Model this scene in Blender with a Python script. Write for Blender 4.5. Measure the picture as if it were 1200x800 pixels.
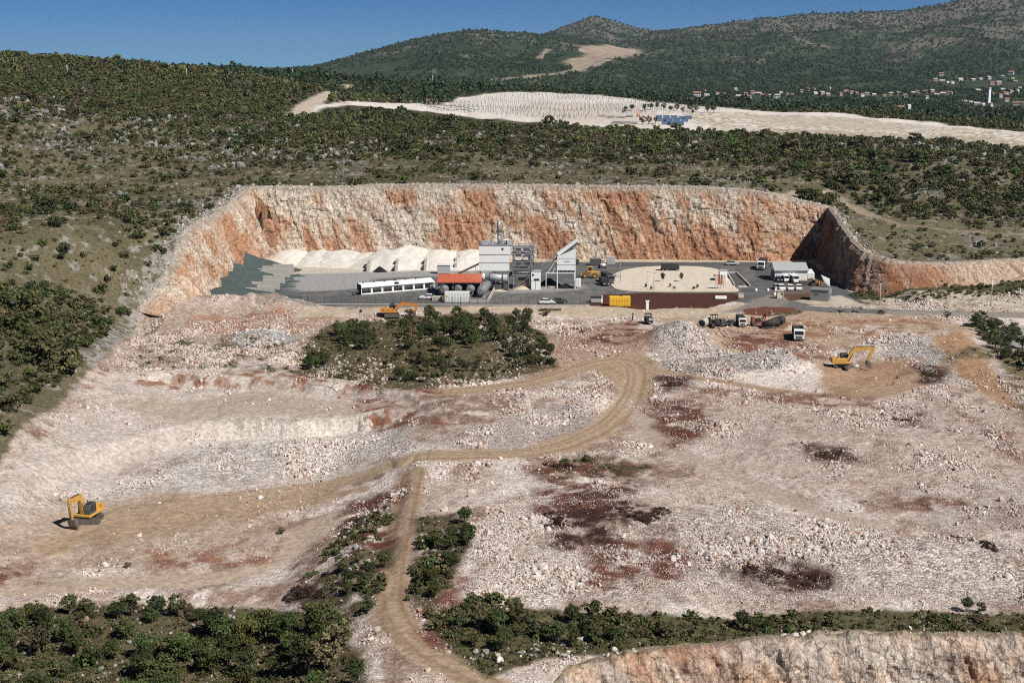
import bpy, math, random
import numpy as np
from mathutils import Vector, Matrix, Euler

for o in list(bpy.data.objects):
    bpy.data.objects.remove(o)
SC = bpy.context.scene
COL = SC.collection
R = math.radians

# ------------------------------------------------------------------ camera, sky, sun, exposure
CAM_H = 63.46
FOC = 1600.0
PITCH = math.atan(325.0 / FOC)
cd = bpy.data.cameras.new('camera')
cam = bpy.data.objects.new('camera', cd)
COL.objects.link(cam)
cam.location = (0, 0, CAM_H)
cam.rotation_euler = (math.pi / 2 - PITCH, 0, 0)
cd.sensor_width = 36.0
cd.sensor_fit = 'HORIZONTAL'
cd.lens = 48.0
cd.clip_start = 1.0
cd.clip_end = 60000.0
SC.camera = cam

SUN_EL = R(46)
SUN_AZ = R(40)          # sun stands to the right of the view and a little behind the camera
sun_dir = Vector((math.cos(SUN_EL) * math.cos(SUN_AZ), -math.cos(SUN_EL) * math.sin(SUN_AZ), math.sin(SUN_EL)))
world = bpy.data.worlds.new('World')
SC.world = world
world.use_nodes = True
wn = world.node_tree.nodes
sky = wn.new('ShaderNodeTexSky')
sky.sky_type = 'NISHITA'
sky.sun_disc = False
sky.sun_elevation = SUN_EL
sky.sun_rotation = math.pi / 2 + SUN_AZ
sky.altitude = 9000
sky.air_density = 1.0
sky.dust_density = 0.0
sky.ozone_density = 6.0
bg = wn['Background']
bg.inputs['Strength'].default_value = 0.052
tint = wn.new('ShaderNodeMix'); tint.data_type = 'RGBA'; tint.blend_type = 'MULTIPLY'
tint.inputs['Factor'].default_value = 1.0; tint.inputs['B'].default_value = (0.47, 0.90, 1.0, 1)     # deep clear blue of a polarised autumn sky
world.node_tree.links.new(sky.outputs['Color'], tint.inputs['A'])
world.node_tree.links.new(tint.outputs['Result'], bg.inputs['Color'])
sl = bpy.data.lights.new('sun', 'SUN')
sl.energy = 5.0
sl.angle = R(0.53)
sl.color = (1.0, 0.94, 0.86)
sun = bpy.data.objects.new('sun', sl)
COL.objects.link(sun)
sun.rotation_euler = (-sun_dir).to_track_quat('-Z', 'Y').to_euler()
SC.view_settings.view_transform = 'Standard'
SC.view_settings.look = 'None'
SC.view_settings.exposure = 0.2
SC.view_settings.gamma = 1.0
SC.view_settings.use_curve_mapping = False
SC.render.engine = 'CYCLES'
SC.cycles.max_bounces = 5
SC.cycles.diffuse_bounces = 3
SC.cycles.glossy_bounces = 2
SC.cycles.transparent_max_bounces = 6
SC.cycles.use_denoising = False
SC.cycles.pixel_filter_type = 'BLACKMAN_HARRIS'
SC.cycles.filter_width = 1.05

# ------------------------------------------------------------------ numpy noise
def _hash(ix, iy, iz, seed):
    h = (ix.astype(np.int64) * 374761393 + iy.astype(np.int64) * 668265263 + iz.astype(np.int64) * 2147483647 + seed * 1274126177) & 0xffffffff
    h = ((h ^ (h >> 13)) * 1274126177) & 0xffffffff
    h = ((h ^ (h >> 16)) * 2246822519) & 0xffffffff
    return ((h ^ (h >> 15)) & 0xffffff).astype(np.float64) / 0xffffff

def vn2(x, y, seed=0):
    x = np.asarray(x, float); y = np.asarray(y, float)
    xi = np.floor(x); yi = np.floor(y)
    fx = x - xi; fy = y - yi
    fx = fx * fx * (3 - 2 * fx); fy = fy * fy * (3 - 2 * fy)
    xi = xi.astype(np.int64); yi = yi.astype(np.int64); z = np.zeros_like(xi)
    a = _hash(xi, yi, z, seed); b = _hash(xi + 1, yi, z, seed)
    c = _hash(xi, yi + 1, z, seed); d = _hash(xi + 1, yi + 1, z, seed)
    return (a + (b - a) * fx) * (1 - fy) + (c + (d - c) * fx) * fy

def fbm(x, y, octv=4, seed=0, gain=0.5):
    x = np.asarray(x, float); y = np.asarray(y, float)
    s = 0; a = 1.0; n = 0
    for i in range(octv):
        s = s + a * vn2(x + 17.3 * i, y - 9.1 * i, seed + i)
        n += a; a *= gain
        x, y = 2.03 * (x * 0.8 - y * 0.6), 2.03 * (x * 0.6 + y * 0.8)
    return s / n

def ridged(x, y, octv=4, seed=0):
    x = np.asarray(x, float); y = np.asarray(y, float)
    s = 0; a = 1.0; n = 0
    for i in range(octv):
        s = s + a * (1 - np.abs(2 * vn2(x + 5.7 * i, y + 3.3 * i, seed + i) - 1))
        n += a; a *= 0.5
        x, y = 2.07 * (x * 0.9 - y * 0.43), 2.07 * (x * 0.43 + y * 0.9)
    return s / n

def sstep(a, b, x):
    t = np.clip((x - a) / (b - a), 0, 1)
    return t * t * (3 - 2 * t)

def lerp(a, b, t):
    return a + (b - a) * t

# ------------------------------------------------------------------ geometry of the survey photo: picture point -> direction
def ray(px, py):
    dx = (np.asarray(px, float) - 600) / FOC
    dy = -(np.asarray(py, float) - 400) / FOC
    return dx, math.cos(PITCH) + dy * math.sin(PITCH), -math.sin(PITCH) + dy * math.cos(PITCH)

def at_y(px, py, Y):
    dx, dy, dz = ray(px, py)
    t = Y / dy
    return (float(dx * t), float(Y), float(CAM_H + dz * t))

def at_z(px, py, z=0.0):
    dx, dy, dz = ray(px, py)
    t = (z - CAM_H) / dz
    return (float(dx * t), float(dy * t), float(z))

def YM(y):                      # site plan depth -> metres from the camera
    return 1.891 * y + 33.2
def IY(y):
    return (np.asarray(y, float) - 33.2) / 1.891
def cv(x, y, z=0.0, dy=0.0):
    '''site plan point -> place in the scene'''
    c, s = 0.92645, 0.37639
    dep = y * c + (60.0 - z) * s; up = y * s - (60.0 - z) * c
    return at_y(600 + 800 * x / dep, 400 - 800 * up / dep, YM(y) + dy)
# ------------------------------------------------------------------ polylines / polygons
def seg_dist(X, Y, pts, closed=False):
    P = [tuple(p[:2]) for p in pts]
    if closed:
        P = P + [P[0]]
    best = np.full(np.shape(X), 1e18)
    for (ax, ay), (bx, by) in zip(P[:-1], P[1:]):
        vx, vy = bx - ax, by - ay
        L = vx * vx + vy * vy + 1e-9
        t = np.clip(((X - ax) * vx + (Y - ay) * vy) / L, 0, 1)
        d = (X - ax - t * vx) ** 2 + (Y - ay - t * vy) ** 2
        best = np.minimum(best, d)
    return np.sqrt(best)

def inside(X, Y, pts):
    c = np.zeros(np.shape(X), bool)
    n = len(pts)
    for i in range(n):
        ax, ay = pts[i][:2]; bx, by = pts[(i + 1) % n][:2]
        if ay == by:
            continue
        k = ((ay > Y) != (by > Y)) & (X < (bx - ax) * (Y - ay) / (by - ay) + ax)
        c ^= k
    return c

def poly_sd(X, Y, pts):
    d = seg_dist(X, Y, pts, True)
    return np.where(inside(X, Y, pts), -d, d)      # negative inside

def smooth_line(pts, n=8):
    P = [np.array(p, float) for p in pts]
    P = [2 * P[0] - P[1]] + P + [2 * P[-1] - P[-2]]
    out = []
    for i in range(1, len(P) - 2):
        for k in range(n):
            t = k / n
            out.append(0.5 * ((2 * P[i]) + (-P[i - 1] + P[i + 1]) * t + (2 * P[i - 1] - 5 * P[i] + 4 * P[i + 1] - P[i + 2]) * t * t
                              + (-P[i - 1] + 3 * P[i] - 3 * P[i + 1] + P[i + 2]) * t ** 3))
    out.append(P[-2])
    return [tuple(p) for p in out]

# ------------------------------------------------------------------ object helpers
def tag(o, label=None, cat=None, group=None, kind=None):
    if label: o['label'] = label
    if cat: o['category'] = cat
    if group: o['group'] = group
    if kind: o['kind'] = kind
    return o

def empty(name, loc=(0, 0, 0), rz=0.0, label=None, cat=None, group=None):
    o = bpy.data.objects.new(name, None)
    COL.objects.link(o)
    o.location = loc
    o.rotation_euler = (0, 0, rz)
    o.empty_display_size = 0.5
    return tag(o, label, cat, group)

def np_mesh(name, verts, faces, mat=None, smooth=False, attrs=None):
    verts = np.asarray(verts, np.float32)
    faces = np.asarray(faces, np.int32)
    me = bpy.data.meshes.new(name)
    nf, k = faces.shape
    me.vertices.add(len(verts)); me.vertices.foreach_set('co', verts.ravel())
    me.loops.add(nf * k); me.loops.foreach_set('vertex_index', faces.ravel())
    me.polygons.add(nf)
    me.polygons.foreach_set('loop_start', np.arange(0, nf * k, k, dtype=np.int32))
    me.polygons.foreach_set('loop_total', np.full(nf, k, np.int32))
    me.polygons.foreach_set('use_smooth', np.full(nf, smooth, bool))
    me.update(calc_edges=True)
    for an, arr in (attrs or {}).items():
        arr = np.asarray(arr, np.float32)
        if arr.ndim == 2:
            at = me.attributes.new(an, 'FLOAT_COLOR', 'POINT')
            c4 = np.ones((len(arr), 4), np.float32); c4[:, :3] = arr
            at.data.foreach_set('color', c4.ravel())
        else:
            at = me.attributes.new(an, 'FLOAT', 'POINT')
            at.data.foreach_set('value', arr)
    if mat: me.materials.append(mat)
    return me

def link(name, me, parent=None):
    o = bpy.data.objects.new(name, me)
    COL.objects.link(o)
    if parent: o.parent = parent
    return o

def copy_tree(o, parent=None):
    c = o.copy()
    COL.objects.link(c)
    if parent:
        c.parent = parent
    for ch in list(o.children):
        copy_tree(ch, c)
    return c

class MB:
    """collects boxes, tubes, prisms into one mesh"""
    def __init__(s):
        s.v = []; s.f = []; s.m = Matrix.Identity(4); s.sm = []
    def _add(s, vs, fs, smooth=False):
        n = len(s.v)
        s.v += [tuple(s.m @ Vector(v)) for v in vs]
        s.f += [tuple(i + n for i in f) for f in fs]
        s.sm += [smooth] * len(fs)
        return s
    def box(s, c, d, rz=0.0, taper=1.0):
        hx, hy, hz = d[0] / 2, d[1] / 2, d[2] / 2
        cs, sn = math.cos(rz), math.sin(rz)
        vs = []
        for z, k in ((-hz, 1.0), (hz, taper)):
            for x, y in ((-hx, -hy), (hx, -hy), (hx, hy), (-hx, hy)):
                x *= k; y *= k
                vs.append((c[0] + x * cs - y * sn, c[1] + x * sn + y * cs, c[2] + z))
        return s._add(vs, [(3, 2, 1, 0), (4, 5, 6, 7), (0, 1, 5, 4), (1, 2, 6, 5), (2, 3, 7, 6), (3, 0, 4, 7)])
    def bar(s, a, b, w, h=None):
        """square bar from a to b"""
        h = h or w
        a = Vector(a); b = Vector(b); d = (b - a)
        up = Vector((0, 0, 1)) if abs(d.normalized().z) < 0.95 else Vector((0, 1, 0))
        x = d.cross(up).normalized() * w / 2
        y = x.cross(d).normalized() * h / 2
        vs = [a - x - y, a + x - y, a + x + y, a - x + y, b - x - y, b + x - y, b + x + y, b - x + y]
        return s._add(vs, [(3, 2, 1, 0), (4, 5, 6, 7), (0, 1, 5, 4), (1, 2, 6, 5), (2, 3, 7, 6), (3, 0, 4, 7)])
    def tube(s, a, b, r0, r1=None, n=14, caps=True):
        r1 = r0 if r1 is None else r1
        a = Vector(a); b = Vector(b); d = (b - a).normalized()
        up = Vector((0, 0, 1)) if abs(d.z) < 0.95 else Vector((0, 1, 0))
        x = d.cross(up).normalized(); y = d.cross(x).normalized()
        vs = []
        for p, r in ((a, r0), (b, r1)):
            for i in range(n):
                t = 2 * math.pi * i / n
                vs.append(p + x * (r * math.cos(t)) + y * (r * math.sin(t)))
        fs = [(i, (i + 1) % n, n + (i + 1) % n, n + i) for i in range(n)]
        s._add(vs, fs, True)
        if caps:
            k = len(s.f)
            b0 = len(s.v) - 2 * n
            s.f += [tuple(b0 + i for i in range(n))[::-1], tuple(b0 + n + i for i in range(n))]
            s.sm += [False, False]
        return s
    def prism(s, prof, y0, y1, axis='y'):
        """profile of (a, z) points pushed along an axis: y (profile in xz) or x (profile in yz)"""
        n = len(prof)
        if axis == 'y':
            vs = [(p[0], y0, p[1]) for p in prof] + [(p[0], y1, p[1]) for p in prof]
        else:
            vs = [(y0, p[0], p[1]) for p in prof] + [(y1, p[0], p[1]) for p in prof]
        fs = [tuple(range(n)), tuple(range(2 * n - 1, n - 1, -1))]
        fs += [(i, n + i, n + (i + 1) % n, (i + 1) % n) for i in range(n)]
        return s._add(vs, fs)
    def build(s, name, mat, parent=None, bevel=0.0):
        me = bpy.data.meshes.new(name)
        me.from_pydata(s.v, [], s.f)
        me.polygons.foreach_set('use_smooth', s.sm)
        import bmesh
        bm = bmesh.new(); bm.from_mesh(me)
        bmesh.ops.recalc_face_normals(bm, faces=bm.faces)
        if bevel > 0:
            es = [e for e in bm.edges if len(e.link_faces) == 2 and e.calc_face_angle(0) > 0.6]
            bmesh.ops.bevel(bm, geom=es, offset=bevel, segments=1, affect='EDGES', clamp_overlap=True)
        bm.to_mesh(me); bm.free()
        me.materials.append(mat)
        return link(name, me, parent)

# ------------------------------------------------------------------ materials
def new_mat(name):
    m = bpy.data.materials.new(name)
    m.use_nodes = True
    nt = m.node_tree
    return m, nt, nt.nodes, nt.links, nt.nodes['Principled BSDF']

def paint(name, rgb, rough=0.55, metal=0.0, var=0.22, scale=1.3, dirt=(0.3, 0.24, 0.18), dirt_amt=0.25):
    """painted or bare surface with blotches and dust"""
    m, nt, N, L, bs = new_mat(name)
    tc = N.new('ShaderNodeTexCoord')
    n1 = N.new('ShaderNodeTexNoise'); n1.inputs['Scale'].default_value = scale; n1.inputs['Detail'].default_value = 6
    n2 = N.new('ShaderNodeTexNoise'); n2.inputs['Scale'].default_value = scale * 5.3; n2.inputs['Detail'].default_value = 4
    L.new(tc.outputs['Object'], n1.inputs['Vector']); L.new(tc.outputs['Object'], n2.inputs['Vector'])
    rp = N.new('ShaderNodeMapRange'); rp.inputs['From Min'].default_value = 0.3; rp.inputs['From Max'].default_value = 0.7
    rp.inputs['To Min'].default_value = 1 - var; rp.inputs['To Max'].default_value = 1 + var * 0.5
    L.new(n2.outputs['Fac'], rp.inputs['Value'])
    mul = N.new('ShaderNodeMix'); mul.data_type = 'RGBA'; mul.blend_type = 'MULTIPLY'; mul.inputs['Factor'].default_value = 1
    mul.inputs['A'].default_value = (*rgb, 1)
    L.new(rp.outputs['Result'], mul.inputs['B'])
    dr = N.new('ShaderNodeMapRange'); dr.inputs['From Min'].default_value = 0.45; dr.inputs['From Max'].default_value = 0.75
    dr.inputs['To Max'].default_value = dirt_amt
    L.new(n1.outputs['Fac'], dr.inputs['Value'])
    mx = N.new('ShaderNodeMix'); mx.data_type = 'RGBA'
    mx.inputs['B'].default_value = (*dirt, 1)
    L.new(dr.outputs['Result'], mx.inputs['Factor']); L.new(mul.outputs['Result'], mx.inputs['A'])
    L.new(mx.outputs['Result'], bs.inputs['Base Color'])
    bs.inputs['Roughness'].default_value = rough
    bs.inputs['Metallic'].default_value = metal
    return m

def ground_mat(name, speck=1.0, bump=1.0, fine=1.0, rough=0.95, cracks=False):
    """colour comes from the surveyed patches stored on the mesh; grain, stones and bumps are procedural"""
    m, nt, N, L, bs = new_mat(name)
    tc = N.new('ShaderNodeTexCoord')
    ca = N.new('ShaderNodeAttribute'); ca.attribute_name = 'Col'
    ra = N.new('ShaderNodeAttribute'); ra.attribute_name = 'rub'
    n1 = N.new('ShaderNodeTexNoise'); n1.inputs['Scale'].default_value = 1.1 * fine; n1.inputs['Detail'].default_value = 9
    n1.inputs['Roughness'].default_value = 0.68
    L.new(tc.outputs['Object'], n1.inputs['Vector'])
    r1 = N.new('ShaderNodeMapRange'); r1.inputs['From Min'].default_value = 0.3; r1.inputs['From Max'].default_value = 0.7
    r1.inputs['To Min'].default_value = 0.58; r1.inputs['To Max'].default_value = 1.3
    L.new(n1.outputs['Fac'], r1.inputs['Value'])
    m1 = N.new('ShaderNodeMix'); m1.data_type = 'RGBA'; m1.blend_type = 'MULTIPLY'; m1.inputs['Factor'].default_value = 1
    L.new(ca.outputs['Color'], m1.inputs['A']); L.new(r1.outputs['Result'], m1.inputs['B'])
    vo = N.new('ShaderNodeTexVoronoi'); vo.inputs['Scale'].default_value = 2.6 * fine; vo.inputs['Randomness'].default_value = 1
    wv = N.new('ShaderNodeTexNoise'); wv.inputs['Scale'].default_value = 3.0; wv.inputs['Detail'].default_value = 3
    L.new(tc.outputs['Object'], wv.inputs['Vector'])
    ad = N.new('ShaderNodeMix'); ad.data_type = 'RGBA'; ad.blend_type = 'ADD'; ad.inputs['Factor'].default_value = 0.35
    L.new(tc.outputs['Object'], ad.inputs['A']); L.new(wv.outputs['Color'], ad.inputs['B'])
    L.new(ad.outputs['Result'], vo.inputs['Vector'])
    sp = N.new('ShaderNodeSeparateColor'); L.new(vo.outputs['Color'], sp.inputs['Color'])
    r2 = N.new('ShaderNodeMapRange'); r2.inputs['To Min'].default_value = 0.45; r2.inputs['To Max'].default_value = 1.5
    L.new(sp.outputs['Red'], r2.inputs['Value'])
    m2 = N.new('ShaderNodeMix'); m2.data_type = 'RGBA'; m2.blend_type = 'MULTIPLY'
    fa = N.new('ShaderNodeMath'); fa.operation = 'MULTIPLY'; fa.inputs[1].default_value = speck
    L.new(ra.outputs['Fac'], fa.inputs[0]); L.new(fa.outputs[0], m2.inputs['Factor'])
    L.new(m1.outputs['Result'], m2.inputs['A']); L.new(r2.outputs['Result'], m2.inputs['B'])
    last = m2
    if cracks:          # open joints in the rock, filled with dark earth
        for sc, wd, k in ((0.42, 0.05, 0.7), (1.3, 0.06, 0.45)):
            wn_ = N.new('ShaderNodeTexNoise'); wn_.inputs['Scale'].default_value = sc * 1.5; wn_.inputs['Detail'].default_value = 4
            L.new(tc.outputs['Object'], wn_.inputs['Vector'])
            mp = N.new('ShaderNodeMapping'); mp.inputs['Rotation'].default_value = (0.0, 0.45, 0.2); mp.inputs['Scale'].default_value = (1.5, 1.0, 0.6)
            L.new(tc.outputs['Object'], mp.inputs['Vector'])
            a2 = N.new('ShaderNodeMix'); a2.data_type = 'RGBA'; a2.blend_type = 'ADD'; a2.inputs['Factor'].default_value = 1.4
            L.new(mp.outputs['Vector'], a2.inputs['A']); L.new(wn_.outputs['Color'], a2.inputs['B'])
            ve = N.new('ShaderNodeTexVoronoi'); ve.feature = 'DISTANCE_TO_EDGE'; ve.inputs['Scale'].default_value = sc
            L.new(a2.outputs['Result'], ve.inputs['Vector'])
            re = N.new('ShaderNodeMapRange'); re.inputs['From Max'].default_value = wd; re.inputs['To Min'].default_value = k; re.inputs['To Max'].default_value = 0.0
            L.new(ve.outputs['Distance'], re.inputs['Value'])
            mk = N.new('ShaderNodeMix'); mk.data_type = 'RGBA'; mk.inputs['B'].default_value = (0.11, 0.07, 0.05, 1)
            L.new(re.outputs['Result'], mk.inputs['Factor']); L.new(last.outputs['Result'], mk.inputs['A'])
            last = mk
    L.new(last.outputs['Result'], bs.inputs['Base Color'])
    bs.inputs['Roughness'].default_value = rough
    bs.inputs['Specular IOR Level'].default_value = 0.15
    hm = N.new('ShaderNodeMath'); hm.operation = 'MULTIPLY_ADD'
    L.new(vo.outputs['Distance'], hm.inputs[0])
    ng = N.new('ShaderNodeMath'); ng.operation = 'MULTIPLY'; ng.inputs[1].default_value = -1.0
    L.new(ra.outputs['Fac'], ng.inputs[0]); L.new(ng.outputs[0], hm.inputs[1]); L.new(n1.outputs['Fac'], hm.inputs[2])
    bp = N.new('ShaderNodeBump'); bp.inputs['Strength'].default_value = 0.8; bp.inputs['Distance'].default_value = 0.35 * bump
    L.new(hm.outputs[0], bp.inputs['Height']); L.new(bp.outputs['Normal'], bs.inputs['Normal'])
    return m

def leaf_mat(name, rgb, var=0.35, rough=0.7):
    m, nt, N, L, bs = new_mat(name)
    oi = N.new('ShaderNodeObjectInfo')
    at = N.new('ShaderNodeAttribute'); at.attribute_name = 'tone'
    hs = N.new('ShaderNodeHueSaturation')
    hs.inputs['Color'].default_value = (*rgb, 1)
    h = N.new('ShaderNodeMapRange'); h.inputs['To Min'].default_value = 0.455; h.inputs['To Max'].default_value = 0.53
    L.new(oi.outputs['Random'], h.inputs['Value']); L.new(h.outputs['Result'], hs.inputs['Hue'])
    ml = N.new('ShaderNodeMath'); ml.operation = 'MULTIPLY'; ml.inputs[1].default_value = 7.31
    fr = N.new('ShaderNodeMath'); fr.operation = 'FRACT'
    L.new(oi.outputs['Random'], ml.inputs[0]); L.new(ml.outputs[0], fr.inputs[0])
    v = N.new('ShaderNodeMapRange'); v.inputs['To Min'].default_value = 1 - var; v.inputs['To Max'].default_value = 1 + var
    L.new(fr.outputs[0], v.inputs['Value'])
    mv = N.new('ShaderNodeMath'); mv.operation = 'MULTIPLY'
    L.new(v.outputs['Result'], mv.inputs[0]); L.new(at.outputs['Fac'], mv.inputs[1])
    L.new(mv.outputs[0], hs.inputs['Value'])
    L.new(hs.outputs['Color'], bs.inputs['Base Color'])
    bs.inputs['Roughness'].default_value = rough
    bs.inputs['Specular IOR Level'].default_value = 0.2
    return m

def rock_mat(name, rgb, var=0.35, warm=0.15):
    m, nt, N, L, bs = new_mat(name)
    oi = N.new('ShaderNodeObjectInfo')
    cr = N.new('ShaderNodeValToRGB')
    e = cr.color_ramp.elements
    e[0].position = 0; e[0].color = (*[c * (1 - var) for c in rgb], 1)
    e[1].position = 1; e[1].color = (*[min(0.75, c * (1 + var * 0.5)) for c in rgb], 1)
    k = cr.color_ramp.elements.new(0.22); k.color = (rgb[0] * 0.95, rgb[1] * (0.95 - warm), rgb[2] * (0.95 - 1.7 * warm), 1)
    k = cr.color_ramp.elements.new(0.4); k.color = (*rgb, 1)
    L.new(oi.outputs['Random'], cr.inputs['Fac'])
    tc = N.new('ShaderNodeTexCoord')
    n1 = N.new('ShaderNodeTexNoise'); n1.inputs['Scale'].default_value = 2.2; n1.inputs['Detail'].default_value = 6
    L.new(tc.outputs['Object'], n1.inputs['Vector'])
    r1 = N.new('ShaderNodeMapRange'); r1.inputs['From Min'].default_value = 0.3; r1.inputs['From Max'].default_value = 0.7
    r1.inputs['To Min'].default_value = 0.7; r1.inputs['To Max'].default_value = 1.15
    L.new(n1.outputs['Fac'], r1.inputs['Value'])
    m1 = N.new('ShaderNodeMix'); m1.data_type = 'RGBA'; m1.blend_type = 'MULTIPLY'; m1.inputs['Factor'].default_value = 1
    L.new(cr.outputs['Color'], m1.inputs['A']); L.new(r1.outputs['Result'], m1.inputs['B'])
    L.new(m1.outputs['Result'], bs.inputs['Base Color'])
    bs.inputs['Roughness'].default_value = 0.95
    bs.inputs['Specular IOR Level'].default_value = 0.15
    return m

def glass_mat(name, rgb=(0.02, 0.025, 0.03)):
    m, nt, N, L, bs = new_mat(name)
    bs.inputs['Base Color'].default_value = (*rgb, 1)
    bs.inputs['Roughness'].default_value = 0.12
    return m

M = {}
M['white'] = paint('white paint', (0.72, 0.74, 0.73), 0.5, dirt_amt=0.18, var=0.1)
M['white_clean'] = paint('clean white paint', (0.82, 0.83, 0.83), 0.4, dirt_amt=0.08, var=0.06)
M['clad'] = paint('pale grey cladding', (0.78, 0.81, 0.80), 0.5, dirt_amt=0.1, var=0.1, scale=0.4)
M['grey'] = paint('galvanised grey steel', (0.30, 0.32, 0.33), 0.5, 0.3, dirt_amt=0.3)
M['lgrey'] = paint('light grey steel', (0.48, 0.51, 0.52), 0.45, 0.2, dirt_amt=0.2)
M['dgrey'] = paint('dark grey steel', (0.09, 0.095, 0.1), 0.55, 0.2, dirt_amt=0.2)
M['tank'] = paint('blue grey tank steel', (0.17, 0.19, 0.21), 0.6, 0.1, dirt_amt=0.4)
M['black'] = paint('black paint', (0.025, 0.026, 0.028), 0.8, dirt_amt=0.12)
M['rubber'] = paint('tyre rubber', (0.03, 0.03, 0.03), 0.85, dirt_amt=0.35)
M['yellow'] = paint('machine yellow', (0.60, 0.33, 0.06), 0.6, dirt_amt=0.6, dirt=(0.32, 0.22, 0.12))
M['orange'] = paint('machine orange', (0.62, 0.25, 0.05), 0.6, dirt_amt=0.45)
M['byellow'] = paint('bright yellow paint', (0.80, 0.48, 0.03), 0.5, dirt_amt=0.12, var=0.1)
M['red'] = paint('orange red roof sheet', (0.53, 0.135, 0.072), 0.6, dirt_amt=0.15, scale=0.5)
M['dred'] = paint('dull red paint', (0.30, 0.07, 0.045), 0.6, dirt_amt=0.35)
M['concrete'] = paint('concrete', (0.44, 0.43, 0.40), 0.9, dirt_amt=0.3, dirt=(0.24, 0.22, 0.19))
M['beige'] = paint('beige render', (0.50, 0.43, 0.34), 0.9, dirt_amt=0.3)
M['cream'] = paint('cream paint', (0.62, 0.56, 0.43), 0.7, dirt_amt=0.15)
M['greyrender'] = paint('grey render', (0.25, 0.26, 0.26), 0.9, dirt_amt=0.25)
M['wood'] = paint('weathered wood', (0.16, 0.11, 0.07), 0.9)
M['glass'] = glass_mat('dark glass')
M['steelbare'] = paint('bare worn steel', (0.16, 0.145, 0.13), 0.55, 0.4, dirt_amt=0.5, dirt=(0.3, 0.25, 0.2))
M['bluepanel'] = paint('blue panel crates', (0.09, 0.16, 0.28), 0.4, dirt_amt=0.1)
M['tile'] = paint('clay roof tiles', (0.27, 0.135, 0.095), 0.85, scale=0.6, dirt_amt=0.2)
M['stonewall'] = paint('plastered stone', (0.52, 0.47, 0.41), 0.9, scale=0.5)
M['pinkwall'] = paint('pink render', (0.5, 0.3, 0.24), 0.9, scale=0.5)
M['bark'] = paint('bark', (0.10, 0.075, 0.055), 0.95)
# ------------------------------------------------------------------ the lie of the land (metres)
ANCH = []
def A(px, py, Y): ANCH.append(at_y(px, py, float(YM(Y))))
RIM = [(-76, 20, 1.0), (-78, 60, 1.5), (-79.5, 91, 3), (-81, 106, 4), (-82, 124, 5.5), (-85.5, 149, 7.5), (-87, 171, 12), (-88, 200, 18.5),
       (-86, 226, 22.5), (-40, 227.5, 23), (0, 227, 23), (50, 226, 22.6), (82, 224.5, 21), (103, 222, 17),
       (101, 206, 14), (99.5, 195, 12), (100.5, 188.5, 10.5), (105, 185, 9.5), (112, 185, 8.6), (130, 187, 8.2), (150, 191, 8), (200, 196, 8), (290, 200, 8)]
RIM = [cv(x, y, z, -5.0 if 7 < i < 13 else 0.0) for i, (x, y, z) in enumerate(RIM)]
RIM[1:6] = [at_z(-120, 640, 0.0), at_z(0, 541, 0.6), at_z(60, 480, 1.4), at_z(115, 425, 2.6), at_z(165, 366, 1.6)]
RIM[0] = (RIM[1][0], 60.0, 0.0)
ANCH += RIM
ANCH += [(-150, 150, 15), (-200, 300, 33), (-200, 50, 8), (-120, 40, 3), (-250, 120, 28), (-300, 220, 42), (-330, 350, 58), (-500, 500, 80), (-500, 200, 60),
         (-400, 700, 38), (-300, 860, 30), (-550, 650, 50), (-600, 900, 20), (-60, 226, 23)]
ANCH = ANCH[:len(RIM)] + [cv(*p) for p in ANCH[len(RIM):]]
for q in [(300, 200, 250), (600, 200, 255), (900, 205, 250), (300, 180, 290), (600, 180, 300), (900, 180, 310), (1150, 190, 280), (300, 150, 370), (600, 150, 420),
          (850, 158, 430), (1100, 172, 365), (100, 130, 350), (300, 130, 440), (0, 100, 400), (150, 100, 440), (300, 100, 540), (0, 68, 520), (150, 76, 590),
          (280, 82, 670), (350, 86, 740), (0, 200, 245), (0, 240, 195), (0, 300, 155), (0, 400, 124), (0, 480, 104), (100, 300, 165), (150, 220, 240),
          (1200, 300, 195), (1100, 260, 215), (1200, 240, 250), (1200, 200, 300), (1050, 225, 245), (1000, 235, 240),
          (345, 133, 450), (400, 104, 690), (480, 99, 860), (550, 101, 950), (450, 118, 640), (500, 130, 520), (700, 144, 450), (700, 110, 880), (590, 108, 930), (600, 125, 640),
          (800, 122, 700), (1000, 133, 620), (1200, 155, 480), (800, 148, 460), (1000, 160, 420), (1200, 176, 370), (900, 145, 520)]:
    A(*q)
ANCH += [cv(*p) for p in ((300, 250, 10), (420, 320, 12), (420, 200, 6), (300, 120, 0), (200, 60, 0), (420, 440, 10), (560, 560, 2), (500, 800, 0), (250, 1100, 0), (-100, 1250, 8), (700, 1000, 0), (150, 1000, 8))]
ANCH = np.array(ANCH, float)
_c2 = 14.0 ** 2
def _phi(d2): return np.sqrt(d2 + _c2)
_D2 = (ANCH[:, None, 0] - ANCH[None, :, 0]) ** 2 + (ANCH[:, None, 1] - ANCH[None, :, 1]) ** 2
_n = len(ANCH)
_S = np.zeros((_n + 1, _n + 1)); _S[:_n, :_n] = _phi(_D2) + np.eye(_n) * 0.0; _S[:_n, _n] = 1; _S[_n, :_n] = 1
_w = np.linalg.solve(_S, np.append(ANCH[:, 2], 0))
def nat_near(X, Y):
    out = np.full(np.shape(X), _w[_n])
    for i in range(_n):
        out = out + _w[i] * np.sqrt((X - ANCH[i, 0]) ** 2 + (Y - ANCH[i, 1]) ** 2 + _c2)
    return out

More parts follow.
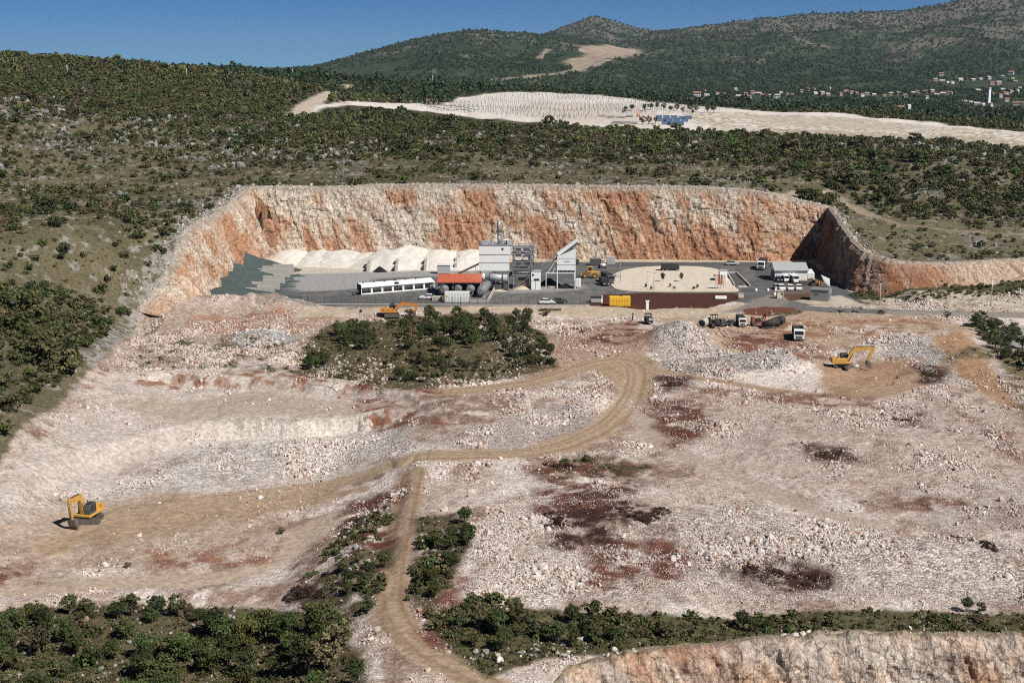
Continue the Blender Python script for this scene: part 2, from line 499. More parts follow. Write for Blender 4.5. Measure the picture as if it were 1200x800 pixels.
def _ridge(pts, Yr):
    Yr = float(YM(Yr))
    us = [ray(p[0], p[1])[0] / ray(p[0], p[1])[1] for p in pts]
    zs = [at_y(p[0], p[1], Yr)[2] for p in pts]
    return np.array(us), np.array(zs)
LAYERS = [
    (2900, 1500, _ridge([(-400, 120), (200, 98), (300, 86), (365, 79), (400, 71), (450, 56), (500, 44), (545, 36), (590, 38), (640, 41), (700, 50), (760, 62), (830, 84), (950, 110)], 2900), 1.15),
    (4200, 2300, _ridge([(400, 110), (520, 76), (560, 62), (600, 50), (640, 40), (660, 32), (680, 24), (695, 19), (712, 23), (740, 32), (770, 37), (800, 45), (850, 55), (950, 80)], 4200), 1.3),
    (3500, 1750, _ridge([(500, 120), (640, 75), (700, 58), (770, 37), (800, 34), (850, 28), (900, 21), (950, 17), (1000, 15), (1060, 13), (1110, 4), (1130, 0), (1200, -14), (1400, -40), (1700, -40)], 3500), 1.25),
]
def far_z(X, Y):
    u = X / np.maximum(Y, 1)
    z = np.full(np.shape(X), 2.0)
    for Yr, Y0, (us, zs), p in LAYERS:
        Yr = float(YM(Yr)); Y0 = float(YM(Y0))
        rz = np.interp(u, us, zs)
        t = np.clip((Y - Y0) / (Yr - Y0), 0, 1)
        f = t ** p
        back = np.clip((Y - Yr) / 3000, 0, 1)
        f = f * (1 - back * back * (3 - 2 * back))
        gul = (ridged(X / 420, Y / 1000, 4, 71) - 0.55) * 70 * np.clip(t * (1 - t) * 4, 0, 1)
        z = np.maximum(z, rz * f + gul * (rz > 20) + 0 * z)
    return z + (fbm(X / 90, Y / 90, 3, 5) - 0.5) * 8

BENCH1 = None
def rough_ground(X, Y):
    return (fbm(X / 9, Y / 9, 4, 11) - 0.5) * 1.1 + (fbm(X / 1.6, Y / 1.6, 2, 31) - 0.5) * 0.35

def pw(px, py, z=0.0):
    return at_z(px, py, z)[:2]
PIT = [(x, y) for x, y, z in RIM] + [(290, 71)]
B1 = [pw(*p) for p in [(-60, 590), (75, 480), (128, 442), (200, 436), (300, 440), (360, 444), (420, 450), (470, 458), (520, 480)]] + [(-10, 146), (-15, 90), (-120, 90)]
B2 = [pw(*p, -2) for p in [(-60, 600), (60, 540), (150, 512), (195, 498), (240, 494), (300, 491), (350, 492), (400, 488), (450, 486), (500, 480)]] + [(-14, 146), (-18, 90), (-120, 90)]
FRONT = [pw(*p) for p in [(636, 845), (648, 806), (668, 782), (704, 771), (764, 762), (840, 753), (1000, 746), (1200, 741), (1500, 740)]]
FRONTP = FRONT + [(150, 60), (-8, 60)]
MOUNDS = []          # (x, y, rx, ry, h, rot)
def mound(px, py, rx, ry, h, rot=0.0):
    x, y = pw(px, py, 0.0)
    MOUNDS.append((x, y, rx, ry * 1.6, h * 0.95, rot))
mound(800, 402, 6.5, 4.5, 3.6)            # bright tipped rubble heap
mound(790, 398, 9, 4, 2.0)
mound(870, 432, 17, 5.5, 2.2)             # long rubble bank
mound(915, 430, 7, 4.5, 2.4)
mound(1085, 405, 14, 6, 2.2)
mound(1140, 420, 9, 6, 1.8)
mound(1085, 440, 4, 2.5, 0.8)
mound(270, 362, 15, 4.5, 3.2)             # reddish rubble in front of the fence
mound(215, 368, 10, 5, 3.4)
mound(330, 361, 10, 3.5, 2.4)
mound(300, 397, 8, 3, 1.8)                # grey stones
mound(430, 372, 13, 2.2, 1.3)
mound(590, 372, 20, 2.4, 1.4)
mound(540, 410, 22, 8, 1.6)
mound(720, 600, 13, 7, 1.6)
mound(850, 620, 12, 5, 1.2)
mound(600, 470, 14, 5, 1.2)
mound(690, 470, 8, 5, 1.4)
mound(580, 640, 10, 10, 1.0)
mound(1000, 650, 22, 5, 1.0)
mound(420, 640, 6, 9, 1.6)
mound(150, 690, 26, 2.2, 1.0)
mound(200, 655, 20, 2.0, 1.0)
mound(1000, 520, 20, 8, 1.4)
mound(1110, 560, 14, 8, 1.2)
mound(1125, 390, 5, 3, 1.2)
mound(925, 383, 2.6, 1.8, 1.5)           # small pale sand heap

PADS = [  # levelled yards: (polygon in metres, z)
    ([cv(*p)[:2] for p in ((-83, 172), (-60, 172), (21, 172.5), (48, 172.5), (60, 176), (72, 170), (98, 174), (99, 221), (-84, 221))], 0.0),
]
def floor_z(X, Y):
    Yo = IY(Y)
    z = np.zeros(np.shape(X))
    fade = (1 - sstep(-34, -10, X)) * (0.15 + 0.85 * sstep(-84, -66, X))
    s1 = poly_sd(X, Y, B1); s2 = poly_sd(X, Y, B2)
    bn = sstep(0.45, 0.62, fbm(X / 11, Y / 25, 3, 47)); bn2 = np.maximum(sstep(-52, -62, X), sstep(0.6, 0.72, fbm(X / 9, Y / 25, 3, 48)))
    s1 = s1 + (fbm(X / 4, Y / 6, 3, 49) - 0.5) * 2.4; s2 = s2 + (fbm(X / 4, Y / 6, 3, 51) - 0.5) * 2.4
    z = z - 2.2 * sstep(0.2, -1.6 - 3.5 * bn, s1) * fade - 2.8 * sstep(0.2, -2.0 - 4.5 * bn2, s2) * fade
    tr = np.zeros(np.shape(X))
    for pts, w in TRACKS_W:
        tr = np.maximum(tr, sstep(w * 1.1, w * 0.5, seg_dist(X, Y, pts)))
    z = z + 3.0 * sstep(169, 187, Yo) * sstep(105, 112, X)
    z = z - 4.0 * sstep(128, 142, X + (170 - Yo) * 0.25) * sstep(166, 160, Yo)
    n = 0.75 + 0.5 * fbm(X / 3, Y / 3, 3, 44)
    for (mx, my, rx, ry, hh, ro) in MOUNDS:
        d = ((X - mx) / rx) ** 2 + ((Y - my) / ry) ** 2
        z = z + np.where(d < 6, hh * n * np.exp(-d * 1.1) * (1 - 0.85 * tr), 0)
    r = rough_ground(X, Y)
    yard = sstep(1.5, -2.5, poly_sd(X, Y, PADS[0][0]))
    road = sstep(6, 3, seg_dist(X, Y, [(72, YM(170)), (95, YM(168.5)), (130, YM(165.5)), (300, YM(162))]))
    flat = np.maximum(np.maximum(yard, road), tr * 0.8)
    z = z * (1 - np.maximum(yard, road)) + r * (1 - flat)
    s = poly_sd(X, Y, FRONTP)
    z = z - 15 * np.clip(-s / 5.0, 0, 1) - np.clip(-s - 5, 0, 100) * 0.15
    return z

_T1 = smooth_line([pw(*p, -1.0) for p in [(600, 830), (548, 800), (500, 775), (464, 738), (456, 700), (463, 650), (474, 600), (484, 556)]], 6)
_T3 = smooth_line([pw(*p, zz) for p, zz in [((60, 640), -5), ((120, 612), -5), ((230, 592), -5), ((340, 573), -4.5), ((430, 553), -3), ((490, 544), -1.5), ((560, 537), -.5), ((625, 530), 0), ((680, 515), 0), ((722, 490), 0), ((742, 462), 0), ((746, 436), 0), ((733, 424), 0), ((700, 426), 0), ((645, 443), 0), ((600, 452), 0), ((520, 460), 0)]], 6)
_T4 = smooth_line([pw(*p) for p in [(740, 428), (800, 440), (860, 450), (930, 460), (1000, 465), (1060, 455), (1110, 430)]], 5)
_T5 = smooth_line([pw(*p) for p in [(745, 470), (770, 515), (820, 540), (880, 566), (950, 596), (1020, 612)]], 5)
_T2 = smooth_line([pw(*p, -5) for p in [(-40, 690), (60, 687), (140, 684), (220, 680), (290, 668), (340, 640), (380, 615)]], 5)
TRACKS_W = [(_T1, 4.2), (_T3, 5.0), (_T4, 4.0), (_T5, 3.6), (_T2, 5.0)]

def nat_z(X, Y):
    k = sstep(950, 1250, IY(Y))
    a = nat_near(X, Y)
    n = (fbm(X / 28, Y / 28, 4, 3) - 0.5) * 4.0 + (fbm(X / 4, Y / 4, 3, 8) - 0.5) * 0.8
    rd = poly_sd(X, Y, PIT)
    a = a + n * sstep(0.5, 25, rd)
    f = far_z(X, Y)
    return a * (1 - k) + f * k

RAMP = 6.0
def ramp_w(X, Y):
    Y = IY(Y)
    return RAMP - 3.2 * sstep(88, 98, X) * sstep(186, 192, Y) * sstep(112, 106, X) + 2.5 * sstep(150, 125, Y) * sstep(-60, -75, X)
def height(X, Y):
    X = np.asarray(X, float); Y = np.asarray(Y, float)
    sd = poly_sd(X, Y, PIT)
    near = Y < YM(260)
    fl = np.zeros(np.shape(X))
    if np.any(near):
        fl = np.where(near, 0, 0.0)
        m = near & (sd < 1)
        if np.any(m):
            fl[m] = floor_z(X[m], Y[m])
    z = np.zeros(np.shape(X))
    rw = ramp_w(X, Y)
    m = sd > -rw - 0.5
    if np.any(m):
        z[m] = nat_z(X[m], Y[m])
    t = np.clip((sd + rw) / rw, 0, 1)
    return fl + (z - fl) * t

def W(px, py, far=20000.0, n=480):
    """where the sight line through a photo point meets the land"""
    px = np.atleast_1d(np.asarray(px, float)); py = np.atleast_1d(np.asarray(py, float))
    dx, dy, dz = ray(px, py)
    ts = 100.0 * (far / 100.0) ** (np.arange(n) / (n - 1))
    T = ts[None, :] * np.ones((len(px), 1))
    Zr = CAM_H + dz[:, None] * T
    H = height((dx[:, None] * T).ravel(), (dy[:, None] * T).ravel()).reshape(T.shape)
    below = Zr < H
    k = np.argmax(below, 1)
    k = np.where(below.any(1), np.maximum(k, 1), n - 1)
    lo = ts[k - 1]; hi = ts[k]
    for _ in range(14):
        mid = (lo + hi) / 2
        b = CAM_H + dz * mid < height(dx * mid, dy * mid)
        hi = np.where(b, mid, hi); lo = np.where(b, lo, mid)
    return dx * hi, dy * hi
def W1(px, py):
    x, y = W(px, py)
    return float(x[0]), float(y[0])
def WP(pts):
    x, y = W([p[0] for p in pts], [p[1] for p in pts])
    return list(zip(x.tolist(), y.tolist()))
def gz(x, y):
    return float(height(np.array([x], float), np.array([y], float))[0])
def to_px(X, Y, Z):
    """photo point of a place (used only to count what the photo shows)"""
    c, s = math.cos(PITCH), math.sin(PITCH)
    zz = Z - CAM_H
    dep = Y * c - zz * s
    up = Y * s + zz * c
    return 600 + FOC * X / np.maximum(dep, 1e-3), 400 - FOC * up / np.maximum(dep, 1e-3), dep

# ------------------------------------------------------------------ surface patches (true colours of the soil and stone)
class Patch:
    def __init__(s, pts, col, edge=1.5, wob=2.0, a=1.0, rub=None, brk=0.0, line=None, seed=0, sc=5.0):
        s.pts = pts; s.col = np.array(col); s.edge = edge; s.wob = wob; s.a = a; s.rub = rub; s.brk = brk; s.line = line; s.seed = seed; s.sc = sc
    def weight(s, X, Y, N1, N2):
        P = np.array(s.pts); pad = (s.line or 0) + s.edge + s.wob * 2
        m = (X > P[:, 0].min() - pad) & (X < P[:, 0].max() + pad) & (Y > P[:, 1].min() - pad) & (Y < P[:, 1].max() + pad)
        w = np.zeros(np.shape(X))
        if not m.any(): return w
        x = X[m]; y = Y[m]
        d = seg_dist(x, y, s.pts) - s.line if s.line else poly_sd(x, y, s.pts)
        d = d + (fbm(x / s.sc, y / s.sc, 4, 200 + s.seed) - 0.5) * 2 * s.wob
        v = sstep(s.edge, -s.edge, d)
        if s.brk > 0:
            v = v * sstep(s.brk - 0.12, s.brk + 0.12, fbm(x / 2.4, y / 2.4, 4, 300 + s.seed) * 0.75 + 0.25 * N2[m])
        w[m] = v * s.a
        return w

PALE = (0.45, 0.38, 0.335); WHITE = (0.60, 0.535, 0.49); TAN = (0.36, 0.265, 0.18); PINK = (0.46, 0.37, 0.32)
REDS = (0.125, 0.052, 0.036); ORNG = (0.36, 0.20, 0.12); DRED = (0.06, 0.03, 0.024); GRASS = (0.10, 0.085, 0.045)
PATCHES = []
def P(px_pts, col, **k):
    k.setdefault('seed', len(PATCHES))
    PATCHES.append(Patch(WP(px_pts), col, **k))
def L(w_pts, col, width, **k):
    k.setdefault('seed', len(PATCHES))
    PATCHES.append(Patch(w_pts, col, line=width / 2, **k))

# lower left benches
P([(0, 548), (62, 482), (125, 428), (300, 428), (465, 440), (520, 480), (440, 545), (300, 575), (100, 600), (-60, 620)], (0.50, 0.44, 0.40), edge=3, rub=0.25)
P([(-60, 600), (0, 585), (160, 560), (230, 515), (460, 498), (480, 528), (400, 548), (280, 568), (100, 592)], (0.57, 0.53, 0.50), edge=2, wob=3, rub=0.8)
P([(130, 470), (300, 455), (470, 470), (440, 488), (300, 486), (200, 496)], (0.42, 0.35, 0.29), edge=2, wob=3, rub=0.1)
P([(60, 590), (200, 570), (300, 600), (330, 650), (150, 660), (0, 650), (-60, 640)], (0.40, 0.315, 0.25), edge=4, wob=3, rub=0.3)
P([(130, 432), (300, 434), (450, 446), (450, 452), (300, 446), (130, 444)], (0.26, 0.13, 0.08), edge=1, wob=2, brk=0.52)
P([(560, 500), (640, 470), (690, 480), (690, 505), (640, 528), (560, 535), (500, 520)], (0.40, 0.35, 0.32), edge=2, wob=3, rub=0.7)
P([(470, 470), (560, 455), (640, 450), (600, 480), (520, 510), (460, 505)], (0.30, 0.22, 0.18), edge=2, wob=3, brk=0.45, rub=0.6)
L([(p[0] + 2.0, p[1]) for p in RIM[1:6]], (0.29, 0.19, 0.14), 2.5, edge=1.5, wob=2.5, brk=0.5, rub=0.8)
L([(p[0] + 6.5, p[1]) for p in RIM[1:6]], (0.44, 0.385, 0.34), 4.0, edge=2.5, wob=3.5, brk=0.45, rub=0.6)
# white rubble
P([(560, 620), (640, 580), (690, 640), (680, 690), (600, 720), (520, 700)], WHITE, edge=2, wob=3, rub=1.0)
P([(700, 640), (860, 590), (1000, 620), (1200, 640), (1250, 700), (900, 700), (700, 700)], (0.57, 0.50, 0.455), edge=3, wob=3, rub=1.0)
P([(770, 385), (810, 378), (835, 400), (950, 415), (975, 440), (800, 440), (760, 425)], (0.46, 0.43, 0.41), edge=1.5, wob=2, rub=1.0)
P([(860, 440), (980, 428), (1050, 445), (1000, 462), (880, 458)], WHITE, edge=1.5, wob=1.5, rub=0.5)
P([(1040, 395), (1090, 390), (1160, 420), (1200, 470), (1120, 450), (1040, 420)], (0.46, 0.43, 0.41), edge=2, wob=2, rub=1.0)
P([(1060, 560), (1200, 540), (1250, 620), (1080, 620)], (0.43, 0.37, 0.33), edge=3, wob=3, rub=0.4)
P([(800, 480), (940, 470), (1200, 470), (1250, 560), (1000, 580), (850, 550)], (0.45, 0.37, 0.325), edge=4, wob=3, rub=0.45)
# dirt
P([(760, 368), (900, 362), (1100, 372), (1150, 385), (1130, 402), (1040, 394), (975, 412), (940, 420), (830, 395)], (0.40, 0.30, 0.22), edge=1.5, wob=2, rub=0.15)
P([(1080, 392), (1130, 388), (1165, 430), (1200, 480), (1160, 470), (1110, 425)], (0.37, 0.235, 0.145), edge=1.5, wob=2, rub=0.2)
P([(960, 425), (1060, 420), (1090, 445), (1040, 470), (960, 460)], (0.36, 0.25, 0.17), edge=1.5, wob=2, rub=0.2)
P([(1100, 425), (1170, 420), (1210, 520), (1250, 520), (1250, 420), (1180, 400)], (0.16, 0.13, 0.075), edge=1.5, wob=1, brk=0.4, rub=0.2)
P([(170, 365), (350, 355), (420, 380), (330, 420), (120, 425)], (0.40, 0.32, 0.265), edge=2, wob=2, rub=0.6)
P([(220, 372), (330, 360), (400, 372), (330, 400), (230, 390)], (0.36, 0.22, 0.15), edge=1.5, wob=2, rub=0.5, brk=0.45)
P([(265, 392), (330, 384), (350, 400), (280, 408)], (0.42, 0.41, 0.40), edge=1, wob=1, rub=1.0)
P([(620, 395), (740, 375), (770, 400), (740, 420), (660, 435), (620, 445)], (0.36, 0.25, 0.19), edge=2, wob=2, rub=0.5)
P([(640, 385), (760, 378), (740, 400), (660, 405)], REDS, edge=1.5, wob=2, brk=0.52, rub=0.5)
P([(890, 376), (1095, 374), (1100, 392), (900, 396)], (0.27, 0.145, 0.095), edge=1.5, wob=2, brk=0.47, sc=7)
P([(960, 384), (1060, 378), (1110, 390), (1000, 396)], (0.50, 0.43, 0.37), edge=1.5, wob=2, brk=0.5, rub=0.4)
P([(1000, 425), (1080, 415), (1090, 440), (1010, 450)], (0.30, 0.19, 0.13), edge=1.5, wob=2, brk=0.48, rub=0.2)
# tracks
L(_T2, (0.43, 0.345, 0.27), 6.0, edge=1.5, wob=0.8, rub=0.05)
L(_T3, TAN, 6.4, edge=1.2, wob=1.8, rub=0.02)
P([(90, 600), (240, 578), (380, 566), (420, 575), (330, 600), (200, 625), (110, 640)], (0.36, 0.265, 0.185), edge=2.5, wob=2, rub=0.15)
P([(690, 430), (750, 410), (775, 425), (760, 470), (720, 450)], TAN, edge=1.5, wob=1.5, rub=0.05)
L(_T1, (0.37, 0.275, 0.19), 4.6, edge=0.8, wob=0.9, rub=0.02)
L(_T4, (0.36, 0.26, 0.185), 3.6, edge=1.2, wob=1, rub=0.1)
L(_T5, (0.40, 0.33, 0.28), 4.2, edge=1.5, wob=1, rub=0.15)
P([(370, 357), (690, 359), (840, 360), (900, 350), (960, 362), (900, 374), (760, 372), (600, 368), (480, 366), (400, 372), (340, 372)], (0.47, 0.39, 0.30), edge=0.8, wob=0.5, rub=0.05)
# wheel ruts along the tracks
def ruts(line, offs, col, w, a=0.55):
    for o in offs:
        pts = []
        for i, p in enumerate(line):
            q = line[min(i + 1, len(line) - 1)]; r = line[max(i - 1, 0)]
            dx, dy = q[0] - r[0], q[1] - r[1]; d = math.hypot(dx, dy) + 1e-6
            pts.append((p[0] - dy / d * o, p[1] + dx / d * o))
        L(pts, col, w, edge=0.25, wob=0.15, a=a)
ruts(_T1, (-1.45, -0.4, 0.5, 1.5), (0.24, 0.16, 0.098), 0.32, 0.6)
ruts(_T1, (-1.5, 0.9), (0.25, 0.17, 0.105), 0.5)
ruts(_T1, (-0.3, 2.1), (0.44, 0.345, 0.255), 0.7, 0.5)
ruts(_T3[30:], (-1.6, 0.8, 1.9), (0.23, 0.15, 0.09), 0.6, 0.6)
ruts(_T3, (-0.3, 1.1, 2.4), (0.45, 0.355, 0.26), 0.7, 0.5)
ruts(_T4, (-0.9, 0.9), (0.25, 0.17, 0.11), 0.4, 0.5)
# red and brown earth
for pts, bk, c in [
        ([(640, 540), (735, 532), (760, 555), (720, 600), (650, 625), (610, 590)], 0.42, REDS),
        ([(765, 462), (822, 468), (835, 500), (790, 522), (762, 490)], 0.36, REDS),
        ([(690, 640), (790, 620), (830, 660), (740, 690), (680, 690)], 0.44, (0.15, 0.065, 0.045)),
        ([(850, 658), (910, 652), (985, 668), (975, 690), (900, 688), (855, 678)], 0.38, DRED),
        ([(405, 590), (462, 572), (466, 620), (440, 665), (425, 690), (385, 650)], 0.38, REDS),
        ([(330, 690), (390, 670), (420, 700), (380, 715), (330, 708)], 0.4, DRED),
        ([(180, 648), (330, 632), (310, 662), (180, 668)], 0.47, (0.26, 0.14, 0.095)),
        ([(-20, 660), (40, 655), (60, 680), (0, 690)], 0.45, (0.2, 0.1, 0.07)),
        ([(490, 690), (540, 680), (560, 730), (520, 760), (488, 740)], 0.42, (0.17, 0.06, 0.045)),
        ([(930, 520), (1000, 522), (1010, 540), (950, 540)], 0.35, DRED),
        ([(1040, 484), (1085, 484), (1085, 500), (1040, 498)], 0.42, DRED),
        ([(1065, 426), (1105, 426), (1110, 450), (1075, 448)], 0.3, DRED),
        ([(765, 440), (815, 438), (815, 456), (775, 458)], 0.3, DRED),
        ([(840, 385), (940, 395), (975, 420), (940, 418), (850, 405)], 0.42, (0.2, 0.09, 0.06)),
        ([(790, 450), (1000, 462), (1080, 480), (940, 476), (800, 460)], 0.48, (0.22, 0.12, 0.085)),
        ([(650, 585), (720, 570), (760, 600), (700, 640), (650, 640)], 0.46, DRED),
        ([(400, 452), (480, 470), (470, 500), (430, 490)], 0.5, (0.22, 0.10, 0.07)),
        ([(1030, 580), (1200, 590), (1200, 605), (1040, 600)], 0.52, (0.2, 0.11, 0.08)),
        ([(1110, 470), (1200, 520), (1200, 545), (1120, 500)], 0.5, (0.2, 0.11, 0.08)),
        ([(330, 432), (460, 448), (520, 462), (440, 462), (340, 442)], 0.35, (0.17, 0.06, 0.04)),
        ([(420, 480), (500, 478), (520, 500), (440, 502)], 0.5, (0.24, 0.1, 0.06))]:
    P(pts, c, edge=2.0, wob=3.6, brk=bk + 0.02, rub=0.5, sc=6)
# grass
P([(355, 405), (385, 380), (470, 370), (600, 366), (640, 392), (652, 430), (600, 444), (480, 456), (420, 452), (350, 438)], (0.105, 0.085, 0.047), edge=1.0, wob=1.5, rub=0.3)
P([(-80, 712), (130, 703), (330, 712), (390, 730), (430, 770), (440, 830), (-120, 830)], (0.105, 0.088, 0.05), edge=1.0, wob=1.2, rub=0.25)
P([(498, 720), (560, 700), (620, 712), (800, 722), (1000, 716), (1300, 712), (1300, 737), (900, 744), (640, 772), (570, 795), (525, 765)], (0.092, 0.085, 0.042), edge=0.7, wob=0.8, rub=0.25)
P([(488, 605), (548, 600), (552, 640), (505, 722), (478, 705)], (0.105, 0.085, 0.05), edge=1.0, wob=1.2, brk=0.36, rub=0.4)
P([(345, 690), (430, 640), (462, 640), (430, 720), (400, 735)], (0.105, 0.085, 0.05), edge=1.0, wob=1.2, brk=0.42, rub=0.4)
P([(640, 545), (700, 535), (765, 545), (740, 560), (660, 560)], (0.085, 0.07, 0.04), edge=1.0, wob=1.2, brk=0.45)
P([(170, 400), (330, 398), (420, 400), (400, 440), (140, 425)], (0.115, 0.10, 0.055), edge=1.0, wob=1.2, brk=0.55, rub=0.5)
# slope right of the pit, under the low rock face
P([(985, 345), (1010, 332), (1100, 330), (1300, 322), (1300, 350), (1100, 352), (1010, 358)], (0.075, 0.072, 0.038), edge=1.0, wob=1.5, rub=0.1)
P([(985, 352), (1060, 343), (1300, 340), (1300, 362), (1060, 364), (985, 358)], (0.46, 0.41, 0.34), edge=0.8, wob=1.2, brk=0.42, rub=0.5)
P([(1145, 385), (1300, 372), (1300, 415), (1190, 415), (1160, 400)], (0.33, 0.325, 0.315), edge=1.5, wob=1, rub=0.1)
# yard
ASPH = (0.105, 0.11, 0.115)
PATCHES.append(Patch([cv(*p)[:2] for p in ((-84, 172.3), (-62, 172.3), (21, 173.2), (48, 173.2), (60, 177), (70, 172), (96, 175), (97, 217), (-80, 217))], ASPH, edge=0.4, wob=0.2, rub=0.0, seed=90))
PATCHES.append(Patch([cv(*p)[:2] for p in ((-80, 216.5), (97, 216.5), (99, 226), (-82, 226))], (0.52, 0.44, 0.34), edge=0.7, wob=0.8, rub=0.3, seed=91))
P([(300, 318), (700, 312), (880, 312), (900, 345), (690, 356), (300, 354)], (0.17, 0.165, 0.16), edge=1.0, wob=2, brk=0.5, sc=9, a=0.8)
P([(560, 340), (720, 332), (860, 344), (690, 354), (560, 356)], (0.205, 0.195, 0.18), edge=1.0, wob=2, brk=0.54, sc=6, a=0.8)
ruts(smooth_line(WP([(400, 352), (520, 358), (640, 350), (720, 343), (860, 342), (884, 330), (888, 314), (800, 309), (720, 311)]), 6), (-1.2, 0.0, 1.3), (0.068, 0.07, 0.073), 0.5, 0.6)
P([(335, 326), (370, 316), (560, 308), (600, 316), (560, 322), (440, 326), (420, 338), (350, 342)], (0.31, 0.315, 0.315), edge=2.0, wob=2, rub=0.0)
P([(300, 312), (400, 300), (570, 298), (570, 316), (400, 320), (300, 322)], (0.50, 0.46, 0.40), edge=1.2, wob=1.5, rub=0.05)
P([(570, 338), (620, 332), (690, 334), (680, 340), (600, 344)], (0.26, 0.255, 0.25), edge=1.0, wob=1.2, rub=0.05)
P([(640, 345), (700, 344), (680, 352), (600, 353)], (0.15, 0.15, 0.15), edge=1.0, wob=1.2)
L([cv(*p)[:2] for p in ((88, 205), (78, 182), (74, 172), (84, 169.5), (100, 168), (130, 165.5), (300, 162))], (0.15, 0.145, 0.14), 7.5, edge=0.5, wob=0.3, rub=0.0)
L([cv(*p)[:2] for p in ((100, 167.5), (130, 165.5), (300, 162))], (0.27, 0.245, 0.22), 6.5, edge=0.6, wob=0.4, rub=0.0)
P([(880, 352), (900, 345), (930, 350), (900, 366), (850, 366)], (0.23, 0.21, 0.19), edge=1.2, wob=0.8)
P([(690, 356.5), (692, 349), (710, 345), (760, 343), (860, 343.5), (869, 347), (866, 351), (830, 361.5), (760, 362.5), (693, 358.5)], (0.078, 0.031, 0.022), edge=0.3, wob=0.15, rub=0.1)
P([(870, 363), (895, 359), (930, 361), (938, 366), (900, 371), (872, 368)], (0.15, 0.058, 0.038), edge=0.5, wob=0.5, rub=0.3)
P([(905, 366), (945, 362), (940, 368), (915, 371)], (0.12, 0.10, 0.06), edge=0.5, wob=0.5, brk=0.45)
P([(898, 345), (915, 322), (965, 322), (965, 345), (930, 350)], (0.14, 0.115, 0.1), edge=0.6, wob=0.5)
P([(918, 345), (950, 343), (950, 352), (925, 352)], (0.12, 0.07, 0.045), edge=0.6, wob=0.5, rub=0.2)
P([(930, 352), (985, 346), (1020, 360), (960, 359)], (0.50, 0.45, 0.37), edge=0.6, wob=0.6, rub=0.3)

RIMROAD = WP([(905, 229), (975, 226), (1014, 250), (1056, 264), (1110, 270), (1200, 275), (1290, 280)])
# plateau and far patches
FARP = []
def F(px_pts, col, **k):
    k.setdefault('seed', 150 + len(FARP))
    FARP.append(Patch(WP(px_pts), col, **k))
SOLAR = WP([(352, 136), (372, 122), (415, 119), (480, 122), (540, 114), (590, 108.5), (700, 111), (800, 123), (905, 131), (1005, 135), (1100, 144), (1230, 158), (1230, 177),
            (1150, 171), (1050, 163), (950, 160), (850, 153), (760, 151), (640, 144), (560, 139), (480, 129), (420, 124), (380, 127)])
FARP.append(Patch(SOLAR, (0.62, 0.58, 0.54), edge=3, wob=3, rub=0.1, seed=150, sc=20))
F([(620, 118), (720, 122), (800, 140), (760, 150), (640, 142), (590, 130)], (0.42, 0.33, 0.255), edge=8, wob=9, a=0.4, sc=20)
F([(900, 150), (1100, 160), (1230, 170), (1230, 178), (1050, 165), (900, 158)], (0.30, 0.25, 0.17), edge=5, wob=8, brk=0.48, sc=20)
F([(800, 130), (1000, 138), (1230, 160), (1230, 178), (1000, 164), (820, 150)], (0.35, 0.30, 0.215), edge=5, wob=8, brk=0.5, sc=14)
F([(870, 135), (1000, 140), (1100, 150), (1000, 152), (900, 144)], (0.44, 0.385, 0.32), edge=5, wob=8, a=0.7, sc=14)
rd = smooth_line(WP([(346, 136), (362, 122), (385, 112), (408, 100.5)]), 6)
FARP.append(Patch(rd, (0.46, 0.39, 0.32), line=6, edge=2, wob=2, seed=160))
FARP.append(Patch(WP([(385, 108), (402, 105), (440, 117), (400, 122)]), (0.46, 0.40, 0.34), edge=4, wob=3, seed=161))
F([(660, 72), (690, 64), (672, 57), (735, 56), (750, 60), (730, 68), (700, 78), (680, 84), (668, 80)], (0.36, 0.29, 0.22), edge=14, wob=24, sc=60)
F([(720, 56), (780, 58), (770, 64), (745, 66)], (0.30, 0.27, 0.24), edge=14, wob=30, brk=0.5, sc=60)
for ln, wd in (([(580, 94), (620, 90), (650, 87), (672, 82)], 12), ([(632, 70), (638, 62), (645, 58)], 10), ([(672, 82), (700, 76), (712, 70)], 12)):
    FARP.append(Patch(smooth_line(WP(ln), 5), (0.33, 0.28, 0.22), line=wd, edge=6, wob=5, seed=170))

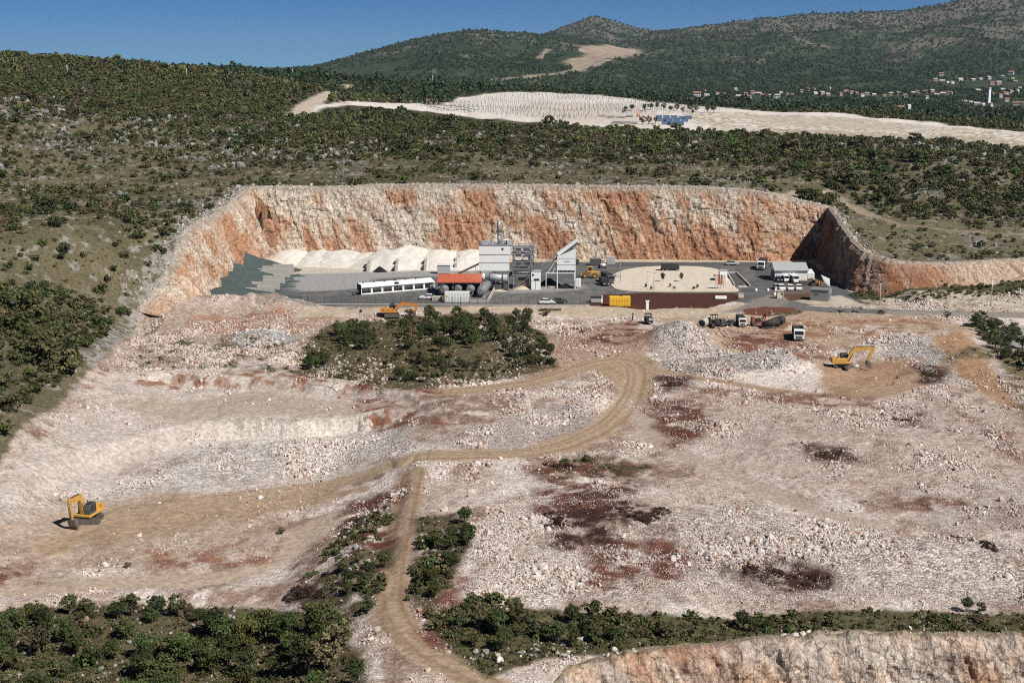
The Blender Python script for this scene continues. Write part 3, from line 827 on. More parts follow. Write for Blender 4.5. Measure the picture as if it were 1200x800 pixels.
# ------------------------------------------------------------------ where the village houses stand
VILL = [(817, 112, 9, 0), (828, 113, 6, 0), (840, 111, 5, 1), (825, 106, 5, 1), (848, 111, 4, 2), (866, 113, 7, 0), (874, 111, 5, 0), (878, 115, 5, 0), (882, 109, 5, 1), (889, 110, 7, 2), (895, 113, 5, 2),
        (903, 112, 4, 0), (911, 114, 7, 0), (915, 109, 4, 2), (923, 111, 3, 1), (928, 112, 4, 0), (940, 107, 5, 0), (946, 105, 5, 0), (953, 105, 5, 2), (955, 109, 5, 0), (963, 110, 6, 2), (970, 112, 5, 2), (973, 104, 3, 1),
        (985, 111, 4, 2), (991, 108, 6, 0), (998, 109, 4, 1), (862, 105, 4, 1), (1003, 110, 5, 2), (1010, 112, 5, 0), (1016, 111, 5, 1), (1024, 111, 5, 2), (1036, 112, 5, 1), (1044, 111, 5, 2), (1052, 110, 6, 1), (1060, 113, 5, 0),
        (1070, 110, 5, 2), (1075, 108, 4, 0), (1084, 108, 5, 1), (1092, 107, 5, 2), (1097, 111, 6, 2), (1105, 110, 7, 2), (1113, 110, 6, 1), (1086, 115, 4, 0), (1055, 128, 8, 2), (1065, 127, 4, 0), (1103, 88, 6, 1), (1096, 94, 5, 2),
        (1104, 95, 6, 2), (1110, 96, 4, 0), (1116, 97, 4, 0), (1125, 93, 6, 0), (1140, 93, 5, 2), (1149, 92, 4, 0), (1158, 92, 6, 1), (1185, 86, 6, 0), (1145, 107, 8, 2), (1162, 98, 6, 2), (1170, 98, 6, 2), (1174, 106, 6, 1), (1178, 111, 7, 0),
        (1184, 108, 6, 1), (1190, 96, 4, 2), (1195, 104, 4, 0), (1192, 107, 4, 0), (1172, 113, 5, 1), (1180, 118, 5, 0), (1190, 123, 7, 1), (1197, 121, 6, 1), (1137, 122, 5, 1), (1144, 124, 8, 2), (1152, 123, 4, 0), (1161, 124, 4, 0),
        (1130, 121, 6, 1), (1187, 92, 4, 2), (1175, 90, 4, 1), (1164, 110, 4, 1)]
VXY = WP([(p[0], p[1] + 1.5) for p in VILL])
TOWER = WP([(1158.5, 121)])[0]
# ------------------------------------------------------------------ ground sheet
def log_rows(segs):
    out = []
    for a, b, r in segs:
        n = max(2, int(math.log(b / a) / r))
        out += list(a * (b / a) ** (np.arange(n) / n))
    out.append(segs[-1][1])
    return np.array(out)

def sheet(rows, us):
    U, V = np.meshgrid(us, rows)
    X = (U * V).ravel(); Y = V.ravel()
    Z = np.zeros(len(X))
    for a in range(0, len(X), 200000):
        Z[a:a + 200000] = height(X[a:a + 200000], Y[a:a + 200000])
    nr, nc = len(rows), len(us)
    i = np.arange(nr - 1)[:, None] * nc + np.arange(nc - 1)[None, :]
    fc = np.stack([i, i + 1, i + nc + 1, i + nc], -1).reshape(-1, 4)
    return X, Y, Z, fc

def stone_bands(X, Y):
    Yo = IY(Y)
    """grey limestone showing through the hillside scrub"""
    n = fbm(X / 16, Y / 17, 4, 501)
    b = np.exp(-((Yo - 330 - 30 * np.sin(X / 70)) / 45) ** 2)
    b2 = sstep(120, 190, X) * np.exp(-((Yo - 265) / 45) ** 2)
    return n + 0.20 * np.maximum(b, 0.8 * b2)

def ground_colour(X, Y, Z):
    Yo = IY(Y)
    n = len(X)
    N1 = fbm(X / 7, Y / 7, 4, 101); N2 = fbm(X / 1.3, Y / 1.3, 3, 102); N3 = fbm(X / 25, Y / 25, 4, 103)
    C = np.zeros((n, 3)); rub = np.full(n, 0.5)
    sd = poly_sd(X, Y, PIT)
    # quarried ground
    k = sstep(0.38, 0.62, N1)[:, None]
    C[:] = lerp(np.array(PINK), np.array(WHITE), k * 0.8 + 0.1)
    k = sstep(0.54, 0.68, fbm(X / 4, Y / 6, 5, 104))[:, None]
    C = lerp(C, np.array([0.22, 0.135, 0.10]), k * 0.7)
    # natural slope: dry grass, soil, grey stone
    nat = sstep(-0.8, 0.6, sd + (N2 - 0.5) * 2)
    g = lerp(np.array([0.128, 0.112, 0.066]), np.array([0.088, 0.082, 0.046]), sstep(0.35, 0.65, N3)[:, None])
    g = lerp(g, np.array([0.19, 0.165, 0.11]), sstep(0.56, 0.75, fbm(X / 5, Y / 5, 4, 106))[:, None] * 0.6)
    st = stone_bands(X, Y)
    ks = sstep(0.66, 0.76, st + (N2 - 0.5) * 0.25)[:, None]
    g = lerp(g, np.array([0.20, 0.19, 0.175]), ks * 0.7 * sstep(0.4, 0.6, N2)[:, None])
    ks2 = sstep(0.66, 0.72, fbm(X / 2.2, Y / 2.2, 3, 108))[:, None]
    g = lerp(g, np.array([0.30, 0.285, 0.265]), ks2 * 0.7)
    # wooded floor further up
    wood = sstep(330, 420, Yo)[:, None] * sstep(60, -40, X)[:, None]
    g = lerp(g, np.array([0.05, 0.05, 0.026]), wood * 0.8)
    # raw strip along the rim
    rl = seg_dist(X, Y, RIM[8:13])
    kr = (sstep(5.0, 2.5, rl + (N2 - 0.5) * 3 + (N1 - 0.5) * 3) * (sd > 0))[:, None]
    g = lerp(g, np.array([0.44, 0.385, 0.325]), kr)
    kr2 = (sstep(0.7, 0.3, np.abs(rl - 2.2)) * (sd > 0))[:, None]
    g = lerp(g, np.array([0.25, 0.235, 0.215]), kr2 * 0.8)
    rl2 = seg_dist(X, Y, RIM[4:9])
    kr = (sstep(6.0, 2, rl2 + (N1 - 0.5) * 8) * (sd > 0) * sstep(0.40, 0.55, N2))[:, None]
    g = lerp(g, np.array([0.33, 0.31, 0.29]), kr * 0.85)
    rl3 = seg_dist(X, Y, RIMROAD)
    kr = (sstep(4.0, 1.0, rl3 + (N1 - 0.5) * 4) * (sd > 0) * sstep(128, 108, X))[:, None]
    g = lerp(g, np.array([0.43, 0.35, 0.27]), kr * 0.95)
    kr = (sstep(1.5, 0.6, rl3) * (sd > 0))[:, None]
    g = lerp(g, np.array([0.27, 0.22, 0.15]), kr * 0.6)
    # dug, mostly bare rock band near the low faces on the right
    rl4 = seg_dist(X, Y, RIM[16:])
    kr = (sstep(3.0, 0.5, rl4 + (N2 - 0.5) * 3) * (sd > 0))[:, None]
    g = lerp(g, np.array([0.30, 0.285, 0.27]), kr * 0.8)
    C = lerp(C, g, nat[:, None])
    rub = lerp(rub, 0.45, nat)
    near = Yo < 260
    idx = np.where(near & (sd < 8))[0]
    x = X[idx]; y = Y[idx]; n1 = N1[idx]; n2 = N2[idx]
    c = C[idx]; r = rub[idx]
    for p in PATCHES:
        w = p.weight(x, y, n1, n2) * (1 - nat[idx])
        c = lerp(c, p.col, w[:, None])
        if p.rub is not None: r = lerp(r, p.rub, w)
    mot = fbm(x / 5.5, y / 8, 5, 117); mot2 = fbm(x / 1.8, y / 2.4, 4, 118)
    kk = (sstep(0.52, 0.70, mot * 0.6 + mot2 * 0.4) * np.clip(r * 1.6 + 0.15, 0, 1) * (1 - nat[idx]))[:, None]
    c = lerp(c, c * np.array([0.60, 0.50, 0.44]), kk * 0.75)
    c = c * (1 - 0.13 * sstep(0.45, 0.9, r) * (1 - nat[idx]))[:, None]
    # the faces of the low benches
    s1 = poly_sd(x, y, B1); s2 = poly_sd(x, y, B2); fade = 1 - sstep(-34, -14, x)
    fr = poly_sd(x, y, FRONTP)
    c = lerp(c, lerp(np.array([0.42, 0.29, 0.22]), np.array([0.50, 0.44, 0.38]), sstep(0.4, 0.6, n1)[:, None]), sstep(0.0, -1.0, fr)[:, None])
    C[idx] = c; rub[idx] = r
    idx = np.where(~near & (Yo < 6000))[0]
    x = X[idx]; y = Y[idx]
    c = C[idx]; r = rub[idx]
    far = sstep(700, 1100, IY(y))
    # wooded valley and mountains
    f1 = fbm(x / 26, y / 60, 4, 111); f2 = fbm(x / 180, y / 400, 4, 112)
    fc = lerp(np.array([0.030, 0.050, 0.025]), np.array([0.048, 0.068, 0.033]), sstep(0.3, 0.7, f1)[:, None])
    hz = np.clip(Z[idx] / 260, 0, 1)
    rock = sstep(0.62, 0.78, fbm(x / 60, y / 150, 5, 113) * 0.6 + f2 * 0.3 + hz * 0.34)[:, None]
    fc = lerp(fc, np.array([0.19, 0.17, 0.14]), rock * 0.75)
    fld = (sstep(0.64, 0.7, fbm(x / 40, y / 60, 3, 114)) * (y < 4300) * 0.5)[:, None]
    fc = lerp(fc, np.array([0.10, 0.10, 0.05]), fld * 0.5)
    c = lerp(c, fc, far[:, None]); r = lerp(r, 0.0, far)
    n1 = N1[idx]; n2 = N2[idx]
    for p in FARP:
        w = p.weight(x, y, n1, n2)
        c = lerp(c, p.col, w[:, None])
        if p.rub is not None: r = lerp(r, p.rub, w)
    C[idx] = c; rub[idx] = r
    return np.clip(C, 0.005, 0.8), np.clip(rub, 0, 1)

us = np.concatenate([np.linspace(-.60, -.43, 50)[:-1], np.linspace(-.43, .43, 700), np.linspace(.43, .60, 50)[1:]])
rows = log_rows([(75, 120, .02), (120, 500, .0022), (500, 2210, .0046)])
X, Y, Z, fc = sheet(rows, us)
Cg, rubg = ground_colour(X, Y, Z)
MG = ground_mat('ground surface')
og = link('ground', np_mesh('ground', np.stack([X, Y, Z], 1), fc, MG, True, {'Col': Cg, 'rub': rubg}))
tag(og, kind='structure')
rows2 = log_rows([(2210, 9800, .0075), (9800, 26000, .06)])
X2, Y2, Z2, fc2 = sheet(rows2, np.linspace(-.6, .6, 620))
C2, r2 = ground_colour(X2, Y2, Z2)
MH = ground_mat('mountain surface', fine=0.03, bump=40.0)
oh = link('hills', np_mesh('hills', np.stack([X2, Y2, Z2], 1), fc2, MH, True, {'Col': C2, 'rub': r2}))
tag(oh, kind='structure')

# ------------------------------------------------------------------ quarry faces: fractured rock swept along the pit edge
def rock_face(name, line, width, zlo, zhi, step=0.4, vstep=0.42, amp=1.6, base=(0.60, 0.52, 0.43), stain=(0.44, 0.22, 0.12), stain_k=None, dark_k=None, lip=1.6, top=0.7, seed=0, inward=None, below=1.2, rag=0.7):
    """line: top edge (x, y), walked so that the open side lies to its right"""
    P = np.array([p[:2] for p in line], float)
    seg = np.hypot(*(P[1:] - P[:-1]).T); cum = np.concatenate([[0], np.cumsum(seg)])
    Ls = cum[-1]
    s = np.linspace(0, Ls, max(4, int(Ls / step)))
    px_ = np.interp(s, cum, P[:, 0]); py_ = np.interp(s, cum, P[:, 1])
    k = max(1, int(2.0 / step))
    ker = np.ones(2 * k + 1) / (2 * k + 1)
    pad = lambda a: np.concatenate([a[0] - np.arange(k, 0, -1) * (a[1] - a[0]), a, a[-1] + np.arange(1, k + 1) * (a[-1] - a[-2])])
    tx = np.gradient(np.convolve(pad(px_), ker, 'valid')); ty = np.gradient(np.convolve(pad(py_), ker, 'valid'))
    ln = np.hypot(tx, ty) + 1e-9; tx /= ln; ty /= ln
    nx, ny = ty, -tx                                   # to the right of the walk = open side
    hmax = np.max(zhi - zlo)
    nv = max(6, int(hmax / vstep))
    t = np.linspace(0, 1, nv)
    S, T = np.meshgrid(s, t)
    zl = (zlo - below)[None, :]; zh = zhi[None, :]
    Zf = zl + (zh - zl) * T
    tt = np.clip((Zf - zlo[None, :]) / np.maximum(zhi - zlo, 0.1)[None, :], -0.3, 1)
    # joints: slanting slabs, ledges and chips
    a1 = ridged((S + Zf * 0.35) / 7.5 + seed, Zf / 26, 4, 600 + seed) - 0.55
    a2 = ridged((S - Zf * 0.5) / 3.1, Zf / 7 + 3, 3, 620 + seed) - 0.5
    a3 = fbm(S / 1.1, Zf / 1.3, 3, 640 + seed) - 0.5
    blk = np.floor((S + Zf * 0.3 + 3 * fbm(S / 9, Zf / 9, 2, 660 + seed)) / 2.6)
    led = np.floor((Zf + 2.5 * fbm(S / 6, Zf / 6, 2, 670 + seed)) / 3.4)
    bj = _hash(blk.astype(np.int64), led.astype(np.int64), np.zeros_like(blk, dtype=np.int64), 680 + seed) - 0.5
    Dp = amp * (0.75 * a1 + 0.6 * a2 + 0.8 * a3 + 0.35 * bj)
    taper = sstep(0.0, 0.10, 1 - T) * 0.7 + 0.3
    Dp = 0.55 + (Dp + amp * 0.35) * taper
    Dp = np.maximum(Dp, 0.25)
    wv = np.broadcast_to(np.asarray(width, float), s.shape)
    k_amp = np.clip((zhi - zlo) / 6.0, 0.45, 1.0) * sstep(0, 14, s + 1) ** 0.5
    Dp = 0.3 + (Dp - 0.3) * k_amp[None, :]
    if name == 'quarry_face':
        Dp = 0.05 + (Dp - 0.05) * sstep(0, 12, s)[None, :]
        jag0 = sstep(0, 12, s)
    if name == 'bench_face':
        Dp = 0.05 + (Dp - 0.05) * (sstep(0, 5, s) * sstep(0, 5, Ls - s))[None, :]
    off = wv[None, :] * (1 - tt) + Dp
    Xf = px_[None, :] + nx[None, :] * off; Yf = py_[None, :] + ny[None, :] * off
    # ragged lip laid back over the natural surface
    jag = (vn2(s / 0.9, s * 0, 690 + seed) - 0.35) * rag * sstep(0, 12, s)
    rowsX = [Xf]; rowsY = [Yf]; rowsZ = [Zf + (np.where(T > 0.93, 1, 0) * jag[None, :])]
    for j, (d, dz) in enumerate(((0.2, 0.25), (lip * 0.5, 0.22), (lip, -0.15))):
        lx = px_ - nx * d; ly = py_ - ny * d
        lz = height(lx, ly) + dz + (jag * 0.8 if j < 2 else 0)
        rowsX.append(lx[None, :]); rowsY.append(ly[None, :]); rowsZ.append(lz[None, :])
    Xa = np.concatenate(rowsX); Ya = np.concatenate(rowsY); Za = np.concatenate(rowsZ)
    # colour
    d1 = fbm((S + Zf * 0.75) / 13, (Zf - 0.2 * S) / 12, 5, 700 + seed)
    d2 = fbm(S / 2.2 + Zf / 5, Zf / 6, 4, 710 + seed)
    sk = 0.0 if stain_k is None else np.interp(s, stain_k[0], stain_k[1])[None, :]
    v = d1 * 0.65 + d2 * 0.35 + sk
    ko = sstep(0.50, 0.66, v)[..., None]
    kd = sstep(0.62, 0.72, fbm((S + Zf * 0.7) / 6, Zf / 14, 4, 720 + seed) + 0.3 * sk)[..., None]
    Cf = lerp(np.array(base)[None, None], np.array([0.62, 0.57, 0.51])[None, None], sstep(0.45, 0.6, d2)[..., None] * 0.7)
    Cf = lerp(Cf, np.array([0.55, 0.385, 0.265])[None, None], sstep(0.42, 0.56, v)[..., None] * 0.75)
    Cf = lerp(Cf, np.array(stain)[None, None], ko * 0.85)
    Cf = lerp(Cf, np.array([0.25, 0.105, 0.06])[None, None], kd * 0.5)
    joint = sstep(0.78, 0.9, ridged((S + Zf * 0.4) / 2.4, Zf / 6.5, 3, 730 + seed))[..., None]
    Cf = lerp(Cf, np.array([0.24, 0.15, 0.1])[None, None], joint * 0.45)
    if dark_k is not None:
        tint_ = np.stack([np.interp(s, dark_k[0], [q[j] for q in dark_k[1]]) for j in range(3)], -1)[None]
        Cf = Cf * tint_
    topk = (sstep(0.90, 0.97, T) * top)[..., None]
    Cf = lerp(Cf, np.array([0.40, 0.36, 0.31])[None, None], topk)
    lipc = (np.array([0.43, 0.385, 0.33]) if top > 0 else np.array([0.2, 0.17, 0.11]))[None, None] * (0.75 + 0.5 * vn2(s / 0.7, s * 0 + 3, 740)[None, :, None]) * np.ones((3, 1, 1))
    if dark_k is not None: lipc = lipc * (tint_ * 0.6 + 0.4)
    Ca = np.concatenate([Cf, lipc])
    nr, nc = Xa.shape
    i = np.arange(nr - 1)[:, None] * nc + np.arange(nc - 1)[None, :]
    f4 = np.stack([i, i + 1, i + nc + 1, i + nc], -1).reshape(-1, 4)
    MF_ = MB2 if name == 'bench_face' else MF
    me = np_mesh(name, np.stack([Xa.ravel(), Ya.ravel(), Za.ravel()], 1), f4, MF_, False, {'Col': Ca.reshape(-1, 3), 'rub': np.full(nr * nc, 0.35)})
    return tag(link(name, me), kind='structure')

MB2 = ground_mat('bench rock', fine=1.3, bump=1.2)
MF = ground_mat('quarry face rock', fine=0.9, bump=1.6, cracks=True)
def z_at(line, fn):
    P = np.array([p[:2] for p in line], float)
    return P
def face_on_rim(i0, i1, name, **k):
    line = RIM[i0:i1 + 1]
    P = np.array([p[:2] for p in line], float)
    seg = np.hypot(*(P[1:] - P[:-1]).T); cum = np.concatenate([[0], np.cumsum(seg)])
    n = max(4, int(cum[-1] / k.get('step', 0.4)))
    s = np.linspace(0, cum[-1], n)
    x = np.interp(s, cum, P[:, 0]); y = np.interp(s, cum, P[:, 1])
    zh = height(x, y)
    cx = np.gradient(x); cy = np.gradient(y); l = np.hypot(cx, cy)
    rw = ramp_w(x, y)
    for _ in range(3): rw = ramp_w(x + cy / l * rw * 0.5, y - cx / l * rw * 0.5)
    zl = height(x + cy / l * (rw + 0.3), y - cx / l * (rw + 0.3))
    zl = np.minimum(zl, zh - 0.25)
    return rock_face(name, line, rw, zl, zh, **k)

# the walk runs up the left side, along the back, down the right side and off along the low band
Lr = [0]
for a, b in zip(RIM[5:-1], RIM[6:]): Lr.append(Lr[-1] + math.hypot(b[0] - a[0], b[1] - a[1]))
L_left, L_back, L_c, L_end = Lr[3], Lr[6], Lr[8], Lr[-1]
sk = ([0, 20, Lr[2], L_left, L_left + 30, L_left + 60, L_left + 80, L_left + 100, L_left + 125, L_left + 165, L_left + 189, Lr[9], Lr[10], Lr[12], Lr[14], L_end],
      [.0, .07, .10, .05, -.04, -.06, 0.02, .05, .10, .11, .06, -.04, -.03, .0, -.03, -.04])
face_on_rim(5, len(RIM) - 1, 'quarry_face', stain_k=sk, amp=1.45, rag=0.4, dark_k=([0, L_left + 189, Lr[8], Lr[8] + 4, Lr[12], Lr[14], L_end], [(1, 1, 1), (1, 1, 1), (.9, .86, .84), (.40, .38, .39), (.70, .58, .53), (.82, .72, .66), (.88, .83, .79)]))  # right wall's shade darkened into its colour; near face and low band tinted redder

def face_on_line(name, line, drop_w, seed, amp, inset=0.0, **k):
    P = np.array([p[:2] for p in line], float)
    seg = np.hypot(*(P[1:] - P[:-1]).T); cum = np.concatenate([[0], np.cumsum(seg)])
    n = max(4, int(cum[-1] / k.get('step', 0.4)))
    s = np.linspace(0, cum[-1], n)
    x = np.interp(s, cum, P[:, 0]); y = np.interp(s, cum, P[:, 1])
    zh = height(x, y)
    cx = np.gradient(x); cy = np.gradient(y); l = np.hypot(cx, cy)
    zl = np.minimum(height(x + cy / l * (drop_w + 0.3), y - cx / l * (drop_w + 0.3)), zh - 0.3)
    return rock_face(name, line, drop_w, zl, zh, seed=seed, amp=amp, **k)
face_on_line('lower_quarry_face', FRONT[1:], 5.0, 40, 1.7, base=(0.46, 0.39, 0.335), stain=(0.36, 0.18, 0.10), top=0.0, stain_k=([0, 14, 20, 24, 60, 120], [.08, .12, .08, -.08, -.06, -.04]), step=0.25, vstep=0.25, lip=0.4)
face_on_line('bench_face', smooth_line(B1[2:4], 6), 1.7, 50, 0.8, base=(0.50, 0.45, 0.40), stain=(0.26, 0.13, 0.08), stain_k=([0, 1000], [-.16, -.1]), step=0.22, vstep=0.2, lip=1.0, below=0.5, rag=0.3)
face_on_line('bench_face', smooth_line(B1[5:7], 6), 1.7, 54, 0.8, base=(0.50, 0.45, 0.40), stain=(0.26, 0.13, 0.08), stain_k=([0, 1000], [-.16, -.1]), step=0.22, vstep=0.2, lip=1.0, below=0.5, rag=0.3)
face_on_line('bench_face', smooth_line(B2[4:9], 6), 2.1, 60, 0.9, base=(0.55, 0.51, 0.46), stain=(0.28, 0.14, 0.09), stain_k=([0, 1000], [-.2, -.12]), step=0.22, vstep=0.2, lip=1.0, below=0.5, rag=0.3)
# ------------------------------------------------------------------ plants and loose rock: prototypes
RNG = np.random.default_rng(12)
PROTO = bpy.data.collections.new('prototypes')      # never linked to the scene

def crown_mesh(name, mat, n_leaf, leaf, rx=1.0, rz=0.75, zc=0.65, blobs=14, seed=0, spread=0.36):
    r = np.random.default_rng(seed)
    # leaf sprays gathered in clumps of unequal size
    d = r.normal(size=(blobs, 3)); d /= np.linalg.norm(d, axis=1)[:, None]
    rad = r.uniform(0.35, 0.95, blobs) ** 0.6
    bc = d * rad[:, None] * np.array([rx, rx, rz]) * 0.78
    bc[:, 2] = np.maximum(bc[:, 2], -rz * 0.75) + zc
    bs = r.uniform(0.6, 1.25, blobs) * spread
    k = r.integers(0, blobs, n_leaf)
    q = r.normal(size=(n_leaf, 3)); q /= np.linalg.norm(q, axis=1)[:, None]
    q[:, 2] = np.where(q[:, 2] < -0.3, -q[:, 2] * 0.5, q[:, 2])
    p = bc[k] + q * (bs[k] * r.uniform(0.55, 1.08, n_leaf))[:, None]
    p[:, 2] = np.maximum(p[:, 2], 0.03)
    nrm = q + r.normal(size=(n_leaf, 3)) * 0.55; nrm /= np.linalg.norm(nrm, axis=1)[:, None]
    a = np.cross(nrm, r.normal(size=(n_leaf, 3))); a /= np.linalg.norm(a, axis=1)[:, None]
    b = np.cross(nrm, a)
    sz = leaf * r.uniform(0.6, 1.35, n_leaf)[:, None]
    v = np.stack([p - a * sz, p - b * sz * 0.62, p + a * sz, p + b * sz * 0.62], 1).reshape(-1, 3)
    f = np.arange(n_leaf * 4).reshape(-1, 4)
    clump_tone = r.uniform(0.75, 1.3, blobs)
    tone = np.repeat(clump_tone[k] * r.uniform(0.7, 1.3, n_leaf), 4)
    return np_mesh(name, v, f, mat, False, {'tone': tone})

ML = {'dark': leaf_mat('dark evergreen leaves', (0.056, 0.072, 0.024)),
      'olive': leaf_mat('olive scrub leaves', (0.092, 0.094, 0.040)),
      'fresh': leaf_mat('fresh green leaves', (0.070, 0.094, 0.028)),
      'dry': leaf_mat('dry brown twigs', (0.070, 0.040, 0.028)),
      'straw': leaf_mat('straw dry leaves', (0.125, 0.105, 0.055)),
      'far': leaf_mat('distant wood leaves', (0.040, 0.066, 0.030), var=0.14)}

def proto(name, me):
    o = bpy.data.objects.new(name, me); PROTO.objects.link(o); return o

def proto_coll(name, objs):
    c = bpy.data.collections.new(name)
    for o in objs: c.objects.link(o)
    return c

C_FAR = proto_coll('far', [proto('far_crown', crown_mesh('far_crown', ML['far'], 70, 0.30, seed=900 + i, blobs=9)) for i in range(4)])
C_UP = proto_coll('up', [proto('upland_crown', crown_mesh('upland_crown', ML[('dark', 'olive', 'olive', 'fresh')[i]], 70, 0.30, seed=910 + i, blobs=9)) for i in range(4)])
C_MID = proto_coll('mid', [proto('mid_crown', crown_mesh('mid_crown', ML[('dark', 'olive', 'olive', 'fresh', 'dark', 'straw')[i]], 190, 0.19, seed=920 + i, blobs=13)) for i in range(6)])
C_SCR = proto_coll('scr', [proto('scrub_tuft', crown_mesh('scrub_tuft', ML[('olive', 'dark', 'straw', 'olive', 'straw')[i]], 90, 0.20, rz=0.5, zc=0.35, seed=940 + i, blobs=10)) for i in range(5)])

def rock_mesh(name, mat, seed, sub=2, sharp=0.35, sx=1.0, sy=0.85, sz=0.65):
    import bmesh
    bm = bmesh.new()
    bmesh.ops.create_icosphere(bm, subdivisions=sub, radius=1.0)
    r = np.random.default_rng(seed)
    # cut by random planes into a broken block
    pl = r.normal(size=(9, 3)); pl /= np.linalg.norm(pl, axis=1)[:, None]
    dd = r.uniform(0.45, 0.8, 9)
    for v in bm.verts:
        c = np.array(v.co)
        for n, d in zip(pl, dd):
            e = c @ n - d
            if e > 0: c = c - n * e
        c = c + r.normal(size=3) * 0.04 * sharp
        v.co = Vector((c[0] * sx, c[1] * sy, c[2] * sz))
    me = bpy.data.meshes.new(name); bm.to_mesh(me); bm.free()
    me.materials.append(mat)
    return me

def stone_inst_mat(name):
    m, nt, N, L_, bs = new_mat(name)
    at = N.new('ShaderNodeAttribute'); at.attribute_type = 'INSTANCER'; at.attribute_name = 'rc'
    tc = N.new('ShaderNodeTexCoord')
    n1 = N.new('ShaderNodeTexNoise'); n1.inputs['Scale'].default_value = 2.0; n1.inputs['Detail'].default_value = 5
    L_.new(tc.outputs['Object'], n1.inputs['Vector'])
    r1 = N.new('ShaderNodeMapRange'); r1.inputs['From Min'].default_value = 0.3; r1.inputs['From Max'].default_value = 0.7
    r1.inputs['To Min'].default_value = 0.72; r1.inputs['To Max'].default_value = 1.15
    L_.new(n1.outputs['Fac'], r1.inputs['Value'])
    m1 = N.new('ShaderNodeMix'); m1.data_type = 'RGBA'; m1.blend_type = 'MULTIPLY'; m1.inputs['Factor'].default_value = 1
    L_.new(at.outputs['Color'], m1.inputs['A']); L_.new(r1.outputs['Result'], m1.inputs['B'])
    L_.new(m1.outputs['Result'], bs.inputs['Base Color'])
    bs.inputs['Roughness'].default_value = 0.95; bs.inputs['Specular IOR Level'].default_value = 0.15
    return m
MSI = stone_inst_mat('rubble stone')
C_ROCK = proto_coll('rock', [proto('rubble_stone', rock_mesh('rubble_stone', MSI, 30 + i, 1, sx=1.0 + 0.2 * (i % 3), sy=0.6 + 0.1 * i, sz=0.6 + 0.08 * (i % 4))) for i in range(6)])

def stuff(name, coll, pts, sv, rot, label, cat, rc=None, pick=None):
    n = len(pts)
    me = bpy.data.meshes.new(name)
    me.vertices.add(n); me.vertices.foreach_set('co', np.asarray(pts, np.float32).ravel())
    def fa(nm, typ, key, arr):
        a = me.attributes.new(nm, typ, 'POINT'); a.data.foreach_set(key, np.asarray(arr).ravel())
    fa('sv', 'FLOAT_VECTOR', 'vector', np.asarray(sv, np.float32))
    fa('rt', 'FLOAT_VECTOR', 'vector', np.asarray(rot, np.float32))
    fa('pk', 'INT', 'value', (RNG.integers(0, 1000, n) if pick is None else pick).astype(np.int32))
    if rc is not None:
        c4 = np.ones((n, 4), np.float32); c4[:, :3] = rc
        fa('rc', 'FLOAT_COLOR', 'color', c4)
    o = link(name, me)
    ng = bpy.data.node_groups.new(name + ' scatter', 'GeometryNodeTree')
    ng.interface.new_socket('Geometry', in_out='INPUT', socket_type='NodeSocketGeometry')
    ng.interface.new_socket('Geometry', in_out='OUTPUT', socket_type='NodeSocketGeometry')
    N = ng.nodes; Lk = ng.links
    gi = N.new('NodeGroupInput'); go = N.new('NodeGroupOutput')
    ip = N.new('GeometryNodeInstanceOnPoints')
    ci = N.new('GeometryNodeCollectionInfo'); ci.inputs['Collection'].default_value = coll
    ci.inputs['Separate Children'].default_value = True; ci.inputs['Reset Children'].default_value = True
    ip.inputs['Pick Instance'].default_value = True
    def na(nm, typ):
        a = N.new('GeometryNodeInputNamedAttribute'); a.data_type = typ; a.inputs['Name'].default_value = nm
        return a.outputs['Attribute']
    Lk.new(gi.outputs[0], ip.inputs['Points']); Lk.new(ci.outputs[0], ip.inputs['Instance'])
    Lk.new(na('pk', 'INT'), ip.inputs['Instance Index'])
    er = N.new('FunctionNodeEulerToRotation')
    Lk.new(na('rt', 'FLOAT_VECTOR'), er.inputs[0]); Lk.new(er.outputs[0], ip.inputs['Rotation'])
    Lk.new(na('sv', 'FLOAT_VECTOR'), ip.inputs['Scale'])
    Lk.new(ip.outputs[0], go.inputs[0])
    md = o.modifiers.new('scatter', 'NODES'); md.node_group = ng
    return tag(o, label, cat, kind='stuff')

def pts_h(x, y, dz=0.0):
    return np.stack([x, y, height(x, y) + dz], 1)

# ------------------------------------------------------------------ loose rubble over the quarried ground
Vg = np.stack([X, Y, Z], 1)
fcen = Vg[fc].mean(1)
e1 = Vg[fc[:, 2]] - Vg[fc[:, 0]]; e2 = Vg[fc[:, 3]] - Vg[fc[:, 1]]
farea = 0.5 * np.linalg.norm(np.cross(e1, e2), axis=1)
frub = rubg[fc].mean(1)
fsd = poly_sd(fcen[:, 0], fcen[:, 1], PIT)
fyo = IY(fcen[:, 1])
okf = (poly_sd(fcen[:, 0], fcen[:, 1], PADS[0][0]) > 1.0) & (fyo > 46) & (fyo < 182) & (fsd < -1.0) & (np.abs(fcen[:, 0] / fcen[:, 1]) < 0.46)
clump = (0.3 + 1.3 * sstep(0.35, 0.65, fbm(fcen[:, 0] / 3.5, fcen[:, 1] / 3.5, 3, 801))) * (0.12 + 1.5 * sstep(0.36, 0.60, fbm(fcen[:, 0] / 11, fcen[:, 1] / 15, 4, 803)))
dens = np.where(okf, np.clip(frub, 0, 1) ** 2.0 * clump, 0) * farea * np.clip(95 / fyo, 0.3, 1.4) ** 1.3
NR = 170000
pick = RNG.choice(len(fc), NR, p=dens / dens.sum())
ab = RNG.random((NR, 2))
q = fc[pick]
rp = (Vg[q[:, 0]] * ((1 - ab[:, :1]) * (1 - ab[:, 1:])) + Vg[q[:, 1]] * (ab[:, :1] * (1 - ab[:, 1:])) + Vg[q[:, 2]] * (ab[:, :1] * ab[:, 1:]) + Vg[q[:, 3]] * ((1 - ab[:, :1]) * ab[:, 1:]))
rc = Cg[q[:, 0]]
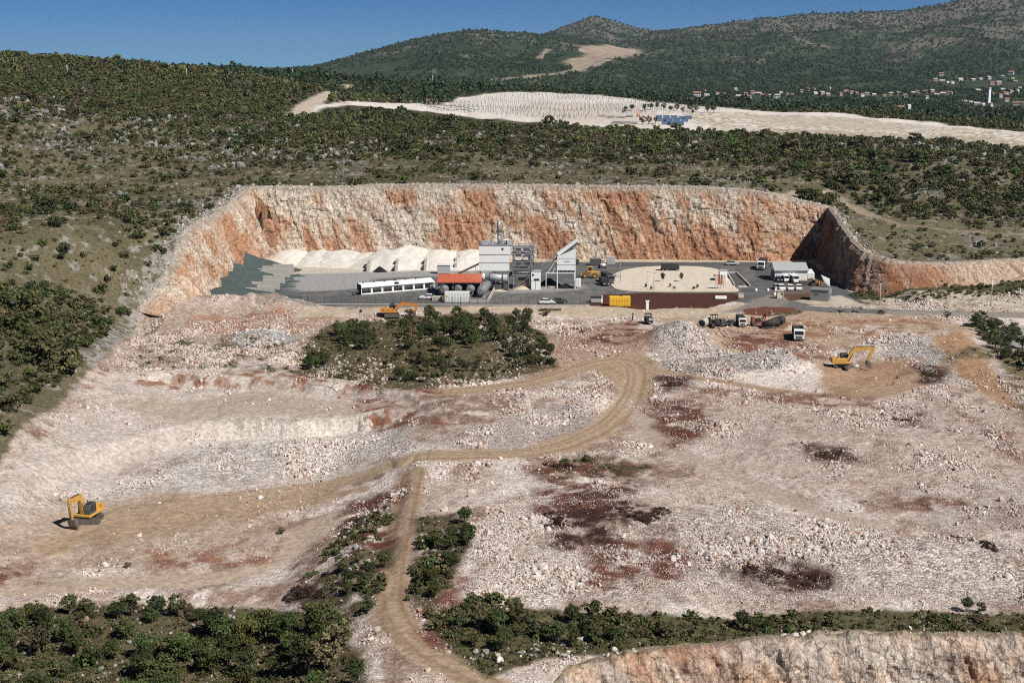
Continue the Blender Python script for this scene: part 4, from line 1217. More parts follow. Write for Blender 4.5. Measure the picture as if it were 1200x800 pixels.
rs = np.exp(RNG.normal(math.log(0.115), 0.48, NR)) * np.clip(IY(rp[:, 1]) / 95, 0.8, 1.7)
rs = np.minimum(rs * (0.62 + 1.0 * sstep(0.42, 0.68, fbm(rp[:, 0] / 7, rp[:, 1] / 10, 3, 805))), 0.55)
wt = RNG.random((NR, 1)) ** 0.8
rcol = lerp(rc, np.array([0.68, 0.60, 0.555]), 0.3 + 0.5 * wt) * RNG.uniform(0.7, 1.2, (NR, 1))
red = (RNG.random((NR, 1)) < 0.09)
red[:, 0] &= True
rcol = np.where(red, np.array([0.34, 0.20, 0.14]) * RNG.uniform(0.7, 1.2, (NR, 1)), rcol)
sv = rs[:, None] * RNG.uniform(0.75, 1.3, (NR, 3))
rp[:, 2] += rs * 0.12
rot = RNG.uniform(-3.14, 3.14, (NR, 3))
# the largest in view become boulders of their own, the rest is rubble
u_, v_, dep_ = to_px(rp[:, 0], rp[:, 1], rp[:, 2])
inf = (u_ > 5) & (u_ < 1195) & (v_ > 5) & (v_ < 795)
app = np.where(inf, rs / dep_, 0)
top = np.argsort(-app)[:300]
keep = np.ones(NR, bool); keep[top] = False
# blocks pushed up along the rim
RP = np.array([p[:2] for p in RIM[5:17]]); sg = np.hypot(*(RP[1:] - RP[:-1]).T); cm = np.concatenate([[0], np.cumsum(sg)])
nr_ = 2600; st_ = RNG.random(nr_) * cm[-1]
ex = np.interp(st_, cm, RP[:, 0]); ey = np.interp(st_, cm, RP[:, 1]); sl_ = np.searchsorted(cm, st_) - 1
dxy = (RP[1:] - RP[:-1])[sl_] / sg[sl_][:, None]
od = RNG.exponential(1.0, nr_) * np.where(sl_ < 3, 2.8, 1.2) + 0.2
ex = ex - dxy[:, 1] * od; ey = ey + dxy[:, 0] * od
es = np.exp(RNG.normal(math.log(0.27), 0.4, nr_))
ez = height(ex, ey) + es * 0.2
stuff('rim_rubble', C_ROCK, np.stack([ex, ey, ez], 1), es[:, None] * RNG.uniform(0.75, 1.4, (nr_, 3)), RNG.uniform(-3.14, 3.14, (nr_, 3)), 'pale broken blocks pushed up along the rim of the quarry', 'rubble',
      np.array([0.47, 0.43, 0.385]) * RNG.uniform(0.5, 1.25, (nr_, 1)))
stuff('rubble', C_ROCK, rp[keep], sv[keep], rot[keep], 'pale broken limestone rubble strewn over the quarried ground', 'rubble', np.clip(rcol[keep], 0.02, 0.75))
MB_ = [rock_mat('white boulder stone', (0.56, 0.52, 0.485)), rock_mat('rusty boulder stone', (0.37, 0.25, 0.19))]
BM = [[rock_mesh('boulder', mm, 60 + i, 2, sx=1.0, sy=0.7 + 0.1 * i, sz=0.75) for i in range(4)] for mm in MB_]
def zone_of(u, v):
    if v > 700: return 'on the ground at the bottom edge of the photo' if u < 700 else 'in the rubble along the green strip at the bottom right'
    if u < 440 and v > 640: return 'beside the lowest pale track on the left'
    if u < 470 and v > 545: return 'near the front yellow excavator on the left'
    if u < 520: return 'on the pale stepped benches at the left'
    if v > 620: return 'in the white rubble field at the lower right'
    if v > 530: return 'on the white and red ground right of the track fork'
    if v > 440: return 'on the stony ground inside and right of the track bend'
    return 'in the rubble banks near the parked dump truck'
for i in top:
    w = 1 if rcol[i, 0] / rcol[i, 2] > 1.45 else 0
    o = link('boulder', BM[w][int(RNG.integers(0, 4))])
    o.location = rp[i]; o.scale = sv[i] * 1.15; o.rotation_euler = rot[i]
    zn = zone_of(u_[i], v_[i])
    tag(o, ('rusty pink' if w else 'pale grey white') + ' boulder lying ' + zn, 'boulder', 'boulders lying ' + zn)
# ------------------------------------------------------------------ hillside scrub and woods
def jitter(x0, x1, y0, y1, s):
    gx, gy = np.meshgrid(np.arange(x0, x1, s), np.arange(y0, y1, s))
    gx = gx.ravel() + RNG.uniform(-.5, .5, gx.size) * s; gy = gy.ravel() + RNG.uniform(-.5, .5, gy.size) * s
    return gx, gy
def fan(x, y, k=0.43): return np.abs(x / y) < k

ROADS = [(rd, 6.0), (RIMROAD, 4.0)]
THICK = WP([(-60, 345), (55, 330), (128, 362), (112, 420), (52, 478), (-5, 535), (-80, 560)])
def cover(x, yy):
    y = yy
    sd = poly_sd(x, y, PIT)
    n = fbm(x / 14, y / 18, 4, 811); n2 = fbm(x / 45, y / 60, 3, 812)
    y = IY(yy)
    thr = np.full(x.shape, 0.60)
    left = x < -86
    thr = np.where(left, 0.525 + 0.05 * sstep(-250, -100, x), thr)
    thr = np.where(left & (y > 120) & (y < 215), thr - 0.04, thr)
    thr = np.where((y > 226) & (x > -86) & (y < 275), 0.66, thr)
    band = sstep(262, 300, y)
    thr = thr - band * 0.13 * sstep(-160, -60, x) - 0.08 * sstep(300, 340, y)
    thr = thr - 0.5 * sstep(390, 440, y) * sstep(-40, -130, x) - 0.3 * sstep(330, 420, y) * sstep(-100, -200, x)
    thr = np.where((x > 100) & (y > 205), 0.52 - 0.06 * sstep(240, 290, y), thr)
    thr = np.where((x > 100) & (y <= 215), 0.66, thr)
    thr = np.where(inside(x, yy, THICK), 0.36, thr)
    y = yy
    c = n * 0.36 + n2 * 0.18 + 0.46 * RNG.random(x.shape) > thr + 0.018
    c &= sd > 2.5
    c &= seg_dist(x, y, RIM[4:15]) > 3.0
    for ln, w in ROADS: c &= seg_dist(x, y, ln) > w
    c &= poly_sd(x, y, SOLAR) > 1.0
    for k_ in (22, 45, 68): c &= ~((x < 20) & inside(x, y + k_, SOLAR)); 
    for k_ in (15,): c &= ~inside(x, y + k_, SOLAR)
    for k_ in (20, 40): c &= seg_dist(x, y + k_, rd) > 7
    return c, sd

allp = []
for (x0, x1, y0, y1, s, r0) in [(-330, -78, 60, 290, 2.7, 1.0), (-90, 290, 226, 290, 2.7, 1.0), (98, 290, 186, 226, 2.7, 0.9), (-420, 420, 290, 470, 3.6, 1.35), (-640, 640, 470, 640, 4.6, 1.7)]:
    x, y = jitter(x0, x1, float(YM(y0)), float(YM(y1)), s)
    k = fan(x, y); x = x[k]; y = y[k]
    c, _ = cover(x, y); x = x[c]; y = y[c]
    r = r0 * np.exp(RNG.normal(0, 0.38, len(x))) * (0.75 + 0.7 * fbm(x / 20, y / 20, 3, 815))
    r = np.where(inside(x, y, THICK), r * 1.65, r)
    r = np.where((x > 95) & (y > YM(225)) & (y < YM(330)), r * 1.35, r)
    allp.append(np.stack([x, y, r], 1))
SH = np.concatenate(allp)
sz_ = height(SH[:, 0], SH[:, 1])
u_, v_, dep_ = to_px(SH[:, 0], SH[:, 1], sz_ + SH[:, 2])
inf = (u_ > 2) & (u_ < 1198) & (v_ > 2) & (v_ < 798)
app = np.where(inf, SH[:, 2] / dep_, 0)
cand = np.argsort(-app)[:900]
wx, wy = W(u_[cand], v_[cand] , far=3200)
vis = (wy > SH[cand, 1] - 6)
top = cand[vis][:300]
keep = np.ones(len(SH), bool); keep[top] = False
K = SH[keep]; kz = sz_[keep]
def scat(nm, coll, sel, lab, squash=0.85):
    P_ = K[sel]; n = len(P_)
    s = P_[:, 2:3] * np.stack([np.ones(n), RNG.uniform(0.8, 1.2, n), RNG.uniform(0.75, 1.15, n) * squash], 1)
    stuff(nm, coll, np.stack([P_[:, 0], P_[:, 1], kz[sel] - 0.1], 1), s, np.stack([np.zeros(n), np.zeros(n), RNG.uniform(0, 6.28, n)], 1), lab, 'scrub')
scat('hillside_shrubs', C_MID, K[:, 1] < YM(400), 'dark green scrub bushes growing over the hillside around the quarry')
scat('upland_scrub', C_UP, K[:, 1] >= YM(400), 'dark scrub wood covering the ridge and the ground by the pale field', 1.0)
# low tufts between the bushes
x, y = jitter(-300, 290, 165, 660, 2.1)
k = fan(x, y); x = x[k]; y = y[k]
sd = poly_sd(x, y, PIT)
k = (sd > 2) & (RNG.random(len(x)) < 0.5 * sstep(0.35, 0.6, fbm(x / 9, y / 12, 3, 821)) + 0.10) & (seg_dist(x, y, RIMROAD) > 3) & (seg_dist(x, y, RIM[4:15]) > 2.5)
x = x[k]; y = y[k]; n = len(x)
s = np.exp(RNG.normal(math.log(0.42), 0.35, n))
stuff('low_tufts', C_SCR, pts_h(x, y, -0.05), s[:, None] * RNG.uniform(0.8, 1.2, (n, 3)), np.stack([np.zeros(n), np.zeros(n), RNG.uniform(0, 6.28, n)], 1),
      'low tufts of dry scrub between the hillside bushes', 'scrub')
# woods beyond the pale field, in the valley and under the mountains
vx, vy = jitter(-900, 1100, YM(640), YM(1150), 8.0)
k = fan(vx, vy, .42); vx = vx[k]; vy = vy[k]
k = (poly_sd(vx, vy, SOLAR) > 3) & (seg_dist(vx, vy, rd) > 6); vx = vx[k]; vy = vy[k]
v2x, v2y = jitter(-300, 1700, YM(1150), YM(2300), 16.0); v3x, v3y = jitter(-1300, 3900, YM(2300), YM(4400), 25.0); v2x = np.concatenate([v2x, v3x]); v2y = np.concatenate([v2y, v3y])
k = fan(v2x, v2y, .42) & (fbm(v2x / 60, v2y / 60, 3, 831) > 0.36); v2x = v2x[k]; v2y = v2y[k]
SCAR = WP([(655, 76), (660, 68), (685, 62), (672, 55), (740, 54), (756, 60), (730, 70), (700, 80), (680, 86)])
k = (poly_sd(v2x, v2y, SCAR) > 10); v2x = v2x[k]; v2y = v2y[k]
for ln in ([(580, 94), (620, 90), (650, 87), (672, 82)], [(632, 70), (638, 62), (645, 58)]):
    k = seg_dist(v2x, v2y, WP(ln)) > 12; v2x = v2x[k]; v2y = v2y[k]
vx = np.concatenate([vx, v2x]); vy = np.concatenate([vy, v2y]); 
for hx, hy in VXY + [TOWER]:
    k = ~((np.abs(vx - hx) < 16) & (vy < hy + 24) & (vy > hy - 240)); vx = vx[k]; vy = vy[k]
n = len(vx)
s = np.where(vy < 2210, 3.0, np.where(vy < 3800, 3.8, 4.6)) * np.exp(RNG.normal(0, 0.3, n))
stuff('valley_wood', C_FAR, pts_h(vx, vy, -0.3), s[:, None] * RNG.uniform(0.8, 1.15, (n, 3)), np.stack([np.zeros(n), np.zeros(n), RNG.uniform(0, 6.28, n)], 1),
      'dark green woodland filling the valley below the mountains', 'wood')

# single shrubs, the three hundred that show largest
SHM = [crown_mesh('shrub', ML[('dark', 'dark', 'olive', 'fresh', 'dark', 'olive')[i]], 420, 0.125, rz=0.72, seed=960 + i, blobs=16) for i in range(6)]
SHK = ['dark green', 'dark green', 'olive green', 'mid green', 'dark green', 'olive green']
def shrub_zone(u, v):
    if u < 140 and v > 325: return 'in the dense scrub left of the pale benches'
    if u < 290 and v > 185: return 'on the dry slope left of the orange quarry wall'
    if u < 400: return 'in the stony scrub on the upper left hillside'
    if u > 960 and v > 215: return 'on the grassy slope right of the shaded quarry wall'
    if u > 930: return 'in the scrub belt above the right end of the quarry'
    if v > 196: return 'on the grassy strip just above the quarry rim'
    return 'in the scrub belt between quarry rim and pale field'
for i in top:
    k = int(RNG.integers(0, 6))
    o = link('shrub', SHM[k])
    r = SH[i, 2]
    o.location = (SH[i, 0], SH[i, 1], sz_[i] - 0.1); o.rotation_euler = (0, 0, float(RNG.uniform(0, 6.28)))
    o.scale = (r, r * RNG.uniform(0.85, 1.15), r * RNG.uniform(0.7, 1.0))
    zn = shrub_zone(u_[i], v_[i])
    size = 'large' if r > 2.6 else ('small' if r < 1.6 else 'middle sized')
    tag(o, f'{size} {SHK[k]} shrub {zn}', 'shrub', f'{size} {SHK[k]} shrubs {zn}')

# ------------------------------------------------------------------ trees of the thickets inside the quarried land: trunk + crown
TRM = [crown_mesh('crown', ML[('dark', 'dark', 'fresh', 'dark', 'olive', 'straw')[i]], 1500, 0.075, rx=1.0, rz=0.85, zc=1.15, seed=980 + i, blobs=(30, 22, 26, 36, 20, 18)[i], spread=(0.34, 0.3, 0.36, 0.28, 0.3, 0.28)[i]) for i in range(6)]
TRK = ['dark green', 'deep green', 'bright green', 'dark green', 'olive green', 'straw coloured']
def trunk_mesh(seed):
    r = random.Random(seed); b = MB()
    pts = [Vector((0, 0, -0.15)), Vector((r.uniform(-.08, .08), r.uniform(-.08, .08), 0.4)), Vector((r.uniform(-.12, .12), r.uniform(-.12, .12), 0.85))]
    b.tube(pts[0], pts[1], 0.085, 0.065, 7); b.tube(pts[1], pts[2], 0.065, 0.04, 7)
    for i in range(6):
        a = r.uniform(0, 6.28); st = pts[1].lerp(pts[2], r.uniform(0.1, 1))
        b.tube(st, st + Vector((math.cos(a) * .55, math.sin(a) * .55, r.uniform(.3, .7))), 0.032, 0.012, 5)
    o = b.build('trunk', M['bark']); me = o.data
    bpy.data.objects.remove(o)
    return me
TKM = [trunk_mesh(i) for i in range(3)]
def tree(x, y, r, zn, hs=1.0, kinds=(0, 1, 2, 3, 4), name='bushy_tree'):
    k = 5 if name == 'bushy_tree' and random.random() < 0.07 else random.choice(kinds)
    size = 'tall' if r * hs > 2.3 else ('low' if r * hs < 1.4 else 'medium')
    e = empty(name, (x, y, gz(x, y) - 0.05), random.uniform(0, 6.28), f'{size} {TRK[k]} tree {zn}', 'tree', f'{size} {TRK[k]} trees {zn}')
    e.scale = (r, r, r * hs)
    link('crown', TRM[k], e); link('trunk', TKM[random.randrange(3)], e)
    return e
random.seed(5)
def grove(polys, n, rr, zn, hs=(0.8, 1.1), kinds=(0, 1, 3, 4), gap=0.9, tries=14000):
    P_ = WP(polys); xs = [p[0] for p in P_]; ys = [p[1] for p in P_]
    done = []
    t = 0
    while len(done) < n and t < tries:
        t += 1
        x = random.uniform(min(xs), max(xs)); y = random.uniform(min(ys), max(ys))
        if not inside(np.array([x]), np.array([y]), P_)[0]: continue
        r = random.uniform(*rr)
        if any(math.hypot(x - a, y - b) < (r + c) * 0.62 * gap for a, b, c in done): continue
        done.append((x, y, r))
    for x, y, r in done:
        tree(x, y, r, zn, random.uniform(*hs), kinds)
# middle thicket below the plant
Zm = 'in the thicket below the asphalt plant'
grove([(390, 392), (430, 384), (440, 402), (422, 415), (395, 410)], 17, (1.2, 2.0), Zm + ', its left clump')
grove([(463, 380), (505, 376), (500, 408), (470, 414)], 14, (1.2, 2.0), Zm + ', its inner left clump', (0.9, 1.2))
grove([(500, 378), (545, 372), (620, 372), (612, 398), (560, 408), (505, 418)], 40, (1.3, 2.2), Zm + ', its back row', (0.9, 1.25))
grove([(605, 405), (645, 405), (650, 436), (612, 432), (580, 420)], 15, (1.0, 1.7), Zm + ', its right end')
grove([(455, 425), (520, 418), (510, 448), (460, 452)], 12, (1.1, 1.8), Zm + ', its front edge')
grove([(520, 420), (580, 418), (590, 440), (520, 445)], 9, (0.8, 1.5), Zm + ', its front edge')
grove([(355, 415), (400, 418), (395, 438), (350, 436)], 6, (1.1, 1.7), Zm + ', its front left corner')
# bottom left wood
Zb = 'in the wood at the bottom left corner'
grove([(-40, 745), (60, 735), (150, 745), (130, 830), (-60, 830)], 20, (1.2, 2.2), Zb + ', left part', (0.8, 1.1), (0, 1, 2, 3, 4))
grove([(150, 760), (260, 745), (330, 722), (400, 745), (425, 800), (430, 850), (150, 850)], 44, (1.2, 2.3), Zb + ', right part', (0.85, 1.15), (0, 1, 2, 3))
grove([(130, 715), (230, 705), (240, 740), (140, 745)], 8, (0.9, 1.6), Zb + ', upper edge')
grove([(0, 725), (110, 712), (120, 740), (0, 745)], 8, (0.9, 1.5), Zb + ', upper edge')
# strip along the lower quarry edge
Zs = 'in the green strip above the lower quarry face'
grove([(520, 735), (600, 720), (635, 745), (560, 785)], 12, (1.0, 1.9), Zs + ', beside the track')
grove([(640, 718), (720, 722), (720, 752), (650, 758)], 7, (0.8, 1.4), Zs + ', left half')
grove([(870, 724), (920, 724), (920, 742), (870, 742)], 3, (0.8, 1.3), Zs + ', middle')
grove([(1120, 716), (1220, 716), (1220, 734), (1120, 734)], 4, (0.6, 1.0), Zs + ', right end')
grove([(490, 660), (545, 610), (550, 640), (510, 700)], 9, (0.9, 1.6), 'on the bank right of the lower track')
grove([(400, 660), (455, 660), (430, 720), (395, 715)], 9, (0.8, 1.5), 'on the bank left of the lower track')
grove([(1142, 382), (1165, 377), (1200, 392), (1245, 430), (1222, 448), (1172, 418)], 26, (1.2, 2.1), 'on the bank by the grey yard at the right edge', (0.8, 1.0), (2, 3, 4))
for px, py, r, lab in [(480, 371, 1.6, 'beside the orange excavator'), (640, 370, 1.5, 'on the verge below the asphalt yard'), (330, 625, 0.8, 'alone on the pale ground in front of the track'), (150, 665, 0.7, 'alone above the lowest track'),
                       (1110, 372, 1.2, 'at the roadside near the grey yard')]:
    x, y = W1(px, py); tree(x, y, r, lab, 0.7, (4,))
# roundish brown heaps of uprooted brush
HB = [crown_mesh('brush_heap', ML['dry'], 1700, 0.06, rx=1.15, rz=0.6, zc=0.25, seed=1010 + i, blobs=34, spread=0.2) for i in range(3)]
for i, (px, py, a, b, lab) in enumerate([(792, 450, 3.0, 1.8, 'beside the bend of the track'), (1088, 438, 3.2, 2.2, 'right of the digging excavator'), (1062, 494, 3.2, 1.5, 'on the stony ground at the right'), (975, 531, 4.0, 1.6, 'in the middle of the right hand ground'),
                                         (755, 605, 4.2, 2.6, 'in the red earth right of the track fork'), (655, 610, 2.6, 2.4, 'on the white rubble by the red earth'), (880, 668, 2.6, 1.4, 'leftmost in the row on the lower right rubble'), (912, 672, 2.4, 1.6, 'middle one in the row on the lower right rubble'),
                                         (955, 677, 2.4, 1.6, 'rightmost in the row on the lower right rubble'), (1160, 640, 1.6, 1.6, 'near the right edge of the rubble field'), (365, 693, 4.2, 2.0, 'above the bottom left wood'), (655, 546, 3.0, 1.2, 'on the upper edge of the red earth')]):
    x, y = W1(px, py)
    o = link('brush_heap', HB[i % 3]); o.location = (x, y, gz(x, y) - 0.1); o.scale = (a * 0.55, b * 1.1, 0.7)
    for q_ in range(3):
        c_ = link('brush_heap', HB[(i + 1 + q_) % 3]); f_ = random.uniform(0.25, 0.5); qx = x + random.uniform(-.8, .8) * a; qy = y + random.uniform(-1.3, 1.3) * b
        c_.location = (qx, qy, gz(qx, qy) - 0.1); c_.scale = (a * f_, b * f_ * 1.5, random.uniform(.4, .7)); c_.rotation_euler = (0, 0, random.uniform(0, 6))
        tag(c_, 'smaller heap of dry brown brushwood ' + lab, 'brush heap', 'smaller brushwood heaps ' + lab); o.rotation_euler = (0, 0, random.uniform(-.3, .3))
    tag(o, 'heap of dry brown brushwood ' + lab, 'brush heap', 'heaps of dry brushwood')
# low herbs in the grassy patches of the quarried land
gy_ = (Cg[:, 1] > Cg[:, 0] * 0.80) & (Cg[:, 0] < 0.16) & (IY(Y) < 169) & (poly_sd(X, Y, PIT) < -1) & (IY(Y) > 45)
ids = np.where(gy_)[0]
ids = RNG.choice(ids, min(5200, len(ids)), replace=False)
n = len(ids); s = np.exp(RNG.normal(math.log(0.30), 0.35, n))
stuff('low_herbs', C_SCR, np.stack([X[ids] + RNG.uniform(-.2, .2, n), Y[ids] + RNG.uniform(-.3, .3, n), Z[ids] - 0.03], 1), s[:, None] * RNG.uniform(0.8, 1.2, (n, 3)),
      np.stack([np.zeros(n), np.zeros(n), RNG.uniform(0, 6.28, n)], 1), 'low herbs and tufts in the grassy patches of the quarry', 'scrub')

# dark scrub on the bank under the low rock face
BK = WP([(985, 348), (1010, 333), (1100, 331), (1300, 323), (1300, 347), (1100, 349), (1010, 356)])
x, y = jitter(95, 300, min(p[1] for p in BK), max(p[1] for p in BK), 1.6)
k = inside(x, y, BK) & (fbm(x / 8, y / 8, 3, 841) > 0.42); x = x[k]; y = y[k]; n = len(x)
s = np.exp(RNG.normal(math.log(0.6), 0.35, n))
stuff('bank_scrub', C_MID, pts_h(x, y, -0.08), s[:, None] * RNG.uniform(0.8, 1.2, (n, 3)) * np.array([1, 1, 0.7]), np.stack([np.zeros(n), np.zeros(n), RNG.uniform(0, 6.28, n)], 1),
      'dark low scrub covering the bank between the road and the low rock face', 'scrub')
# undergrowth that knits the thickets together
ux = []; uy = []
for pl, s_, th in (([(360, 405), (385, 382), (470, 374), (600, 370), (638, 394), (648, 428), (600, 440), (480, 450), (420, 448), (355, 436)], 1.6, 0.56),
               ([(-80, 716), (130, 708), (330, 716), (385, 735), (425, 775), (435, 830), (-120, 830)], 1.15, 0.52),
               ([(500, 722), (560, 702), (620, 714), (800, 724), (1000, 719), (1300, 715), (1300, 736), (900, 742), (650, 768), (560, 790), (525, 762)], 1.0, 0.56),
               ([(488, 605), (548, 600), (552, 640), (505, 722), (478, 705)], 1.1, 0.55), ([(345, 695), (440, 580), (462, 600), (455, 680), (425, 730), (380, 730)], 1.1, 0.57),
               ([(640, 545), (700, 535), (765, 545), (740, 560), (660, 560)], 1.2, 0.52), ([(1140, 382), (1165, 376), (1200, 392), (1250, 430), (1225, 450), (1170, 418)], 1.3, 0.40)):
    G_ = WP(pl)
    x, y = jitter(min(p[0] for p in G_), max(p[0] for p in G_), min(p[1] for p in G_), max(p[1] for p in G_), s_)
    k = inside(x, y, G_) & (fbm(x / 5, y / 7, 3, 843) > th); ux.append(x[k]); uy.append(y[k])
x = np.concatenate(ux); y = np.concatenate(uy); n = len(x)
s = np.exp(RNG.normal(math.log(0.5), 0.38, n))
stuff('undergrowth', C_MID, pts_h(x, y, -0.08), s[:, None] * RNG.uniform(0.8, 1.25, (n, 3)) * np.array([1, 1, 0.85]), np.stack([np.zeros(n), np.zeros(n), RNG.uniform(0, 6.28, n)], 1),
      'low dense undergrowth between the trees of the thickets', 'scrub')
gx_ = []; gy2 = []
for pl, s_ in (([(0, 735), (130, 715), (280, 715), (300, 760), (150, 800), (0, 800)], 1.5), ([(500, 735), (640, 722), (700, 750), (620, 775), (540, 790)], 1.3), ([(400, 600), (462, 600), (430, 720), (390, 720)], 1.5), ([(490, 620), (550, 605), (510, 715)], 1.5), ([(360, 405), (480, 405), (640, 425), (600, 442), (480, 452), (360, 436)], 2.4)):
    G_ = WP(pl)
    x, y = jitter(min(p[0] for p in G_), max(p[0] for p in G_), min(p[1] for p in G_), max(p[1] for p in G_), s_)
    k = inside(x, y, G_) & (fbm(x / 4, y / 5, 3, 847) > 0.53); gx_.append(x[k]); gy2.append(y[k])
x = np.concatenate(gx_); y = np.concatenate(gy2); n = len(x)
s = np.exp(RNG.normal(math.log(0.38), 0.4, n))
stuff('thicket_stones', proto_coll('tstone', [proto('thicket_stone', rock_mesh('thicket_stone', MSI, 84 + i, 1, sx=1.0, sy=0.8, sz=0.8)) for i in range(4)]), pts_h(x, y, 0.05), s[:, None] * RNG.uniform(0.7, 1.4, (n, 3)), RNG.uniform(-3.1, 3.1, (n, 3)),
      'grey weathered stones lying between the bushes of the thickets', 'rocks', np.array([0.34, 0.33, 0.315]) * RNG.uniform(0.6, 1.2, (n, 1)))
# ------------------------------------------------------------------ grey limestone teeth in the scrub
C_KARST = proto_coll('karst', [proto('limestone_tooth', rock_mesh('limestone_tooth', MSI, 80 + i, 1, sx=0.9, sy=0.7, sz=1.1)) for i in range(4)])
x, y = jitter(-330, 330, 200, 830, 2.2)
k = fan(x, y); x = x[k]; y = y[k]
sd = poly_sd(x, y, PIT); st = stone_bands(x, y)
k = (sd > 1.5) & (poly_sd(x, y, SOLAR) > 1) & ((st > 0.69) & (RNG.random(len(x)) < 0.7) | (RNG.random(len(x)) < 0.03) | ((seg_dist(x, y, RIM[4:9]) < 8) & (RNG.random(len(x)) < 0.3)) | ((seg_dist(x, y, RIM[8:14]) < 3.2) & (RNG.random(len(x)) < 0.6)))
x = x[k]; y = y[k]; n = len(x)
s = np.exp(RNG.normal(math.log(0.5), 0.4, n)) * np.clip(IY(y) / 220, 0.8, 1.6)
g = RNG.uniform(0.16, 0.31, (n, 1))
pz = pts_h(x, y, 0.0)
u_, v_, dep_ = to_px(x, y, pz[:, 2]); app = np.where((u_ > 0) & (u_ < 1200) & (v_ > 0) & (v_ < 800), s / dep_, 0)
wx, wy = W(u_, v_ - 1.0, far=3200, n=200)
app = np.where(wy > y - 8, app, 0)
ordr = np.argsort(-app); top = ordr[:300]
keep = np.ones(n, bool); keep[top] = False
svk = s[:, None] * RNG.uniform(0.7, 1.3, (n, 3)); rtk = RNG.uniform(-0.4, 0.4, (n, 3)); rtk[:, 2] = RNG.uniform(0, 6.28, n)
kc = g * np.array([1.0, 0.985, 0.96])
stuff('limestone_scatter', C_KARST, pz[keep], svk[keep], rtk[keep], 'grey limestone teeth showing through the hillside scrub', 'rocks', kc[keep])
KM = [rock_mesh('limestone_outcrop', rock_mat('grey limestone', (0.29, 0.285, 0.275), 0.3, 0.03), 90 + i, 2, sx=0.9, sy=0.7, sz=1.1) for i in range(4)]
for i in top:
    o = link('limestone_outcrop', KM[int(RNG.integers(0, 4))]); o.location = pz[i]; o.scale = svk[i] * 1.1; o.rotation_euler = rtk[i]
    zn = shrub_zone(u_[i], v_[i])
    tag(o, 'grey limestone outcrop ' + zn, 'rock', 'limestone outcrops ' + zn)
# ------------------------------------------------------------------ asphalt plant in the yard
def PX(px, py, z=0.0):
    return at_z(px, py, z)[:2]
def zat(px, py, Y):
    return at_y(px, py, Y)[2]
def rail(b, pts, z, h=1.0, w=0.06):
    for p, q in zip(pts[:-1], pts[1:]):
        b.bar((p[0], p[1], z + h), (q[0], q[1], z + h), w); b.bar((p[0], p[1], z + h * .5), (q[0], q[1], z + h * .5), w * .7)
    for p in pts: b.bar((p[0], p[1], z), (p[0], p[1], z + h), w)

# --- mixing tower: clad upper box on open legs, chimney
YP = PX(578, 339)[1]
e = empty('mixing_plant', (-5.1, YP + 2.6, 0), 0, 'tall pale clad mixing plant on open steel legs with a grey chimney', 'industrial plant')
hw = 4.65
b = MB(); b.box((0, 0, 6.55), (8.7, 5.6, 2.3)); b.box((0, 0, 8.9), (8.7, 5.6, 2.3)); b.box((0.3, 0, 11.4), (9.3, 5.7, 2.5))
b.build('cladding', M['clad'], e)
b = MB()
for z in (7.72, 10.09): b.box((0.1, -2.86, z), (8.9, 0.06, 0.09))
b.box((0, 0, 5.36), (8.9, 5.8, 0.12)); b.box((0.3, 0, 12.7), (9.5, 5.9, 0.1))
b.build('cladding_trim', M['grey'], e)
b = MB(); b.box((2.4, -2.88, 11.7), (0.55, 0.08, 0.6)); b.build('hatch', M['black'], e)
for x in (-4.1, 0.0, 4.1):
    for y in (-2.4, 2.4):
        b = MB(); b.bar((x, y, 0), (x, y, 5.3), 0.32); b.box((x, y, 0.12), (0.7, 0.7, 0.24)); b.build('leg', M['grey'], e)
b = MB()
for y in (-2.4, 2.4):
    b.bar((-4.1, y, 0.4), (0, y, 5.1), 0.14); b.bar((4.1, y, 0.4), (0, y, 5.1), 0.14); b.bar((-4.1, y, 2.9), (4.1, y, 2.9), 0.16)
b.build('brace', M['grey'], e)
b = MB(); b.tube((1.3, 0.6, 12.7), (1.3, 0.6, 15.4), 0.42); b.tube((1.3, 0.6, 15.4), (1.3, 0.6, 15.9), 0.6); b.tube((1.3, 0.6, 15.9), (1.3, 0.6, 19.4), 0.5, 0.5); b.build('chimney', M['grey'], e)
b = MB()
b.tube((1.3, 0.6, 13.4), (3.8, 0.6, 13.9), 0.35); b.tube((3.8, 0.6, 12.8), (3.8, 0.6, 14.3), 0.5, 0.3); b.box((-1.8, 0.5, 13.2), (3.2, 1.2, 0.9)); b.box((4.4, -0.4, 13.3), (1.4, 1.2, 1.1))
b.build('roof_duct', M['lgrey'], e)
b = MB(); rail(b, [(-4.1, -2.6), (-2.4, -2.6), (-0.7, -2.6), (-0.7, 2.4), (-4.1, 2.4), (-4.1, -2.6)], 12.74, 1.1, 0.09); b.build('roof_railing', M['grey'], e)

# --- dryer drum under the plant
e = empty('dryer_drum', (-4.6, YP - 1.6, 0), 0, 'light grey horizontal dryer drum below the clad mixing plant', 'dryer drum')
b = MB(); b.tube((-3.2, 0, 3.9), (3.3, 0, 3.6), 0.95, n=18); b.build('drum', M['lgrey'], e)
for x in (-1.8, 1.9):
    b = MB(); b.tube((x - 0.15, 0, 3.84 - 0.03 * x), (x + 0.15, 0, 3.82 - 0.03 * x), 1.12, n=18); b.build('riding_ring', M['dgrey'], e)
b = MB(); b.tube((-4.2, 0, 3.95), (-3.2, 0, 3.9), 0.7, 1.0); b.build('burner', M['white'], e)
for x in (-2.4, 0, 2.4):
    b = MB(); b.bar((x, -0.8, 0), (x, -0.5, 2.9), 0.2); b.bar((x, 0.8, 0), (x, 0.5, 2.9), 0.2); b.bar((x, -0.8, 2.8), (x, 0.8, 2.8), 0.22); b.build('support', M['dgrey'], e)
